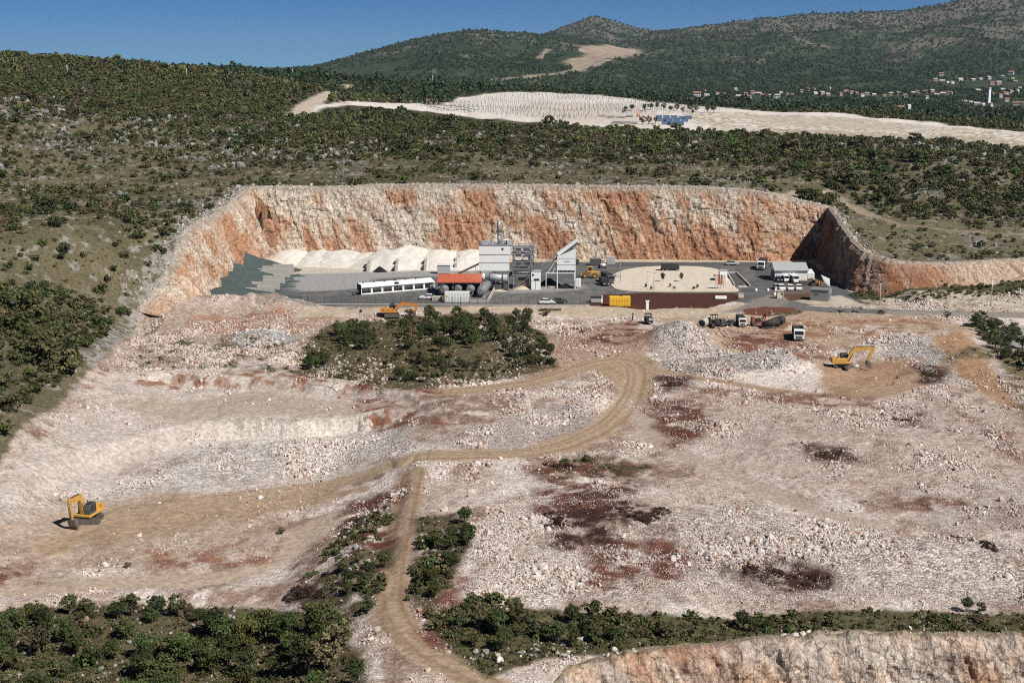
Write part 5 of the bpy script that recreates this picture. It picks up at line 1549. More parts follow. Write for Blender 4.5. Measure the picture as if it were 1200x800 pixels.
b = MB(); b.box((0.4, -0.6, 0.8), (2.6, 1.2, 1.6)); b.box((2.9, -0.8, 1.0), (1.4, 1.4, 2.0)); b.build('motor', M['dgrey'], e)

# --- belt conveyors
def conveyor(a, c, w, label, rl=True):
    ax, ay, az = a; cx, cy, cz = c
    e = empty('belt_conveyor', (ax, ay, 0), 0, label, 'conveyor')
    p0 = Vector((0, 0, az)); p1 = Vector((cx - ax, cy - ay, cz))
    b = MB(); b.bar(p0, p1, w, 0.18); b.build('belt', M['dgrey'], e)
    d = (p1 - p0); side = Vector((-d.y, d.x, 0)).normalized() * (w / 2 + 0.06)
    b = MB()
    for sgn in (-1, 1): b.bar(p0 + side * sgn - Vector((0, 0, .25)), p1 + side * sgn - Vector((0, 0, .25)), 0.1, 0.45)
    b.build('frame', M['grey'], e)
    for t in (0.35, 0.8):
        q = p0 + d * t
        for sgn in (-1, 1):
            b = MB(); b.bar(q + side * sgn - Vector((0, 0, .3)), Vector((q.x + side.x * sgn * 1.4, q.y + side.y * sgn * 1.4, 0)), 0.14); b.build('leg', M['grey'], e)
    return e
x0, y0 = PX(586, 341); x1, y1 = PX(606, 331)
conveyor((x0 - 2.5, y0 + 1, 1.2), (x1 + 0.6, y1 - 1.5, 4.7), 0.8, 'grey inclined belt conveyor rising beneath the mixing plant to the steel tower')
x0, y0 = PX(537, 324); x1, y1 = PX(560, 323)
conveyor((x0, y0 + 2, 0.8), (x1 + 1, y1 - 3, 4.6), 0.9, 'dark belt conveyor rising behind the red roofed shed to the plant')

# --- open screening tower
e = empty('screening_tower', (3.1, YP + 2.0, 0), 0, 'open grey steel tower packed with screens, hoppers and platforms', 'industrial tower')
for x in (-2.6, 2.6):
    for y in (-2.2, 2.2):
        b = MB(); b.bar((x, y, 0), (x, y, 12.2), 0.3); b.build('post', M['grey'], e)
for z in (4.3, 5.9, 8.0, 10.3, 12.1):
    b = MB(); b.box((0, 0, z), (6.0, 5.2, 0.16)); rail(b, [(-3, -2.6), (-1, -2.6), (1, -2.6), (3, -2.6), (3, 2.6)], z + .08, 1.0, 0.07); b.build('platform', M['grey'], e)
b = MB(); b.box((-1.3, -1.2, 9.2), (1.7, 1.8, 1.5)); b.box((1.2, -1.1, 9.4), (1.9, 1.9, 1.8)); b.box((1.1, -1.0, 11.3), (2.0, 1.8, 1.2)); b.box((-1.2, -1.0, 11.1), (1.5, 1.6, 1.0)); b.build('screen_box', M['white'], e)
b = MB(); b.tube((-1.3, -1.2, 6.9), (-1.3, -1.2, 7.8), 0.45, 0.95, 10); b.tube((1.3, -1.2, 6.7), (1.3, -1.2, 7.8), 0.5, 1.0, 10); b.tube((-2.1, -1.7, 5.1), (1.8, -1.7, 5.1), 0.5, n=12); b.build('hopper', M['lgrey'], e)
b = MB(); b.bar((-2.6, -2.2, 0.2), (2.6, -2.2, 4.2), 0.14); b.bar((-2.6, 2.2, 0.2), (2.6, 2.2, 4.2), 0.14); b.bar((2.6, -2.2, 4.4), (2.6, 2.2, 8), 0.14); b.bar((-2.6, -2.2, 6), (2.6, -2.2, 8), 0.12); b.build('brace', M['grey'], e)
b = MB(); b.tube((3.0, -1.6, 5), (3.0, -1.6, 14.2), 0.12, n=8); b.tube((2.2, -2.4, 0), (2.2, -2.4, 10), 0.18, n=8); b.build('pipe', M['dgrey'], e)
b = MB(); b.box((0.2, -0.2, 2.0), (3.2, 2.6, 2.2)); b.box((-1.9, -1.4, 1.2), (0.5, 0.5, 2.4)); b.build('weigh_hopper', M['steelbare'], e)
b = MB()
for i in range(14): b.box((2.75, -2.5 + i * 0.33, 0.3 + i * 0.3), (0.9, 0.34, 0.05))
b.bar((3.2, -2.6, 0.2), (3.2, 2.0, 4.4), 0.08); b.bar((2.3, -2.6, 0.2), (2.3, 2.0, 4.4), 0.08); b.build('stair', M['grey'], e)

# --- hot storage silo with covered skip way
sx = 15.6
e = empty('storage_silo', (sx, YP + 3.0, 0), 0, 'pale slant topped storage silo on white legs under a long inclined skip way', 'silo')
b = MB(); b.prism([(-2.65, 5.4), (2.65, 5.4), (2.65, 11.5), (-2.65, 9.3)], -2.4, 2.4); b.build('silo_body', M['clad'], e)
b = MB()
for z in (7.1, 8.9): b.box((0, -2.44, z), (5.34, 0.06, 0.08))
b.box((0.2, -2.45, 8.0), (1.4, 0.05, 0.3)); b.build('panel_seam', M['lgrey'], e)
b = MB()
for i in range(7): b.tube((-2.3 + i * 0.76, -1.9, 5.4), (-2.3 + i * 0.76, -1.9, 4.75), 0.34, 0.2, 8)
b.build('discharge_gate', M['dgrey'], e)
for x in (-2.55, 2.55):
    for y in (-2.2, 2.2):
        b = MB(); b.bar((x, y, 0), (x, y, 5.4), 0.3); b.build('leg', M['white'], e)
b = MB(); b.box((-1.6, -2.2, 4.6), (8.6, 0.25, 0.25)); b.box((-1.6, 2.2, 4.6), (8.6, 0.25, 0.25)); b.bar((-5.8, -2.2, 0), (-5.8, -2.2, 4.6), 0.2); b.build('ring_beam', M['white'], e)
b = MB(); b.bar((-5.4, -1.9, 4.7), (-3.6, -1.9, 7.4), 0.16); b.bar((-3.9, -1.9, 4.7), (-2.7, -1.9, 6.9), 0.16); b.bar((-5.4, 1.9, 4.7), (-3.6, 1.9, 7.4), 0.16); b.build('brace', M['white'], e)
b = MB(); b.box((3.2, -0.8, 7.6), (0.9, 1.3, 1.4)); b.build('motor_box', M['black'], e)
# skip way
p0 = Vector((-7.2, -0.6, 5.3)); p1 = Vector((3.4, -0.6, 13.2)); mid = p0.lerp(p1, 0.46)
b = MB(); b.bar(p0, mid, 1.7, 0.25)
for s_ in (-0.8, 0.8):
    for o_ in (0.0, 1.3): b.bar(p0 + Vector((0, s_, o_)), mid + Vector((0, s_, o_)), 0.14)
    for i in range(6):
        t0 = p0.lerp(mid, i / 6); t1 = p0.lerp(mid, (i + 1) / 6)
        b.bar(t0 + Vector((0, s_, 0)), t1 + Vector((0, s_, 1.3)), 0.1)
b.build('skip_track', M['grey'], e)
b = MB(); b.bar(mid + Vector((0, 0, .7)), p1 + Vector((0, 0, .7)), 1.9, 1.5); b.build('skip_cover', M['clad'], e)
b = MB(); b.bar(mid + Vector((0, -1.0, .1)), p1 + Vector((0, -1.0, .1)), 0.12, 0.6); b.build('cover_edge', M['dgrey'], e)

# --- control cabin
x, y = PX(628, 339.5)
e = empty('control_cabin', (x, y + 1.4, 0), 0, 'narrow white two storey control cabin between steel tower and silo', 'control cabin')
b = MB(); b.box((0, 0, 1.3), (2.7, 2.6, 2.6)); b.build('lower_module', M['white_clean'], e)
b = MB(); b.box((0, 0, 4.0), (2.8, 2.7, 2.5)); b.build('upper_module', M['white_clean'], e)
b = MB(); b.box((-0.85, -1.37, 4.3), (0.5, 0.06, 0.6)); b.box((0.2, -1.37, 2.95), (1.5, 0.06, 0.5)); b.build('window', M['glass'], e)
b = MB(); b.box((-0.05, -1.32, 1.3), (0.08, 0.05, 2.4)); b.build('door_gap', M['dgrey'], e)
b = MB(); b.box((0, 0, 5.33), (2.95, 2.85, 0.14)); b.build('roof', M['lgrey'], e)
x, y = PX(678, 336.5)
e = empty('switch_cabinet', (x, y + 0.6, 0), 0, 'slim white switch cabinet at the right foot of the silo', 'cabinet')
b = MB(); b.box((0, 0, 1.3), (1.4, 1.1, 2.4)); b.build('housing', M['white_clean'], e, 0.03)
b = MB(); b.box((0, -0.57, 1.3), (0.04, 0.04, 2.2)); b.box((0, 0, 0.05), (1.5, 1.2, 0.1)); b.build('door_gap', M['grey'], e)

# --- heaps of material
def heap(name, x, y, rx, ry, h, mat, label, cat, group=None, seed=0, rot=0.0, n=34, peak=(0, 0), flat=0.86, rough=0.1):
    g = np.linspace(-1.05, 1.05, n)
    gx, gy = np.meshgrid(g, g)
    rr = np.sqrt(gx ** 2 + gy ** 2)
    d = np.sqrt((gx - peak[0] * (1 - rr)) ** 2 + (gy - peak[1] * (1 - rr)) ** 2)
    z = np.clip(1 - d, 0, 1)
    z = np.where(z > flat, flat + (z - flat) * 0.35, z)
    z = z * (0.85 + 0.3 * fbm(gx * 2.2 + seed, gy * 2.2, 3, 850 + seed)) + (fbm(gx * 6, gy * 6, 3, 860 + seed) - 0.5) * rough * np.clip(z * 4, 0, 1)
    c, s = math.cos(rot), math.sin(rot)
    vx_ = gx * rx; vy_ = gy * ry
    v = np.stack([(vx_ * c - vy_ * s).ravel(), (vx_ * s + vy_ * c).ravel(), (z * h - 0.05).ravel()], 1)
    i = np.arange(n - 1)[:, None] * n + np.arange(n - 1)[None, :]
    f = np.stack([i, i + 1, i + n + 1, i + n], -1).reshape(-1, 4)
    me = np_mesh(name, v, f, mat, True)
    o = link(name, me); o.location = (x, y, gz(x, y) if abs(x) > 200 else 0.0)
    return tag(o, label, cat, group)
def gravel_mat(name, rgb, sc=3.0):
    m, nt, N, L_, bs = new_mat(name)
    tc = N.new('ShaderNodeTexCoord')
    n1 = N.new('ShaderNodeTexNoise'); n1.inputs['Scale'].default_value = 0.5; n1.inputs['Detail'].default_value = 8; n1.inputs['Roughness'].default_value = 0.7
    vo = N.new('ShaderNodeTexVoronoi'); vo.inputs['Scale'].default_value = sc
    L_.new(tc.outputs['Object'], n1.inputs['Vector']); L_.new(tc.outputs['Object'], vo.inputs['Vector'])
    cr = N.new('ShaderNodeMapRange'); cr.inputs['From Min'].default_value = 0.3; cr.inputs['From Max'].default_value = 0.7; cr.inputs['To Min'].default_value = 0.8; cr.inputs['To Max'].default_value = 1.15
    L_.new(n1.outputs['Fac'], cr.inputs['Value'])
    mm = N.new('ShaderNodeMix'); mm.data_type = 'RGBA'; mm.blend_type = 'MULTIPLY'; mm.inputs['Factor'].default_value = 1; mm.inputs['A'].default_value = (*rgb, 1)
    L_.new(cr.outputs['Result'], mm.inputs['B']); L_.new(mm.outputs['Result'], bs.inputs['Base Color'])
    bs.inputs['Roughness'].default_value = 1.0; bs.inputs['Specular IOR Level'].default_value = 0.1
    bp = N.new('ShaderNodeBump'); bp.inputs['Distance'].default_value = 0.2; bp.inputs['Strength'].default_value = 0.6
    L_.new(vo.outputs['Distance'], bp.inputs['Height']); L_.new(bp.outputs['Normal'], bs.inputs['Normal'])
    return m
G_CREAM = gravel_mat('cream crushed stone', (0.66, 0.62, 0.565)); G_GREY = gravel_mat('pale grey crushed stone', (0.60, 0.58, 0.54))
G_DARK = gravel_mat('dark green grey chippings', (0.072, 0.094, 0.094)); G_BLACK = gravel_mat('black asphalt mix', (0.02, 0.02, 0.021)); G_SAND = gravel_mat('pale sand', (0.50, 0.43, 0.33))
for i, (px, py, wpx, h, mt, lab) in enumerate([
        (338, 306, 34, 4.6, G_CREAM, 'cream gravel pile in the left rear corner of the pit'), (368, 307, 34, 4.3, G_GREY, 'greyish gravel pile, second from the left below the orange wall'),
        (400, 308, 44, 4.6, G_GREY, 'broad pale gravel pile, third from the left below the orange wall'), (432, 309, 36, 4.3, G_CREAM, 'low cream gravel pile left of the black hole'),
        (456, 311, 54, 6.2, G_GREY, 'wide pale gravel pile with a black hole in its foot'), (482, 310, 46, 6.8, G_CREAM, 'tall cream gravel pile right of the black hole'),
        (515, 311, 50, 6.0, G_CREAM, 'long cream gravel pile behind the red roofed shed'), (546, 311, 40, 6.2, G_CREAM, 'cream gravel pile against the clad mixing plant')]):
    x, y = PX(px, py + 4)
    heap('gravel_pile', x, y + 8.5, wpx / 2 / 3.55 * 2.0, 13.0, h * 1.08, mt, lab, 'gravel pile', 'pale gravel piles below the quarry wall', i, peak=(0.15 * math.sin(i * 2.1), 0.2), flat=0.62, rough=0.16)
x, y = PX(445, 319)
heap('dark_hole_heap', x, y + 1.2, 2.4, 1.6, 1.9, G_BLACK, 'small black heap standing in for the dark hole in the gravel pile', 'heap', seed=30)  # black heap added in place of a dark recess in the gravel
for px, py in ((431, 318.5), (464, 318), (498, 317), (534, 316)):
    x, y = PX(px, py)
    b = MB(); b.box((0, 3, 1.0), (0.8, 6.5, 2.0)); b.box((0, 5.0, 2.6), (0.8, 2.6, 1.2)); o = b.build('divider_wall', M['concrete'], None, 0.05); o.location = (x, y, -0.05)
    tag(o, {431: 'leftmost concrete divider between the pale gravel piles', 464: 'concrete divider just right of the black hole', 498: 'concrete divider left of the small silver shed', 534: 'concrete divider behind the red roofed shed'}[px], 'divider wall')
heap('asphalt_heap', 10.8, YP + 6.0, 4.2, 2.6, 2.5, G_BLACK, 'black asphalt heap under the skip way beside the silo', 'heap', seed=31)
heap('asphalt_heap', 15.6, YP + 3.0, 3.6, 2.0, 1.2, G_BLACK, 'low black asphalt heap between the white silo legs', 'heap', seed=32)
x, y = PX(611, 339); heap('sand_heap', x, y + 0.5, 3.2, 1.8, 1.2, G_SAND, 'small pale sand spill at the foot of the steel tower', 'heap', seed=33)
x, y = PX(645, 336.5); heap('sand_heap', x, y + 0.4, 4.0, 1.4, 0.7, G_SAND, 'low sand strip in front of the black asphalt heap', 'heap', seed=34)
x, y = PX(585, 341); heap('sand_heap', x, y, 2.6, 1.2, 0.6, G_SAND, 'flat sand spill under the dryer drum', 'heap', seed=35)

# --- stepped concrete bays filled with dark chippings
walls = [(300, 344, 321.0, 'rearmost'), (290, 339.5, 326.5, 'second from the back'), (296, 333.5, 333.0, 'third from the back'), (288, 327.5, 340.0, 'fourth from the back'), (280, 321.5, 347.5, 'nearest')]
ORD = ['rearmost', 'second', 'middle', 'fourth', 'nearest']
for i, (xa, xb, yb, nm) in enumerate(walls):
    x1, y1 = PX(xb, yb); x0, _ = PX(xa, yb)
    b = MB()
    nb = int((x1 - x0) / 1.6)
    for k in range(nb):
        hh = 1.6 if k == nb - 1 else 2.4 if k > nb - 4 else 3.0
        b.box((x1 - x0 - 0.8 - k * 1.6, 0.4, hh / 2), (1.58, 0.8, hh))
    o = b.build('bay_wall', M['concrete'], None); o.location = (x0, y1, -0.02)
    tag(o, f'pale concrete block wall of the dark chipping bays, {nm}', 'bay wall', 'stepped concrete bay walls')
dk = [(296, 317, 15.5, 4.6, 6.6), (289, 326.5, 14.5, 3.2, 5.2), (286, 333.0, 13.0, 3.0, 4.4), (280, 340.0, 12.5, 3.0, 4.2), (284, 349.5, 17.0, 4.4, 4.0)]
for i, (px, py, rx, ry, h) in enumerate(dk):
    x, y = PX(px, py)
    o = heap('dark_gravel_pile', x, y + 0.3, rx, ry * 1.75, h, G_DARK, f'dark green grey chipping pile, {ORD[i]} of the five beside the left wall', 'gravel pile', 'dark chipping piles in the bays', 40 + i, peak=(-0.35, 0.1), rough=0.06)
x, y = PX(335, 333); 
for i, (px, py, w) in enumerate([(349, 323.5, 2.6), (343, 330, 2.6), (337, 336, 2.6), (331, 342.5, 2.6), (326, 348.5, 3.4)]):
    x, y = PX(px, py)
    heap('chipping_spill', x, y, w, 1.7, 0.75, G_DARK, f'low dark chipping spill at the end of a bay wall, {ORD[i]} of five', 'gravel pile', 'dark spills at the bay wall ends', 50 + i)

# --- row of cold feed bins
xa, ya = PX(423, 345.5); xb, yb = PX(509, 338.5)
Lr_ = math.hypot(xb - xa, yb - ya); an = math.atan2(yb - ya, xb - xa)
e = empty('cold_feed_unit', (xa, ya, 0), an, 'long row of seven white feed bins under one narrow white roof', 'feed bins'); e.scale = (1, 1, 0.86)
nb = 7; bw = Lr_ / nb
b = MB(); b.prism([(-0.45, 2.35), (2.4, 3.35), (2.4, 3.5), (-0.45, 2.5)], 0.0, Lr_, 'x'); b.build('roof', M['clad'], e)
for i in range(nb):
    x = (i + 0.5) * bw
    h = MB()
    vs = [(x - bw * .4, 0.15, 2.2), (x + bw * .4, 0.15, 2.2), (x + bw * .4, 2.2, 2.2), (x - bw * .4, 2.2, 2.2), (x - .5, 0.8, 0.9), (x + .5, 0.8, 0.9), (x + .5, 1.6, 0.9), (x - .5, 1.6, 0.9)]
    h._add(vs, [(0, 1, 5, 4), (1, 2, 6, 5), (2, 3, 7, 6), (3, 0, 4, 7), (4, 5, 6, 7)])
    hp = h.build('feed_bin', M['lgrey'], e)
    f = MB()
    for xx in (x - bw * .46, x + bw * .46): f.bar((xx, 0, 0), (xx, 0, 2.4), 0.26); f.bar((xx, 2.3, 0), (xx, 2.3, 3.3), 0.2)
    f.box((x, 0, 2.3), (bw * .94, 0.2, 0.24)); f.box((x, 0, 0.25), (bw * .94, 0.2, 0.4)); f.build('bin_frame', M['white_clean'], hp)
b = MB(); b.box((-0.1, 1.0, 1.7), (0.15, 2.9, 3.4)); b.build('end_panel', M['black'], e)
b = MB(); b.box((Lr_ / 2, 1.2, 0.55), (Lr_, 0.8, 0.2)); b.build('collecting_belt', M['black'], e)
b = MB(); b.tube((bw * 3.4, -0.1, 2.55), (bw * 3.4, 0.5, 2.7), 0.75, n=14); b.build('round_hood', M['black'], e)
b = MB()
for i in range(6): b.box((bw * (i + 0.5), 2.2, 3.6), (0.35, 0.3, 0.35))
b.build('ridge_vent', M['black'], e)
b = MB(); b.bar((-0.1, 0.6, 1.6), (-2.2, 0.3, 0.5), 0.5); b.bar((-1.7, 0.3, 0), (-1.7, 0.3, 0.8), 0.2); b.build('belt_tail', M['dgrey'], e)

# --- red roofed shed, tanks, container
xa, ya = PX(513, 346); xb, yb = PX(563.5, 346)
wd = xb - xa
e = empty('red_roofed_shed', (xa, ya + 1.0, 0), 0, 'open fronted beige shed with a bright orange red sheet roof', 'shed')
b = MB(); b.prism([(-0.6, 3.55), (7.2, 4.7), (7.2, 4.85), (-0.6, 3.7)], -0.2, wd + 0.2, 'x')
b.build('roof', M['red'], e)
b = MB()
for i in range(int(wd / 0.9)): b.bar((0.2 + i * 0.9, -0.6, 3.73), (0.2 + i * 0.9, 7.2, 4.88), 0.06)
b.build('roof_rib', M['red'], e)
b = MB(); b.box((wd / 2, 6.9, 2.25), (wd, 0.2, 4.5)); b.box((0.1, 3.4, 1.8), (0.2, 6.8, 3.6)); b.box((wd - 0.1, 3.4, 1.8), (0.2, 6.8, 3.6)); b.box((0.9, 0.1, 1.7), (1.7, 0.2, 3.4)); b.build('wall', M['beige'], e)
for x in (wd * .35, wd * .68):
    b = MB(); b.bar((x, 0.1, 0), (x, 0.1, 3.5), 0.22); b.build('post', M['lgrey'], e)
b = MB(); b.box((wd / 2, -0.62, 3.55), (wd + .3, 0.08, 0.3)); b.build('gutter', M['dred'], e)
TK = [((533, 335.0), (519, 347.0), 1.15, 'leftmost'), ((547, 334.5), (536, 346), 1.15, 'second from the left'), ((561, 334.5), (550, 347.0), 1.2, 'third from the left'), ((575, 335.0), (563, 349.0), 1.3, 'rightmost')]
for (pa, pb, r, nm) in TK:
    ax, ay = PX(*pa); bx, by = PX(*pb)
    ln = math.hypot(bx - ax, by - ay); an = math.atan2(by - ay, bx - ax)
    e = empty('bitumen_tank', (ax, ay, 0), an, f'grey horizontal bitumen tank in front of the red roofed shed, {nm}', 'tank', 'bitumen tanks in front of the shed')
    b = MB(); b.tube((0.5, 0, 1.75), (ln - 0.4, 0, 1.75), r, n=20); b.tube((ln - 0.4, 0, 1.75), (ln, 0, 1.75), r, r * .6, 20); b.tube((0.1, 0, 1.75), (0.5, 0, 1.75), r * .6, r, 20); b.build('tank_shell', M['tank'], e)
    for x in (1.6, ln - 1.6):
        b = MB(); b.box((x, 0, 0.4), (0.4, r * 1.7, 0.9)); b.build('cradle', M['concrete'], e)
    b = MB(); b.tube((ln * .5, 0, 1.7 + r), (ln * .5, 0, 2.1 + r), 0.3, n=10); b.bar((1.0, .3, 1.8 + r), (ln - 1, .3, 1.8 + r), 0.07); b.build('manhole', M['dgrey'], e)
x, y = PX(535.5, 354.5)
e = empty('site_container', (x, y + 1.25, 0), 0, 'white site container in front of the grey bitumen tanks', 'container')
b = MB(); b.box((0, 0, 1.45), (6.7, 2.45, 2.7)); b.build('shell', M['white'], e, 0.03)
b = MB()
for i in range(16): b.box((-3.1 + i * 0.41, -1.245, 1.45), (0.09, 0.05, 2.4))
b.build('corrugation', M['white'], e)
b = MB(); b.box((-2.7, -1.26, 1.75), (0.5, 0.06, 0.5)); b.build('label_plate', M['byellow'], e)
b = MB()
for sx_ in (-3.2, 3.2): b.box((sx_, 0, 0.06), (0.3, 2.4, 0.12))
b.build('skid', M['dgrey'], e)
xa, ya = PX(551, 354.5); xb, yb = PX(571, 354.5); xc, yc = PX(582, 335.5)
b = MB(); b.bar((xa, ya, 0.45), (xb, yb, 0.45), 0.35, 0.9); b.bar((xb + .1, yb + 0.2, 0.45), (xc, yc, 0.45), 0.35, 0.9)
tag(b.build('containment_kerb', M['concrete'], None), 'low pale concrete kerb wall around the right hand tanks', 'kerb wall')
xa, ya = PX(508, 352)
b = MB(); b.box((0, 0, 0.55), (2.8, 1.6, 1.1)); b.box((0, 0, 1.14), (2.4, 1.2, 0.1)); o = b.build('concrete_block', M['concrete'], None, 0.04); xq, yq = PX(512, 352.5); o.location = (xq, yq + 0.9, 0)
tag(o, 'low concrete base at the left end of the tanks', 'concrete base')
x, y = PX(520, 321)
e = empty('small_shed', (x, y + 1, 0), 0, 'small silver flat roofed shed behind the red roofed shed', 'shed')
b = MB(); b.box((0, 0, 1.5), (4.0, 2.6, 2.4)); b.build('wall', M['lgrey'], e)
b = MB(); b.box((0, 0, 2.78), (4.4, 3.0, 0.14)); b.build('roof', M['white'], e)
for sx_ in (-1.7, 1.7):
    b = MB(); b.box((sx_, -1.1, 0.15), (0.25, 0.25, 0.3)); b.build('leg', M['grey'], e)

# --- mesh fence in front of the yard
xa, ya = PX(331, 356.0); xb, yb = PX(690, 358.0)
n = 37
e = empty('mesh_fence', (xa, ya, 0), math.atan2(yb - ya, xb - xa), 'dark wire mesh fence along the front edge of the asphalt yard', 'fence')
ln = math.hypot(xb - xa, yb - ya)
pm = MB(); pm.bar((0, 0, -0.2), (0, 0, 2.1), 0.11); pm.bar((0, 0, 2.1), (0, -0.25, 2.4), 0.09)
p0 = pm.build('post', M['dgrey'], e)
for i in range(1, n):
    c = p0.copy(); COL.objects.link(c); c.parent = e; c.location = (ln * i / (n - 1), 0, 0)
b = MB()
for k in range(9): b.bar((0, 0.04, 0.15 + k * 0.23), (ln, 0.04, 0.15 + k * 0.23), 0.022)
for k in range(int(ln / 0.4)): b.bar((k * 0.4, 0.05, 0.1), (k * 0.4, 0.05, 2.05), 0.018)
b.build('mesh_panel', M['dgrey'], e)
b = MB(); b.box((ln / 2, 0, 0.05), (ln, 0.3, 0.3)); b.build('footing', M['concrete'], e)
xa, ya = PX(690, 358.8); xb, yb = PX(824, 364.0)
# ------------------------------------------------------------------ vehicles (forward is +X)
def wheel(parent, x, y, r, w, hub=None, name='wheel'):
    b = MB(); b.tube((x, y - w / 2, r), (x, y + w / 2, r), r, n=16); o = b.build(name, M['rubber'], parent)
    if hub:
        h = MB(); h.tube((x, y - w / 2 - 0.02, r), (x, y + w / 2 + 0.02, r), r * 0.55, n=12); h.build('rim', hub, o)
    return o
def car(px, py, rz, mat, label, kind='hatch', group='cars parked in the yard', z=None, s=1.0, at=None):
    x, y = at if at else W1(px, py)
    e = empty('parked_car', (x, y, gz(x, y) if z is None else z), rz, label, 'car', group)
    e.scale = (s, s, s)
    b = MB()
    if kind == 'van':
        prof = [(2.3, 0.3), (2.3, 0.95), (1.9, 1.1), (1.35, 1.85), (-2.3, 1.95), (-2.35, 0.3)]
        gl = [(1.88, 1.12), (1.38, 1.78), (-0.2, 1.82), (-0.2, 1.15)]; roof = 1.95
    else:
        prof = [(2.1, 0.28), (2.12, 0.72), (1.95, 0.82), (1.0, 0.96), (-1.7, 1.0), (-2.08, 0.92), (-2.12, 0.3)]
        gl = [(1.0, 0.96), (0.3, 1.4), (-1.2, 1.42), (-1.85, 0.98)]
    b.prism(prof, -0.86, 0.86); b.build('body', mat, e, 0.06)
    if kind != 'van':
        g = MB(); g.prism(gl, -0.76, 0.76); g.build('window', M['glass'], e, 0.03)
        r = MB(); r.prism([(0.32, 1.39), (0.25, 1.47), (-1.15, 1.48), (-1.25, 1.40)], -0.72, 0.72); r.build('roof', mat, e, 0.02)
    else:
        g = MB(); g.prism(gl, -0.885, 0.885); g.prism([(1.95, 1.12), (1.40, 1.82), (1.37, 1.80), (1.92, 1.10)], -0.75, 0.75); g.build('window', M['glass'], e)
    for x_ in (1.3, -1.3):
        for y_ in (-0.8, 0.8): wheel(e, x_, y_, 0.32, 0.2, M['lgrey'])
    l = MB()
    for y_ in (-0.62, 0.62): l.box((2.09 if kind != 'van' else 2.3, y_, 0.72), (0.08, 0.32, 0.14))
    l.build('headlight', M['white_clean'], e)
    return e
DOWN = -math.pi / 2
car(501, 350.5, math.pi * 0.98, M['white_clean'], 'white hatchback parked left of the white site container', z=0)
car(641, 356.0, 0.05, M['white_clean'], 'white saloon car by the fence in front of the plant', z=0)
car(656, 355.2, 0.1, M['black'], 'black saloon car right of the white one by the fence', z=0)
car(912.5, 329.5, DOWN, M['black'], 'black car in the rear row before the white shed', z=0)
car(920.5, 329.5, DOWN, M['white_clean'], 'white van, left one in the rear row before the shed', 'van', z=0)
car(930.5, 330.5, DOWN + 0.1, M['white_clean'], 'large white van with dark front right in the rear row', 'van', z=0, s=1.12)
car(915.5, 339.5, DOWN, M['white_clean'], 'white car at the left end of the front row', z=0, s=1.05)
car(926.0, 339.5, DOWN - 0.1, M['white_clean'], 'white car in the middle of the front row', z=0)
car(936.0, 339.5, DOWN - 0.15, M['white_clean'], 'white car at the right end of the front row', z=0)
car(910.0, 338.5, DOWN, M['lgrey'], 'silver car squeezed at the left of the front row', z=0, s=0.95)
car(858, 310.5, 0.0, M['lgrey'], 'small grey car at the foot of the rear quarry wall', z=0)
car(708.0, 334.0, DOWN + 0.2, M['black'], 'black van standing before the black lorry by the oval bed', 'van', z=0, s=1.1)

def lorry(px, py, rz, cab, label, bed='box', bedmat=None, s=1.0, z=None, group=None):
    x, y = W1(px, py)
    e = empty('dump_truck' if bed == 'tip' else 'lorry', (x, y, gz(x, y) if z is None else z), rz, label, 'truck', group)
    e.scale = (s, s, s)
    b = MB(); b.box((-0.4, 0, 0.85), (7.2, 0.9, 0.35)); b.build('chassis', M['dgrey'], e)
    b = MB(); b.prism([(2.0, 0.75), (3.75, 0.75), (3.8, 1.7), (3.55, 2.75), (2.2, 2.85), (2.0, 2.6)], -1.2, 1.2); c = b.build('cab', cab, e, 0.08)
    g = MB(); g._add([(3.815, -1.05, 1.72), (3.815, 1.05, 1.72), (3.585, 0.98, 2.6), (3.585, -0.98, 2.6), (3.78, -1.05, 1.72), (3.78, 1.05, 1.72), (3.55, 0.98, 2.6), (3.55, -0.98, 2.6)],
                     [(0, 1, 2, 3), (7, 6, 5, 4), (0, 4, 5, 1), (1, 5, 6, 2), (2, 6, 7, 3), (3, 7, 4, 0)])
    g.box((2.95, 0, 2.15), (1.0, 2.44, 0.7)); g.build('windscreen', M['glass'], c)
    h = MB(); h.box((3.82, 0, 0.72), (0.12, 2.35, 0.45)); h.box((3.80, 0, 1.25), (0.06, 1.5, 0.3)); h.build('bumper', M['dgrey'], c)
    l = MB()
    for y_ in (-0.95, 0.95): l.box((3.86, y_, 0.85), (0.1, 0.35, 0.2))
    l.build('headlight', M['white_clean'], c)
    if bed == 'tip':
        t = MB()
        t.prism([(-3.9, 1.15), (1.7, 1.15), (1.75, 1.3), (-3.9, 1.3)], -1.2, 1.2)
        for y_ in (-1.2, 1.2): t.prism([(-3.9, 1.3), (1.75, 1.3), (1.85, 2.75), (-3.9, 2.55)], y_ - 0.05, y_ + 0.05)
        t.prism([(1.68, 1.3), (1.78, 1.3), (2.0, 2.95), (1.9, 2.95)], -1.2, 1.2); t.box((-3.95, 0, 1.9), (0.1, 2.4, 1.3))
        for x_ in (-3, -1.8, -0.6, 0.6):
            for y_ in (-1.29, 1.29): t.box((x_, y_, 1.95), (0.12, 0.08, 1.3))
        t.build('tipper_body', bedmat or M['dgrey'], e)
    elif bed == 'box':
        t = MB(); t.box((-1.0, 0, 2.1), (5.4, 2.35, 2.0)); t.build('box_body', bedmat or M['black'], e, 0.04)
    elif bed == 'drum':
        t = MB(); t.tube((1.2, 0, 2.2), (-1.6, 0, 2.5), 1.15, 1.25, 16); t.tube((-1.6, 0, 2.5), (-3.2, 0, 2.7), 1.25, 0.6, 16); t.build('drum', bedmat or M['white'], e)
    for x_ in (2.8, -1.5, -2.9):
        for y_ in (-1.0, 1.0): wheel(e, x_, y_, 0.52, 0.36, M['grey'])
    return e
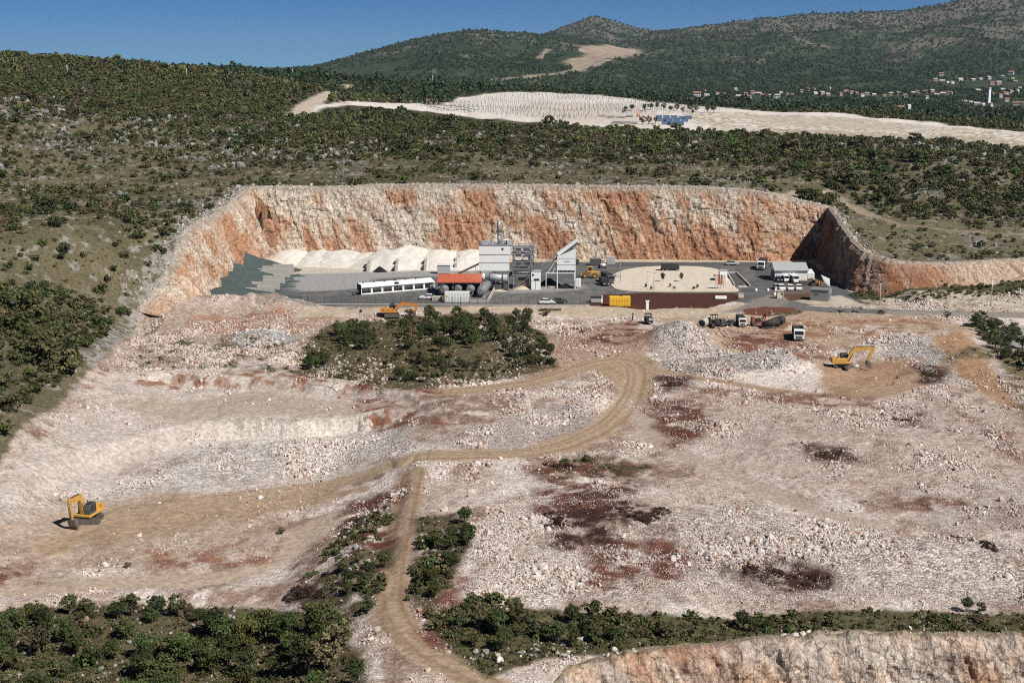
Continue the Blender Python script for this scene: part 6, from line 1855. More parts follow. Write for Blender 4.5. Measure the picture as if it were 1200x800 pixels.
lorry(935, 397, DOWN - 0.14, M['white_clean'], 'white dump truck with dark open body facing the camera on reddish dirt', 'tip', M['dgrey'])
lorry(868, 381, DOWN, M['white_clean'], 'white cab truck standing in the row of old machines', 'box', M['black'], 0.75)
lorry(893, 315, DOWN - 0.3, M['white_clean'], 'white lorry with dark body near the rear wall left of the shed', 'box', M['black'], z=0)
lorry(712, 331, DOWN + 0.25, M['dgrey'], 'black lorry parked at the left end of the pale oval bed', 'box', M['black'], 0.9, z=0)
lorry(785, 317.5, 0.0, M['black'], 'black truck parked across the rear edge of the oval bed', 'box', M['black'], 0.75, z=0)

def excavator(px, py, rz, mat, label, boom, trz=0.0, s=1.0, bucket_m=None, name='excavator', at=None):
    """boom: points in the boom plane (x forward, z up): foot, elbow, tip, stick end, bucket tip"""
    x, y = at if at else W1(px, py)
    e = empty(name, (x, y, gz(x, y)), rz, label, 'excavator')
    e.scale = (s, s, s)
    ct, st = math.cos(trz), math.sin(trz)
    for y_ in (-1.15, 1.15):
        b = MB(); b.m = Matrix.Rotation(trz, 4, 'Z')
        b.prism([(-2.0, 0.25), (-1.75, 0.02), (1.75, 0.02), (2.05, 0.25), (2.1, 0.6), (1.8, 0.88), (-1.8, 0.88), (-2.1, 0.6)], y_ - 0.3, y_ + 0.3)
        t = b.build('track', M['steelbare'], e)
        g = MB(); g.m = Matrix.Rotation(trz, 4, 'Z')
        for k in range(14):
            for zz in (0.0, 0.9): g.box((-1.8 + k * 0.277, y_, zz), (0.1, 0.62, 0.06))
        for k in range(5):
            g.tube((-1.5 + k * 0.75, y_ - 0.33, 0.4), (-1.5 + k * 0.75, y_ + 0.33, 0.4), 0.24, n=10)
        g.build('track_shoe', M['dgrey'], t)
    b = MB(); b.m = Matrix.Rotation(trz, 4, 'Z'); b.box((0, 0, 0.6), (1.6, 1.8, 0.5)); b.tube((0, 0, 0.8), (0, 0, 1.1), 0.75, n=16); b.build('undercarriage', M['dgrey'], e)
    b = MB(); b.box((-0.35, 0, 1.3), (3.5, 2.5, 0.4)); b.box((-0.7, -0.75, 1.85), (2.4, 0.95, 0.75)); b.box((-1.35, 0.3, 1.85), (1.2, 1.2, 0.75)); b.build('house', mat, e, 0.06)
    b = MB(); b.prism([(-2.0, 1.1), (-2.65, 1.25), (-2.75, 1.9), (-2.55, 2.25), (-1.95, 2.25)], -1.25, 1.25); b.build('counterweight', mat, e, 0.08)
    b = MB(); b.prism([(-0.55, 1.5), (1.25, 1.5), (1.25, 2.1), (0.95, 2.95), (-0.45, 3.0), (-0.55, 2.8)], 0.25, 1.2); c = b.build('cab', M['dgrey'], e, 0.05)
    b = MB(); b.prism([(0.0, 1.9), (1.2, 1.9), (1.2, 2.12), (0.93, 2.85), (0.0, 2.87)], 0.23, 1.22); b.box((-0.28, 0.72, 2.3), (0.3, 0.99, 0.8)); b.build('window', M['glass'], c)
    b = MB(); b.box((0.2, 0.72, 3.02), (1.3, 0.9, 0.06)); b.build('cab_roof', M['black'], c)
    b = MB(); b.tube((-1.4, -0.7, 2.2), (-1.4, -0.7, 2.8), 0.08, n=8); b.bar((-0.2, -1.2, 2.2), (-0.2, -1.2, 2.6), 0.05); b.build('exhaust', M['black'], e)
    P_ = [Vector((p[0], -0.15, p[1])) for p in boom]
    def arm(nm, pts, w, hs, mt):
        b = MB()
        up = []
        lo = []
        for i, p in enumerate(pts):
            a = pts[max(i - 1, 0)]; c_ = pts[min(i + 1, len(pts) - 1)]
            d = (c_ - a).normalized(); nrm = Vector((-d.z, 0, d.x))
            up.append((p.x + nrm.x * hs[i] / 2, p.z + nrm.z * hs[i] / 2)); lo.append((p.x - nrm.x * hs[i] / 2, p.z - nrm.z * hs[i] / 2))
        for i in range(len(pts) - 1):
            b.prism([lo[i], lo[i + 1], up[i + 1], up[i]], -0.15 - w / 2, -0.15 + w / 2)
        return b.build(nm, mt, e)
    foot, elb, tip, end, bt = P_
    arm('boom', [foot, foot.lerp(elb, 0.55) + Vector((-0.1, 0, 0.15)), elb, elb.lerp(tip, 0.5), tip], 0.5, [0.6, 0.85, 0.9, 0.75, 0.5], mat)
    ext = tip + (tip - end).normalized() * 0.6
    arm('stick', [ext, tip, end], 0.36, [0.35, 0.6, 0.32], mat)
    b = MB()
    b.tube(Vector((0.9, -0.5, 1.4)), foot.lerp(elb, 0.7) + Vector((0.1, -.35, -.1)), 0.1, n=8); b.tube(Vector((0.9, 0.2, 1.4)), foot.lerp(elb, 0.7) + Vector((0.1, .35, -.1)), 0.1, n=8)
    b.tube(elb + Vector((0.1, 0, 0.5)), ext, 0.09, n=8); b.tube(tip.lerp(end, 0.1) + (Vector((0.35, 0, 0))), end + Vector((0.3, 0, 0.15)), 0.08, n=8)
    b.build('hydraulic_ram', M['steelbare'], e)
    d = (bt - end); pn = Vector((-d.z, 0, d.x)).normalized()
    prof = [end - pn * 0.15, end + d * 0.45 - pn * 0.62, bt - pn * 0.35, bt + pn * 0.15, end + d * 0.5 + pn * 0.35, end + pn * 0.25]
    b = MB(); b.prism([(p.x, p.z) for p in prof], -0.75, 0.45)
    for k in range(4): b.bar(bt + Vector((0, -0.5 + k * 0.32, 0)), bt + Vector((0, -0.5 + k * 0.32, 0)) + d.normalized() * 0.25, 0.1)
    b.build('bucket', bucket_m or M['steelbare'], e)
    return e
# front machine: boom folded, bucket resting near the camera side
excavator(103, 611, math.atan2(-0.97, -0.24), M['yellow'], 'yellow excavator with folded boom on pale dirt at the lower left', [(0.9, 1.6), (1.5, 4.2), (4.2, 4.3), (3.9, 1.7), (3.3, 0.2)], trz=1.9, s=1.05)
# machine at the right, boom stretched along the picture
excavator(988, 431, 0.02, M['yellow'], 'yellow excavator with outstretched boom digging on the rubble at the right', [(0.8, 1.6), (2.3, 4.1), (6.2, 4.2), (5.0, 1.6), (5.6, 0.2)], trz=1.05)
xo, yo = W1(458, 375.0)
excavator(0, 0, 0.03, M['orange'], 'orange excavator half hidden behind the grey rubble mound at the thicket', [(0.8, 1.6), (3.0, 3.3), (6.6, 2.9), (5.8, 1.2), (6.0, 0.3)], trz=0.2, at=(xo, yo + 2.0))
xm, ym = PX(955, 335)
excavator(0, 0, math.pi * 0.8, M['orange'], 'small yellow excavator behind the grey block hut', [(0.8, 1.6), (1.6, 3.3), (3.6, 2.6), (3.4, 0.9), (3.1, 0.1)], trz=0.5, s=0.6, at=(xm, ym))

# wheel loader
x, y = PX(691, 325.5)
e = empty('wheel_loader', (x, y, 0), math.pi - 0.1, 'yellow wheel loader right of the storage silo', 'wheel loader')
b = MB(); b.box((-1.5, 0, 1.5), (2.6, 1.9, 1.1)); b.prism([(-2.8, 1.0), (-2.9, 1.9), (-2.4, 2.1), (-2.4, 1.0)], -1.0, 1.0); b.box((1.0, 0, 1.2), (1.8, 1.2, 0.7)); b.build('body', M['yellow'], e, 0.08)
b = MB(); b.box((-0.1, 0, 2.0), (1.3, 1.5, 0.5)); b.box((-0.1, 0, 3.35), (1.5, 1.7, 0.14))
for sx_ in (-0.65, 0.45):
    for sy_ in (-0.68, 0.68): b.bar((sx_, sy_, 2.2), (sx_, sy_, 3.3), 0.12)
c = b.build('cab', M['yellow'], e)
b = MB(); b.box((-0.1, 0, 2.75), (1.05, 1.3, 1.0)); b.build('window', M['glass'], c)
for x_ in (1.35, -1.6):
    for y_ in (-0.95, 0.95): wheel(e, x_, y_, 0.8, 0.6, M['yellow'])
b = MB()
for y_ in (-0.5, 0.5): b.bar((0.8, y_, 1.7), (2.9, y_, 0.9), 0.2, 0.4)
b.build('lift_arm', M['yellow'], e)
b = MB(); b.prism([(2.8, 0.2), (4.0, 0.1), (3.9, 0.25), (3.0, 0.4), (2.95, 1.2), (3.3, 1.5), (2.75, 1.3)], -1.35, 1.35); b.build('bucket', M['steelbare'], e)

# old machines in a row on the dirt
x, y = W1(822, 384); 
e = empty('concrete_pipe', (x, y, gz(x, y)), math.atan2(7.0, 3.2), 'grey hollow concrete pipe lying at the left end of the machine row', 'pipe')
n = 24; vs = []; fs = []
for X_, r_ in ((0, 1.05), (4.6, 1.05), (4.6, 0.85), (0, 0.85)):
    for i in range(n): vs.append((X_, r_ * math.cos(6.2832 * i / n), 1.05 + r_ * math.sin(6.2832 * i / n)))
for k in range(4):
    for i in range(n): fs.append((k * n + i, k * n + (i + 1) % n, ((k + 1) % 4) * n + (i + 1) % n, ((k + 1) % 4) * n + i))
b = MB(); b._add(vs, fs, False); b.build('pipe_shell', M['concrete'], e)
b = MB(); b.tube((2.2, 0, 1.05), (2.4, 0, 1.05), 1.16, n=24); b.build('collar', M['concrete'], e)
x, y = W1(838, 383)
e = empty('old_tractor', (x, y, gz(x, y)), DOWN + 0.25, 'black wheeled tractor with pale hubs beside the concrete pipe', 'tractor')
b = MB(); b.box((0.4, 0, 1.3), (2.6, 1.0, 0.9)); b.box((-0.9, 0, 1.3), (1.0, 1.5, 0.7)); b.build('body', M['black'], e, 0.06)
b = MB(); b.box((-0.8, 0, 2.9), (1.5, 1.6, 0.12))
for sx_ in (-1.45, -0.15):
    for sy_ in (-0.7, 0.7): b.bar((sx_, sy_, 1.5), (sx_, sy_, 2.9), 0.1)
b.build('canopy', M['black'], e)
for x_, r_ in ((1.4, 0.6), (-1.1, 0.9)):
    for y_ in (-1.0, 1.0): wheel(e, x_, y_, r_, 0.45, M['lgrey'])
x, y = W1(852, 381.5)
e = empty('flat_trailer', (x, y, gz(x, y)), 0.05, 'low black trailer loaded with dark scrap left of the white cab truck', 'trailer')
b = MB(); b.box((0, 0, 0.8), (4.6, 2.0, 0.25)); b.bar((2.2, 0, 0.75), (3.4, 0, 0.5), 0.15); b.build('deck', M['black'], e)
b = MB(); b.box((-1.2, 0.2, 1.25), (1.4, 1.4, 0.7), 0.3); b.box((0.7, -0.1, 1.15), (1.2, 1.3, 0.5), -0.4); b.tube((0.2, -0.6, 1.2), (1.8, 0.5, 1.3), 0.25, n=10); b.build('scrap', M['dgrey'], e)
for x_ in (-1.3, 0.9):
    for y_ in (-0.9, 0.9): wheel(e, x_, y_, 0.4, 0.3, M['grey'])
x, y = W1(889, 382)
e = empty('red_machine', (x, y, gz(x, y)), 0.1, 'rusty red machine frame right of the white cab truck', 'machine')
b = MB(); b.box((0, 0, 0.9), (3.8, 1.9, 0.4)); b.box((-1.5, 0, 1.7), (0.7, 1.4, 1.3)); b.bar((1.0, -0.7, 1.0), (1.8, -0.7, 3.1), 0.22); b.bar((1.0, 0.7, 1.0), (1.8, 0.7, 3.1), 0.22); b.bar((1.8, -0.8, 3.1), (1.8, 0.8, 3.1), 0.24); b.bar((-0.4, 0, 1.0), (1.7, 0, 2.7), 0.3)
b.build('frame', M['dred'], e)
b = MB(); b.box((-0.3, 0, 1.5), (1.3, 1.2, 0.9)); b.build('engine', M['black'], e)
for x_ in (-1.3, 1.2):
    for y_ in (-1.0, 1.0): wheel(e, x_, y_, 0.6, 0.4, M['dgrey'])
x, y = W1(905, 384)
e = empty('black_hopper', (x, y, gz(x, y)), 0.22, 'large tilted black drum hopper at the right end of the machine row', 'hopper'); e.scale = (0.9, 0.9, 0.82)
b = MB(); b.tube((-2.6, 0, 1.0), (1.6, 0, 2.1), 0.9, 1.3, 18); b.tube((1.6, 0, 2.1), (3.4, 0, 2.6), 1.3, 1.0, 18); b.build('drum', M['black'], e)
b = MB(); b.bar((-3.4, -0.9, 0.35), (2.6, -0.9, 0.45), 0.25); b.bar((-3.4, 0.9, 0.35), (2.6, 0.9, 0.45), 0.25)
for x_ in (-2.2, 0, 2.0): b.bar((x_, -0.9, 0.4), (x_, -0.6, 1.4), 0.18); b.bar((x_, 0.9, 0.4), (x_, 0.6, 1.4), 0.18)
b.build('frame', M['dgrey'], e)
for x_ in (-2.2, 1.6):
    for y_ in (-1.0, 1.0): wheel(e, x_, y_, 0.4, 0.3, None)
x, y = W1(760, 379)
e = empty('compressor_trailer', (x, y, gz(x, y)), DOWN + 0.15, 'small black machine on wheels beside the bright rubble heap', 'machine')
b = MB(); b.box((0, 0, 1.1), (2.6, 1.7, 1.2)); b.build('housing', M['black'], e, 0.08)
b = MB(); b.box((-0.5, 0, 2.4), (1.3, 1.6, 0.12))
for sx_ in (-1.0, 0.1):
    for sy_ in (-0.7, 0.7): b.bar((sx_, sy_, 1.6), (sx_, sy_, 2.4), 0.1)
b.build('canopy', M['black'], e)
b = MB(); b.box((1.33, 0.2, 1.3), (0.08, 0.9, 0.6)); b.build('grille', M['lgrey'], e)
for y_ in (-0.85, 0.85): wheel(e, 0, y_, 0.5, 0.3, M['grey'])
# ------------------------------------------------------------------ right half of the yard
# pale oval bed with kerb
ov = [(714.5, 330), (718, 323), (730, 317), (750, 313.5), (775, 312), (815, 312.5), (838, 315), (846, 319), (854, 327), (862, 337), (866, 340.5), (858, 342), (820, 342), (760, 342), (730, 340.5), (719, 337)]
OW = smooth_line([PX(*p) for p in ov] + [PX(*ov[0])], 4)[:-1]
def slab(name, poly, z0, z1, mat):
    n = len(poly)
    me = bpy.data.meshes.new(name)
    me.from_pydata([(x, y, z0) for x, y in poly] + [(x, y, z1) for x, y in poly], [], [tuple(range(n, 2 * n))] + [(i, (i + 1) % n, n + (i + 1) % n, n + i) for i in range(n)])
    import bmesh
    bm = bmesh.new(); bm.from_mesh(me); bmesh.ops.recalc_face_normals(bm, faces=bm.faces); bm.to_mesh(me); bm.free()
    me.materials.append(mat)
    return link(name, me)
cx_ = sum(p[0] for p in OW) / len(OW); cy_ = sum(p[1] for p in OW) / len(OW)
tag(slab('kerb', OW, -0.1, 0.13, M['cream']), kind='structure')
G_BED = gravel_mat('pale bed gravel', (0.60, 0.53, 0.45))
inn = [(cx_ + (x - cx_) * 0.965, cy_ + (y - cy_) * 0.94) for x, y in OW]
tag(slab('gravel_bed', inn, 0.0, 0.17, G_BED), kind='structure')
for i, (px, py, s) in enumerate([(777, 330.5, 1.0), (798, 330.5, 1.05)]):
    x, y = PX(px, py)
    e = tree(x, y, 0.85, 'slim young tree standing in the pale oval bed', 1.9, (0, 1), 'young_tree')
    e['label'] = ('left', 'right')[i] + ' one of two slim dark young trees in the pale oval bed'; e['group'] = 'young trees in the oval bed'
for i, (px, py) in enumerate([(757, 337), (763, 340), (785, 337), (790, 340), (813, 340), (817, 338)]):
    x, y = PX(px, py)
    o = link('planted_shrub', SHM[i]); o.location = (x, y, 0.1); o.scale = (0.5, 0.5, 0.85)
    tag(o, 'small planted shrub, ' + ['first', 'second', 'third', 'fourth', 'fifth', 'sixth'][i] + ' from the left along the front of the oval bed', 'shrub', 'planted shrubs in the oval bed')
for i, (px, py, h) in enumerate([(758, 341, 5.5), (766, 341, 5.2), (727, 331, 6.0)]):
    x, y = PX(px, py)
    e = empty('lamp_post', (x, y, 0.1), 0, ['slim grey lamp post at the front of the oval bed, left of the pair', 'slim grey lamp post at the front of the oval bed, right of the pair', 'slim grey lamp post at the left tip of the oval bed'][i], 'lamp post', 'lamp posts at the oval bed')
    b = MB(); b.tube((0, 0, 0), (0, 0, h), 0.07, 0.05, 8); b.build('pole', M['grey'], e)
    b = MB(); b.box((0.3, 0, h), (0.7, 0.2, 0.1)); b.build('lamp_head', M['dgrey'], e)
# weigh office with banners
x, y = PX(847.5, 329)
e = empty('weigh_booth', (x, y + 1.0, 0.1), 0, 'white box shaped weigh booth at the right end of the oval bed', 'booth')
b = MB(); b.box((0, 0, 1.45), (2.3, 2.4, 2.9)); b.build('wall', M['white_clean'], e, 0.03)
b = MB(); b.box((0, 0, 2.98), (2.5, 2.6, 0.14)); b.build('roof', M['lgrey'], e)
b = MB(); b.box((-1.17, -0.2, 1.6), (0.05, 1.2, 0.9)); b.build('window', M['glass'], e)
b = MB(); b.box((-2.0, -1.2, 1.5), (1.7, 1.4, 0.3)); b.bar((-2.6, -1.6, 0), (-2.6, -1.6, 1.4), 0.1); b.build('awning', M['black'], e)
for i, (px, mt) in enumerate([(838, M['cream']), (841, M['dred']), (844, M['dred']), (847.5, M['cream'])]):
    x, y = PX(px, 339)
    e = empty('banner_flag', (x, y, 0.1), 0, ['pale banner flag, leftmost of four before the booth', 'dark red banner flag, second of four before the booth', 'dark red banner flag, third of four before the booth', 'pale banner flag, rightmost of four before the booth'][i], 'flag', 'banner flags by the weigh booth')
    b = MB(); b.tube((0, 0, 0), (0, 0, 4.2), 0.05, n=8); b.build('pole', M['grey'], e)
    b = MB(); b.prism([(0.04, 1.2), (0.6, 1.3), (0.62, 4.0), (0.04, 4.15)], -0.015, 0.015); b.build('cloth', mt, e)
# weighbridge
q = [PX(*p) for p in ((853.5, 320.5), (862, 320), (872, 333.5), (862, 335))]
e = empty('weighbridge', (q[3][0], q[3][1], 0), 0, 'sunken dark weighbridge with pale concrete kerbs beside the oval bed', 'weighbridge')
o_ = q[3]
loc = [(a - o_[0], c - o_[1]) for a, c in q]
b = MB(); n = 4; b._add([(x, y, 0.03) for x, y in loc] + [(x, y, 0.12) for x, y in loc], [(4, 5, 6, 7), (3, 2, 1, 0)] + [(i, (i + 1) % 4, 4 + (i + 1) % 4, 4 + i) for i in range(4)]); b.build('deck', M['dgrey'], e)
b = MB(); b.bar((loc[0][0] - .3, loc[0][1], .25), (loc[3][0] - .3, loc[3][1], .25), 0.35, 0.5); b.bar((loc[1][0] + .3, loc[1][1], .25), (loc[2][0] + 1.2, loc[2][1] - 3, .25), 0.35, 0.5); b.bar((loc[0][0] - .4, loc[0][1] + .2, .25), (loc[1][0] + .4, loc[1][1] + .2, .25), 0.35, 0.45); b.build('kerb', M['concrete'], e)
b = MB(); b.box(((loc[2][0] + loc[3][0]) / 2 + 0.3, loc[3][1] - 1.6, 0.06), (2.6, 3.0, 0.1)); b.build('ramp', M['concrete'], e)
# signs and small things at the brown bed
x, y = PX(845, 351)
e = empty('bed_sign', (x, y, 0), -0.1, 'low white sign panel in the brown earth bed', 'sign')
b = MB(); b.m = Matrix.Rotation(R(-35), 4, 'X'); b.box((0, 0, 0.7), (3.0, 0.08, 0.9)); b.build('panel', M['white_clean'], e)
b = MB(); b.bar((-1.1, 0.1, -.1), (-1.1, 0.3, 0.6), 0.08); b.bar((1.1, 0.1, -.1), (1.1, 0.3, 0.6), 0.08); b.build('post', M['grey'], e)
b = MB(); b.m = Matrix.Rotation(R(-35), 4, 'X'); b.box((0, -0.05, 0.75), (2.0, 0.03, 0.22)); b.build('panel_stripe', M['beige'], e)
x, y = PX(868, 349)
b = MB(); b.box((0, 0, 0.6), (1.5, 0.7, 1.2)); b.box((0, 0, 1.25), (1.7, 0.9, 0.12)); o = b.build('stone_block', M['cream'], None, 0.06); o.location = (x, y, 0)
tag(o, 'pale stone block at the right tip of the brown bed', 'stone block')
x, y = PX(726.5, 359.5)
e = empty('yellow_container', (x, y + 1.2, 0.0), 0, 'bright yellow container standing in the brown earth bed', 'container')
b = MB(); b.box((0, 0, 1.4), (5.6, 2.3, 2.5)); b.build('shell', M['byellow'], e, 0.04)
b = MB()
for i in range(13): b.box((-2.5 + i * 0.417, -1.17, 1.4), (0.1, 0.05, 2.2))
b.build('corrugation', M['byellow'], e)
b = MB(); b.box((0, -1.16, 1.55), (5.5, 0.03, 0.08)); b.box((0, 0, 0.07), (5.6, 2.2, 0.14)); b.box((0.3, 0, 2.75), (0.5, 0.5, 0.2)); b.build('base_rail', M['dgrey'], e)
x, y = PX(758.5, 363)
e = empty('entrance_pillar', (x, y, 0), 0, 'upright white sign pillar below the brown earth bed', 'sign pillar')
b = MB(); b.box((0, 0, 1.15), (0.75, 0.3, 2.3)); b.build('pillar', M['white_clean'], e, 0.02)
b = MB(); b.box((0, 0, 2.4), (1.15, 0.4, 0.24)); b.build('cap', M['white_clean'], e)
x, y = PX(698.5, 355)
e = empty('gate_kiosk', (x, y + 0.8, 0), 0, 'small low white and black kiosk at the left end of the brown bed', 'kiosk')
b = MB(); b.box((0, 0, 0.8), (2.6, 1.4, 1.3)); b.build('wall', M['lgrey'], e)
b = MB(); b.box((0.1, 0, 1.55), (3.1, 1.7, 0.18)); b.build('roof', M['black'], e)
b = MB(); b.box((1.6, -0.1, 0.9), (0.5, 0.6, 1.8)); b.build('white_post', M['white_clean'], e)
x, y = PX(645, 364.5)
e = empty('pallet_stack', (x, y, gz(x, y)), 0.0, 'long low stack of dark pallets lying on the pale track', 'pallets')
for k in range(5):
    b = MB(); 
    for zz in (0.1, 0.28, 0.46): b.box((-2.3 + k * 1.15, 0, zz), (1.05, 1.2, 0.06))
    for xx in (-0.4, 0, 0.4): b.box((-2.3 + k * 1.15 + xx, 0, 0.28), (0.1, 1.2, 0.5))
    b.build('pallet', M['wood'], e)
# clutter behind the loader
x, y = PX(716, 310)
e = empty('grey_container', (x, y + 1.2, 0), 0, 'grey container at the foot of the rear wall behind the loader', 'container')
b = MB(); b.box((0, 0, 1.3), (2.6, 2.2, 2.4)); b.build('shell', M['lgrey'], e, 0.04); b = MB(); b.box((-0.3, -1.12, 1.3), (0.08, 0.05, 2.2)); b.box((0, 0, 0.06), (2.5, 2.1, 0.12)); b.build('door_gap', M['dgrey'], e)
x, y = PX(698, 311)
e = empty('dark_container', (x, y + 1, 0), 0, 'dark blue grey container behind the yellow wheel loader', 'container')
b = MB(); b.box((0, 0, 1.1), (3.6, 2.0, 2.0)); b.build('shell', M['dgrey'], e, 0.04); b = MB(); b.box((0, 0, 2.2), (3.0, 1.6, 0.3)); b.build('lid', M['grey'], e)
x, y = PX(707, 314)
e = empty('small_roller', (x, y, 0), 0.3, 'small white road roller left of the grey container', 'road roller')
b = MB(); b.box((-0.2, 0, 1.1), (1.8, 1.2, 0.8)); b.build('body', M['white'], e, 0.06)
b = MB(); b.tube((1.1, -0.7, 0.6), (1.1, 0.7, 0.6), 0.6, n=16); b.build('drum', M['steelbare'], e)
b = MB(); b.box((-0.3, 0, 2.3), (1.2, 1.2, 0.1)); b.bar((-0.8, 0, 1.4), (-0.8, 0, 2.3), 0.1); b.build('canopy', M['black'], e)
for y_ in (-0.6, 0.6): wheel(e, -0.9, y_, 0.55, 0.35, None)
x, y = PX(724, 326)
e = empty('stacked_kerbstones', (x, y, 0.1), 0.2, 'pale stacked kerbstones at the left tip of the oval bed', 'kerbstones')
b = MB()
for k in range(3): b.box((0, 0, 0.2 + k * 0.36), (2.0 - 0.3 * k, 0.9, 0.34))
b.build('stack', M['concrete'], e, 0.03); b = MB(); b.box((0, 0, 0.02), (2.2, 1.0, 0.06)); b.build('pallet', M['wood'], e)

# white workshop shed
xa, ya = PX(908, 329); xb, yb = PX(946, 329)
w = xb - xa
e = empty('workshop_shed', (xa, ya, 0), 0, 'white workshop shed with a pale grey sheet roof under the shaded wall', 'shed')
b = MB(); b.prism([(0, 0), (8, 0), (8, 3.0), (4.4, 4.7), (0, 3.1)], 0, w, 'x'); b.build('wall', M['white_clean'], e)
b = MB(); b.prism([(-0.4, 3.02), (4.4, 4.82), (4.4, 4.98), (-0.4, 3.18)], -0.3, w + 0.3, 'x'); b.prism([(4.4, 4.82), (8.3, 2.98), (8.3, 3.14), (4.4, 4.98)], -0.3, w + 0.3, 'x'); b.build('roof', M['lgrey'], e)
b = MB()
for i in range(2): b.box((w * (0.25 + 0.5 * i), -0.03, 1.4), (w * .42, 0.05, 2.7))
b.build('door', M['white'], e)
b = MB(); b.box((w / 2, -0.02, 1.5), (0.12, 0.07, 3.0)); b.box((w / 2, -0.42, 3.0), (w + .5, 0.08, 0.12)); b.build('door_frame', M['dgrey'], e)
b = MB(); b.box((-0.03, 3.6, 1.5), (0.05, 5.0, 2.6)); b.build('side_panel', M['dgrey'], e)  # dark grey panel over most of the left wall
b = MB(); b.prism([(0.4, 0), (4.5, 0), (4.5, 2.9), (0.4, 2.2)], w + 0.35, w + 2.2, 'x'); b.build('annex', M['white'], e)
# grey hut
x, y = PX(964, 353)
e = empty('block_hut', (x, y + 2.2, 0), R(-24), 'grey rendered flat roofed hut beside the junction', 'hut')
b = MB(); b.box((0, 0, 1.5), (4.9, 4.0, 3.0)); b.build('wall', M['greyrender'], e)
b = MB(); b.box((0, 0, 3.1), (5.3, 4.4, 0.2)); b.build('roof', M['grey'], e)
b = MB(); b.box((2.46, -0.9, 1.2), (0.05, 0.9, 2.1)); b.build('door', M['dgrey'], e)
b = MB(); b.box((2.46, 0.9, 1.7), (0.05, 0.9, 0.7)); b.box((-0.9, -2.01, 1.8), (0.9, 0.05, 0.5)); b.build('window', M['dgrey'], e)
x, y = PX(914.5, 350)
e = empty('gate_booth', (x, y + 0.8, 0), 0, 'small cream gate booth in front of the parked white cars', 'booth')
b = MB(); b.box((0, 0, 1.05), (1.8, 1.5, 2.0)); b.build('wall', M['cream'], e, 0.02)
b = MB(); b.box((0, 0, 2.12), (2.1, 1.8, 0.14)); b.build('roof', M['beige'], e)
b = MB(); b.box((0.35, -0.77, 1.35), (0.5, 0.05, 0.5)); b.box((0.72, -0.77, 0.8), (0.14, 0.05, 1.5)); b.build('window', M['black'], e)
x, y = PX(967, 336)
e = empty('white_tarp', (x, y, 0), -0.5, 'white tarpaulin hung slanting at the foot of the shaded wall', 'tarpaulin')
b = MB(); b._add([(-1.4, 0, 3.4), (1.2, 0.1, 2.5), (1.6, -0.8, 0.2), (-0.2, -0.5, 1.4), (-1.4, 0.05, 3.3), (1.2, 0.15, 2.4), (1.6, -0.75, 0.1), (-0.2, -0.45, 1.3)], [(0, 1, 2, 3), (7, 6, 5, 4), (0, 4, 5, 1), (1, 5, 6, 2), (2, 6, 7, 3), (3, 7, 4, 0)]); b.build('sheet', M['white_clean'], e)
b = MB(); b.bar((-1.4, 0.2, 0), (-1.4, 0.05, 3.4), 0.1); b.bar((1.2, 0.2, 0), (1.2, 0.15, 2.5), 0.1); b.build('pole', M['wood'], e)
x, y = PX(944, 334)
e = empty('grey_skip', (x, y, 0), 0.0, 'grey open skip right of the white vans', 'skip')
b = MB(); b.prism([(-1.9, 0.9), (-1.5, 0.1), (1.5, 0.1), (1.9, 0.9), (1.9, 1.3), (-1.9, 1.3)], -0.9, 0.9); b.build('body', M['dgrey'], e); b = MB(); b.box((0, 0, 1.33), (4.0, 2.0, 0.08)); b.build('rim', M['grey'], e)
for i, (px, py) in enumerate([(886, 341), (900, 341), (909, 341.5), (908, 346)]):
    x, y = PX(px, py)
    b = MB(); b.box((0, 0, 0.35), (0.7, 0.4, 0.7), 0.5); b.box((0, 0, 0.72), (0.5, 0.3, 0.1), 0.5); o = b.build('road_barrier', M['white_clean'], None, 0.05); o.location = (x, y, 0)
    tag(o, ['white barrier block lying on the asphalt drive', 'white barrier block on the brown verge of the drive', 'white barrier block left of the cream gate booth', 'lowest white barrier block beside the cream gate booth'][i], 'barrier', 'white barrier blocks at the drive')

# poles, pillar, sand
for px, py, ptop, lab in ((1161, 358, 326, 'tall wooden utility pole on the rubble bank at the right'), (1031, 357, 331, 'thin pole where the road leaves the junction'), (1195, 349, 337, 'short pole at the right edge of the photo')):
    x, y = W1(px, py); h = zat(px, ptop, y) - gz(x, y)
    e = empty('utility_pole', (x, y, gz(x, y)), 0, lab, 'pole')
    b = MB(); b.tube((0, 0, -0.3), (0, 0, h), 0.15, 0.1, 8); b.build('pole', M['lgrey'], e)
    b = MB(); b.bar((-0.8, 0, h - 0.4), (0.8, 0, h - 0.4), 0.12)
    for xx in (-0.7, 0, 0.7): b.tube((xx, 0, h - 0.35), (xx, 0, h - 0.1), 0.06, n=6)
    b.build('crossarm', M['grey'], e)
x, y = W1(423, 377)
e = empty('stone_pillar', (x, y, gz(x, y)), 0, 'beige stone pillar with a dark top in front of the fence', 'pillar')
b = MB(); b.box((0, 0, 1.1), (1.2, 1.0, 2.6), 0.1, 0.7); b.build('shaft', M['beige'], e, 0.1)
b = MB(); b.box((0, 0, 2.75), (0.7, 0.6, 0.8), 0.2, 0.8); b.build('cap', M['black'], e)
x, y = W1(741, 376)
b = MB(); b.tube((0, 0, -0.1), (0.1, 0, 1.9), 0.22, 0.16, 8); b.box((0.1, 0, 1.95), (0.5, 0.4, 0.16)); o = b.build('marker_post', M['dgrey'], None); o.location = (x, y, gz(x, y))
tag(o, 'short dark post left of the small black machine', 'post')
x, y = W1(926, 386); o = heap('sand_heap', x, y, 2.3, 1.6, 1.3, G_SAND, 'pale sand heap behind the white dump truck', 'heap', seed=36); o.location.z = gz(x, y) - 0.2
x, y = W1(1003, 431)
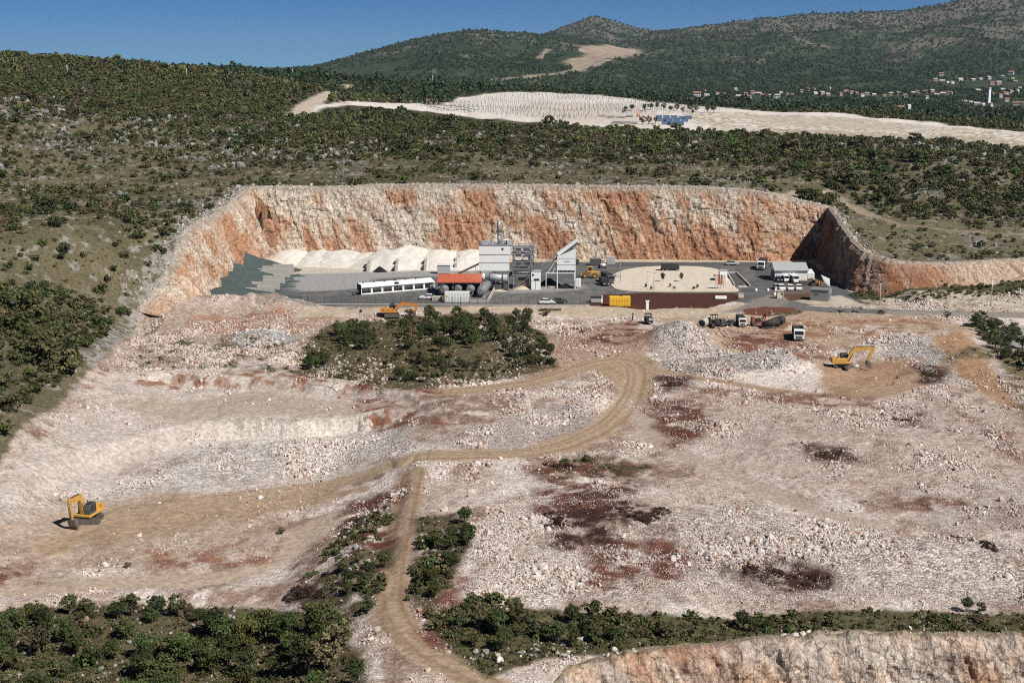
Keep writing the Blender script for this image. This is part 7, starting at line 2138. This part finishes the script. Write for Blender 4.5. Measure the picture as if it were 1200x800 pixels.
o = link('white_block', rock_mesh('white_block', MB_[0], 77, 2)); o.location = (x, y, gz(x, y) + 0.4); o.scale = (0.7, 0.6, 0.9)
tag(o, 'bright white rock block under the stretched excavator boom', 'rock')
x, y = W1(1031, 368)
b = MB(); b.tube((0, -0.2, 0.5), (0, 0.2, 0.5), 0.55, n=16); b.tube((0.9, -0.3, 0.4), (0.9, 0.2, 0.4), 0.4, n=14); b.box((0.3, 0, 0.9), (0.9, 0.4, 0.3)); o = b.build('scrap_heap', M['rubber'], None); o.location = (x, y, gz(x, y))
tag(o, 'pair of old black tyres lying beside the road', 'tyres')

# ------------------------------------------------------------------ pale field: mounting posts, stacked panels, trees
pm = MB(); pm.box((0, 0, 1.2), (0.34, 0.34, 2.8)); pm.box((0, 0, 2.55), (0.5, 0.3, 0.12))
p0 = pm.build('mounting_post', M['grey'], None)
me0 = p0.data; bpy.data.objects.remove(p0)
FP = WP([(470, 122), (545, 116), (592, 110), (700, 112.5), (800, 124), (860, 129), (790, 133), (720, 134), (660, 141), (600, 137), (540, 131)])
xs = [p[0] for p in FP]; ys = [p[1] for p in FP]
pts = []
yy = min(ys)
while yy < max(ys):
    xx = min(xs) + random.uniform(0, 3)
    while xx < max(xs):
        if random.random() < 0.86: pts.append((xx + random.uniform(-.2, .2), yy + (xx - min(xs)) * 0.05))
        xx += 3.8
    yy += 19
pts = np.array(pts); k = inside(pts[:, 0], pts[:, 1], FP); pts = pts[k]
pts = pts[np.argsort(pts[:, 1])]
zz = height(pts[:, 0], pts[:, 1])
pu, pv, pd = to_px(pts[:, 0], pts[:, 1], zz)
for i in range(min(300, len(pts))):
    o = link('mounting_post', me0); o.location = (pts[i, 0], pts[i, 1], zz[i])
    zn = 'left' if pu[i] < 590 else ('middle' if pu[i] < 690 else 'right')
    tag(o, f'grey steel mounting post in the {zn} part of the pale field, nearer rows', 'post', f'mounting posts, {zn} part of the pale field')
if len(pts) > 300:
    C_POST = proto_coll('post', [proto('mounting_post_far', me0)])
    r_ = len(pts) - 300
    stuff('mounting_posts', C_POST, np.stack([pts[300:, 0], pts[300:, 1], zz[300:]], 1), np.ones((r_, 3)), np.zeros((r_, 3)), 'far rows of grey steel mounting posts on the pale field', 'posts')
def at_field(px, py):
    return W1(px, py)
for i, (pa, pb) in enumerate((((497, 125), (553, 134.5)), ((506, 123.5), (560, 131.5)))):
    a = at_field(*pa); c = at_field(*pb)
    e = empty('rail_row', (a[0], a[1], 0), 0, ['front', 'rear'][i] + ' one of two long grey mounting rail rows on the pale field', 'rail row', 'rail rows on the pale field')
    b = MB(); n = 14
    P_ = [(a[0] + (c[0] - a[0]) * t / n, a[1] + (c[1] - a[1]) * t / n) for t in range(n + 1)]
    Zs_ = [gz(*p) for p in P_]
    for t in range(n):
        b.bar((P_[t][0] - a[0], P_[t][1] - a[1], Zs_[t] + 1.7), (P_[t + 1][0] - a[0], P_[t + 1][1] - a[1], Zs_[t + 1] + 1.7), 0.9, 0.35)
    b.build('rail', M['grey'], e)
    b = MB()
    for t in range(n + 1): b.bar((P_[t][0] - a[0], P_[t][1] - a[1], Zs_[t] - .2), (P_[t][0] - a[0], P_[t][1] - a[1], Zs_[t] + 1.7), 0.25)
    b.build('posts', M['grey'], e)
BL = [(772, 139), (781, 139), (790, 139), (799, 139.5), (807, 139.5), (776, 142.5), (784, 142.5), (793, 143), (802, 143), (780, 146), (789, 146.5), (797, 146.5)]
for i, (px, py) in enumerate(BL):
    x, y = at_field(px, py)
    e = empty('panel_crate', (x, y, gz(x, y)), random.uniform(-.1, .1), ('stack of blue panels, ' + ['first', 'second', 'third', 'fourth', 'fifth', 'first', 'second', 'third', 'fourth', 'first', 'second', 'third'][i] + ' from the left in the ' + ('rear' if i < 5 else 'middle' if i < 9 else 'front') + ' row on the pale field'), 'panel stack', 'blue panel stacks on the pale field')
    hh = random.uniform(1.7, 2.4)
    b = MB(); b.box((0, 0, 0.2 + hh / 2), (4.9, 2.6, hh)); b.build('panels', M['bluepanel'], e)
    b = MB(); b.box((0, 0, 0.1), (5.0, 2.7, 0.2)); b.build('pallet', M['dgrey'], e)
for i, (px, py, w_) in enumerate([(706, 137, 5.5), (716, 138, 6), (728, 138.5, 6.5), (738, 137, 5), (722, 144.5, 5), (732, 145, 6), (742, 145.5, 5)]):
    x, y = at_field(px, py)
    e = empty('steel_stack', (x, y, gz(x, y)), 0, 'grey rail stack, ' + ['first', 'second', 'third', 'fourth', 'first', 'second', 'third'][i] + ' from the left in the ' + ('rear' if i < 4 else 'front') + ' row by the telehandler', 'steel stack', 'grey rail stacks on the pale field')
    b = MB(); b.box((0, 0, 0.8), (w_, 2.4, 1.2)); b.build('rails', M['grey'], e)
    b = MB()
    for xx in (-w_ / 3, w_ / 3): b.box((xx, 0, 0.1), (0.3, 2.4, 0.2))
    b.build('bearer', M['wood'], e)
x, y = at_field(748, 137)
e = empty('telehandler', (x, y, gz(x, y)), math.pi * 0.5, 'orange telehandler with raised boom among the stacks on the field', 'telehandler')
b = MB(); b.box((0, 0, 1.3), (4.4, 2.0, 1.0)); b.box((0.2, 0.5, 2.2), (1.6, 1.0, 1.2)); b.build('body', M['orange'], e, 0.06)
b = MB(); b.bar((-1.8, -0.5, 2.0), (2.6, -0.5, 6.5), 0.5); b.bar((2.6, -0.5, 6.5), (3.6, -0.5, 6.0), 0.4); b.build('boom', M['orange'], e)
for x_ in (-1.4, 1.4):
    for y_ in (-0.95, 0.95): wheel(e, x_, y_, 0.65, 0.5, None)
for i, (px, py, r) in enumerate([(733, 131, 2.6), (740, 130, 3.0), (755, 130, 3.0), (762, 129, 3.2), (770, 128, 3.0), (778, 129, 3.2), (786, 131, 2.8), (793, 130, 3.0), (800, 132, 2.6), (809, 131, 3.4), (816, 131, 2.6), (829, 132, 3.6), (836, 132, 3.2), (753, 146, 3.0), (760, 146, 3.0), (768, 145, 2.4), (731, 133, 2.0), (812, 134, 2)]):
    x, y = at_field(px, py)
    tree(x, y, r, 'behind the blue panel stacks on the pale field' if py < 140 else 'in front of the blue panel stacks on the pale field', 1.0, (0, 1, 4))

# ------------------------------------------------------------------ village at the foot of the mountains
WALLS = [M['white'], M['stonewall'], M['pinkwall']]
def house_parts(wm, w, d, h, rf):
    b = MB(); b.prism([(-d / 2, 0), (d / 2, 0), (d / 2, h), (0, h + d * 0.28), (-d / 2, h)], -w / 2, w / 2, 'x'); bw_ = b.build('wall', wm, None)
    b = MB(); b.prism([(-d / 2 - .5, h - .2), (0, h + d * .28 + .12), (0, h + d * .28 + .45), (-d / 2 - .5, h + .13)], -w / 2 - .4, w / 2 + .4, 'x'); b.prism([(d / 2 + .5, h - .2), (0, h + d * .28 + .12), (0, h + d * .28 + .45), (d / 2 + .5, h + .13)], -w / 2 - .4, w / 2 + .4, 'x')
    br = b.build('roof', rf, None)
    b = MB()
    for k in range(3):
        for zz in ((1.6,) if h < 4.5 else (1.6, 4.4)): b.box((-w / 2 + w * (k + .5) / 3, -d / 2 - .02, zz), (1.1, 0.08, 1.4))
    bi = b.build('window', M['glass'], None)
    ms = (bw_.data, br.data, bi.data)
    for o in (bw_, br, bi): bpy.data.objects.remove(o)
    return ms
HPROT = {(k, j): house_parts(WALLS[k], 10.0, 8.0, (5.8, 3.6, 6.4)[j], (M['tile'], M['stonewall'], M['lgrey'], M['tile'])[(k * 2 + j) % 4]) for k in range(3) for j in range(3)}
CN = ['white rendered', 'grey stone', 'pinkish']
RNK = ['two storey', 'low', 'tall']
seen = {}
for i, ((px, py, wpx, kind), (x, y)) in enumerate(zip(VILL, VXY)):
    dep = y * math.cos(PITCH) + math.sin(PITCH) * CAM_H
    wm = wpx * dep / FOC * 0.95
    j = random.randrange(3)
    zn = ('at the left end of the village' if px < 860 else 'in the village row left of centre' if px < 935 else 'in the middle of the village row' if px < 1000 else 'in the right half of the village row' if px < 1080 else
          'in the upper right of the village' if py < 100 else 'near the white tower' if abs(px - 1158) < 24 else 'at the far right of the village' if px > 1170 else 'just left of the tower quarter')
    lab = f'{RNK[j]} {CN[kind]} house {zn}'
    e = empty('village_house', (x, y, gz(x, y) - 0.3), random.uniform(-0.6, 0.6), lab, 'house', f'{RNK[j]} {CN[kind]} houses {zn}')
    sc = wm / 10.0
    e.scale = (sc, min(sc, 1.6), min(max(sc * 0.9, 0.85), 1.5))
    for nm, me in zip(('wall', 'roof', 'window'), HPROT[(kind, j)]): link(nm, me, e)
x, y = TOWER
dep = y * math.cos(PITCH) + 22.6; ht = zat(1158.5, 102.5, y) - gz(x, y)
e = empty('white_tower', (x, y, gz(x, y)), 0, 'tall slim white tower rising over the far right of the village', 'tower')
b = MB(); b.box((0, 0, ht * .46), (4.4, 4.4, ht * .92), 0.3, 0.85); b.build('shaft', M['white_clean'], e)
b = MB(); b.box((0, 0, ht * .96), (4.2, 4.2, ht * .09), 0.3, 0.9); b.build('top_storey', M['lgrey'], e)
b = MB(); b.box((0, 0, ht * .925), (4.8, 4.8, 0.5), 0.3); b.build('gallery', M['concrete'], e)
for px, py, top_, lab in ((507, 97, 88, 'power pole in the wood behind the pale field'), (79, 84, 76, 'thin power pole in the wood near the left horizon'), (219, 89, 81, 'thin power pole in the wood left of the dirt road'), (343, 86, 80, 'thin power pole near the meeting of ridge and mountain')):
    x, y = W1(px, py + 3); h = zat(px, top_, y) - gz(x, y)
    e = empty('power_pole', (x, y, gz(x, y)), 0, lab, 'pole')
    b = MB(); b.tube((0, 0, -0.5), (0, 0, h), 0.28, 0.2, 8); b.build('pole', M['lgrey'], e)
    b = MB(); b.bar((-1.2, 0, h - .6), (1.2, 0, h - .6), 0.2); b.build('crossarm', M['grey'], e)
# ------------------------------------------------------------------ thin air haze over the whole land
mh, nt, N_, L_, bs = new_mat('thin air haze')
N_.remove(bs)
pv = N_.new('ShaderNodeVolumePrincipled')
pv.inputs['Color'].default_value = (0.62, 0.78, 1.0, 1)
pv.inputs['Density'].default_value = 2.2e-5
pv.inputs['Anisotropy'].default_value = 0.1
L_.new(pv.outputs['Volume'], N_['Material Output'].inputs['Volume'])
zmin = min(Z.min(), Z2.min()) - 1.5; zmax = max(Z2.max() + 25, CAM_H + 10)
b = MB(); b.box((0, 13000, (zmin + zmax) / 2), (36000, 26600, zmax - zmin))
oz = b.build('haze', mh, None)
tag(oz, kind='stuff')
SC.cycles.volume_bounces = 0
SC.cycles.volume_step_rate = 10
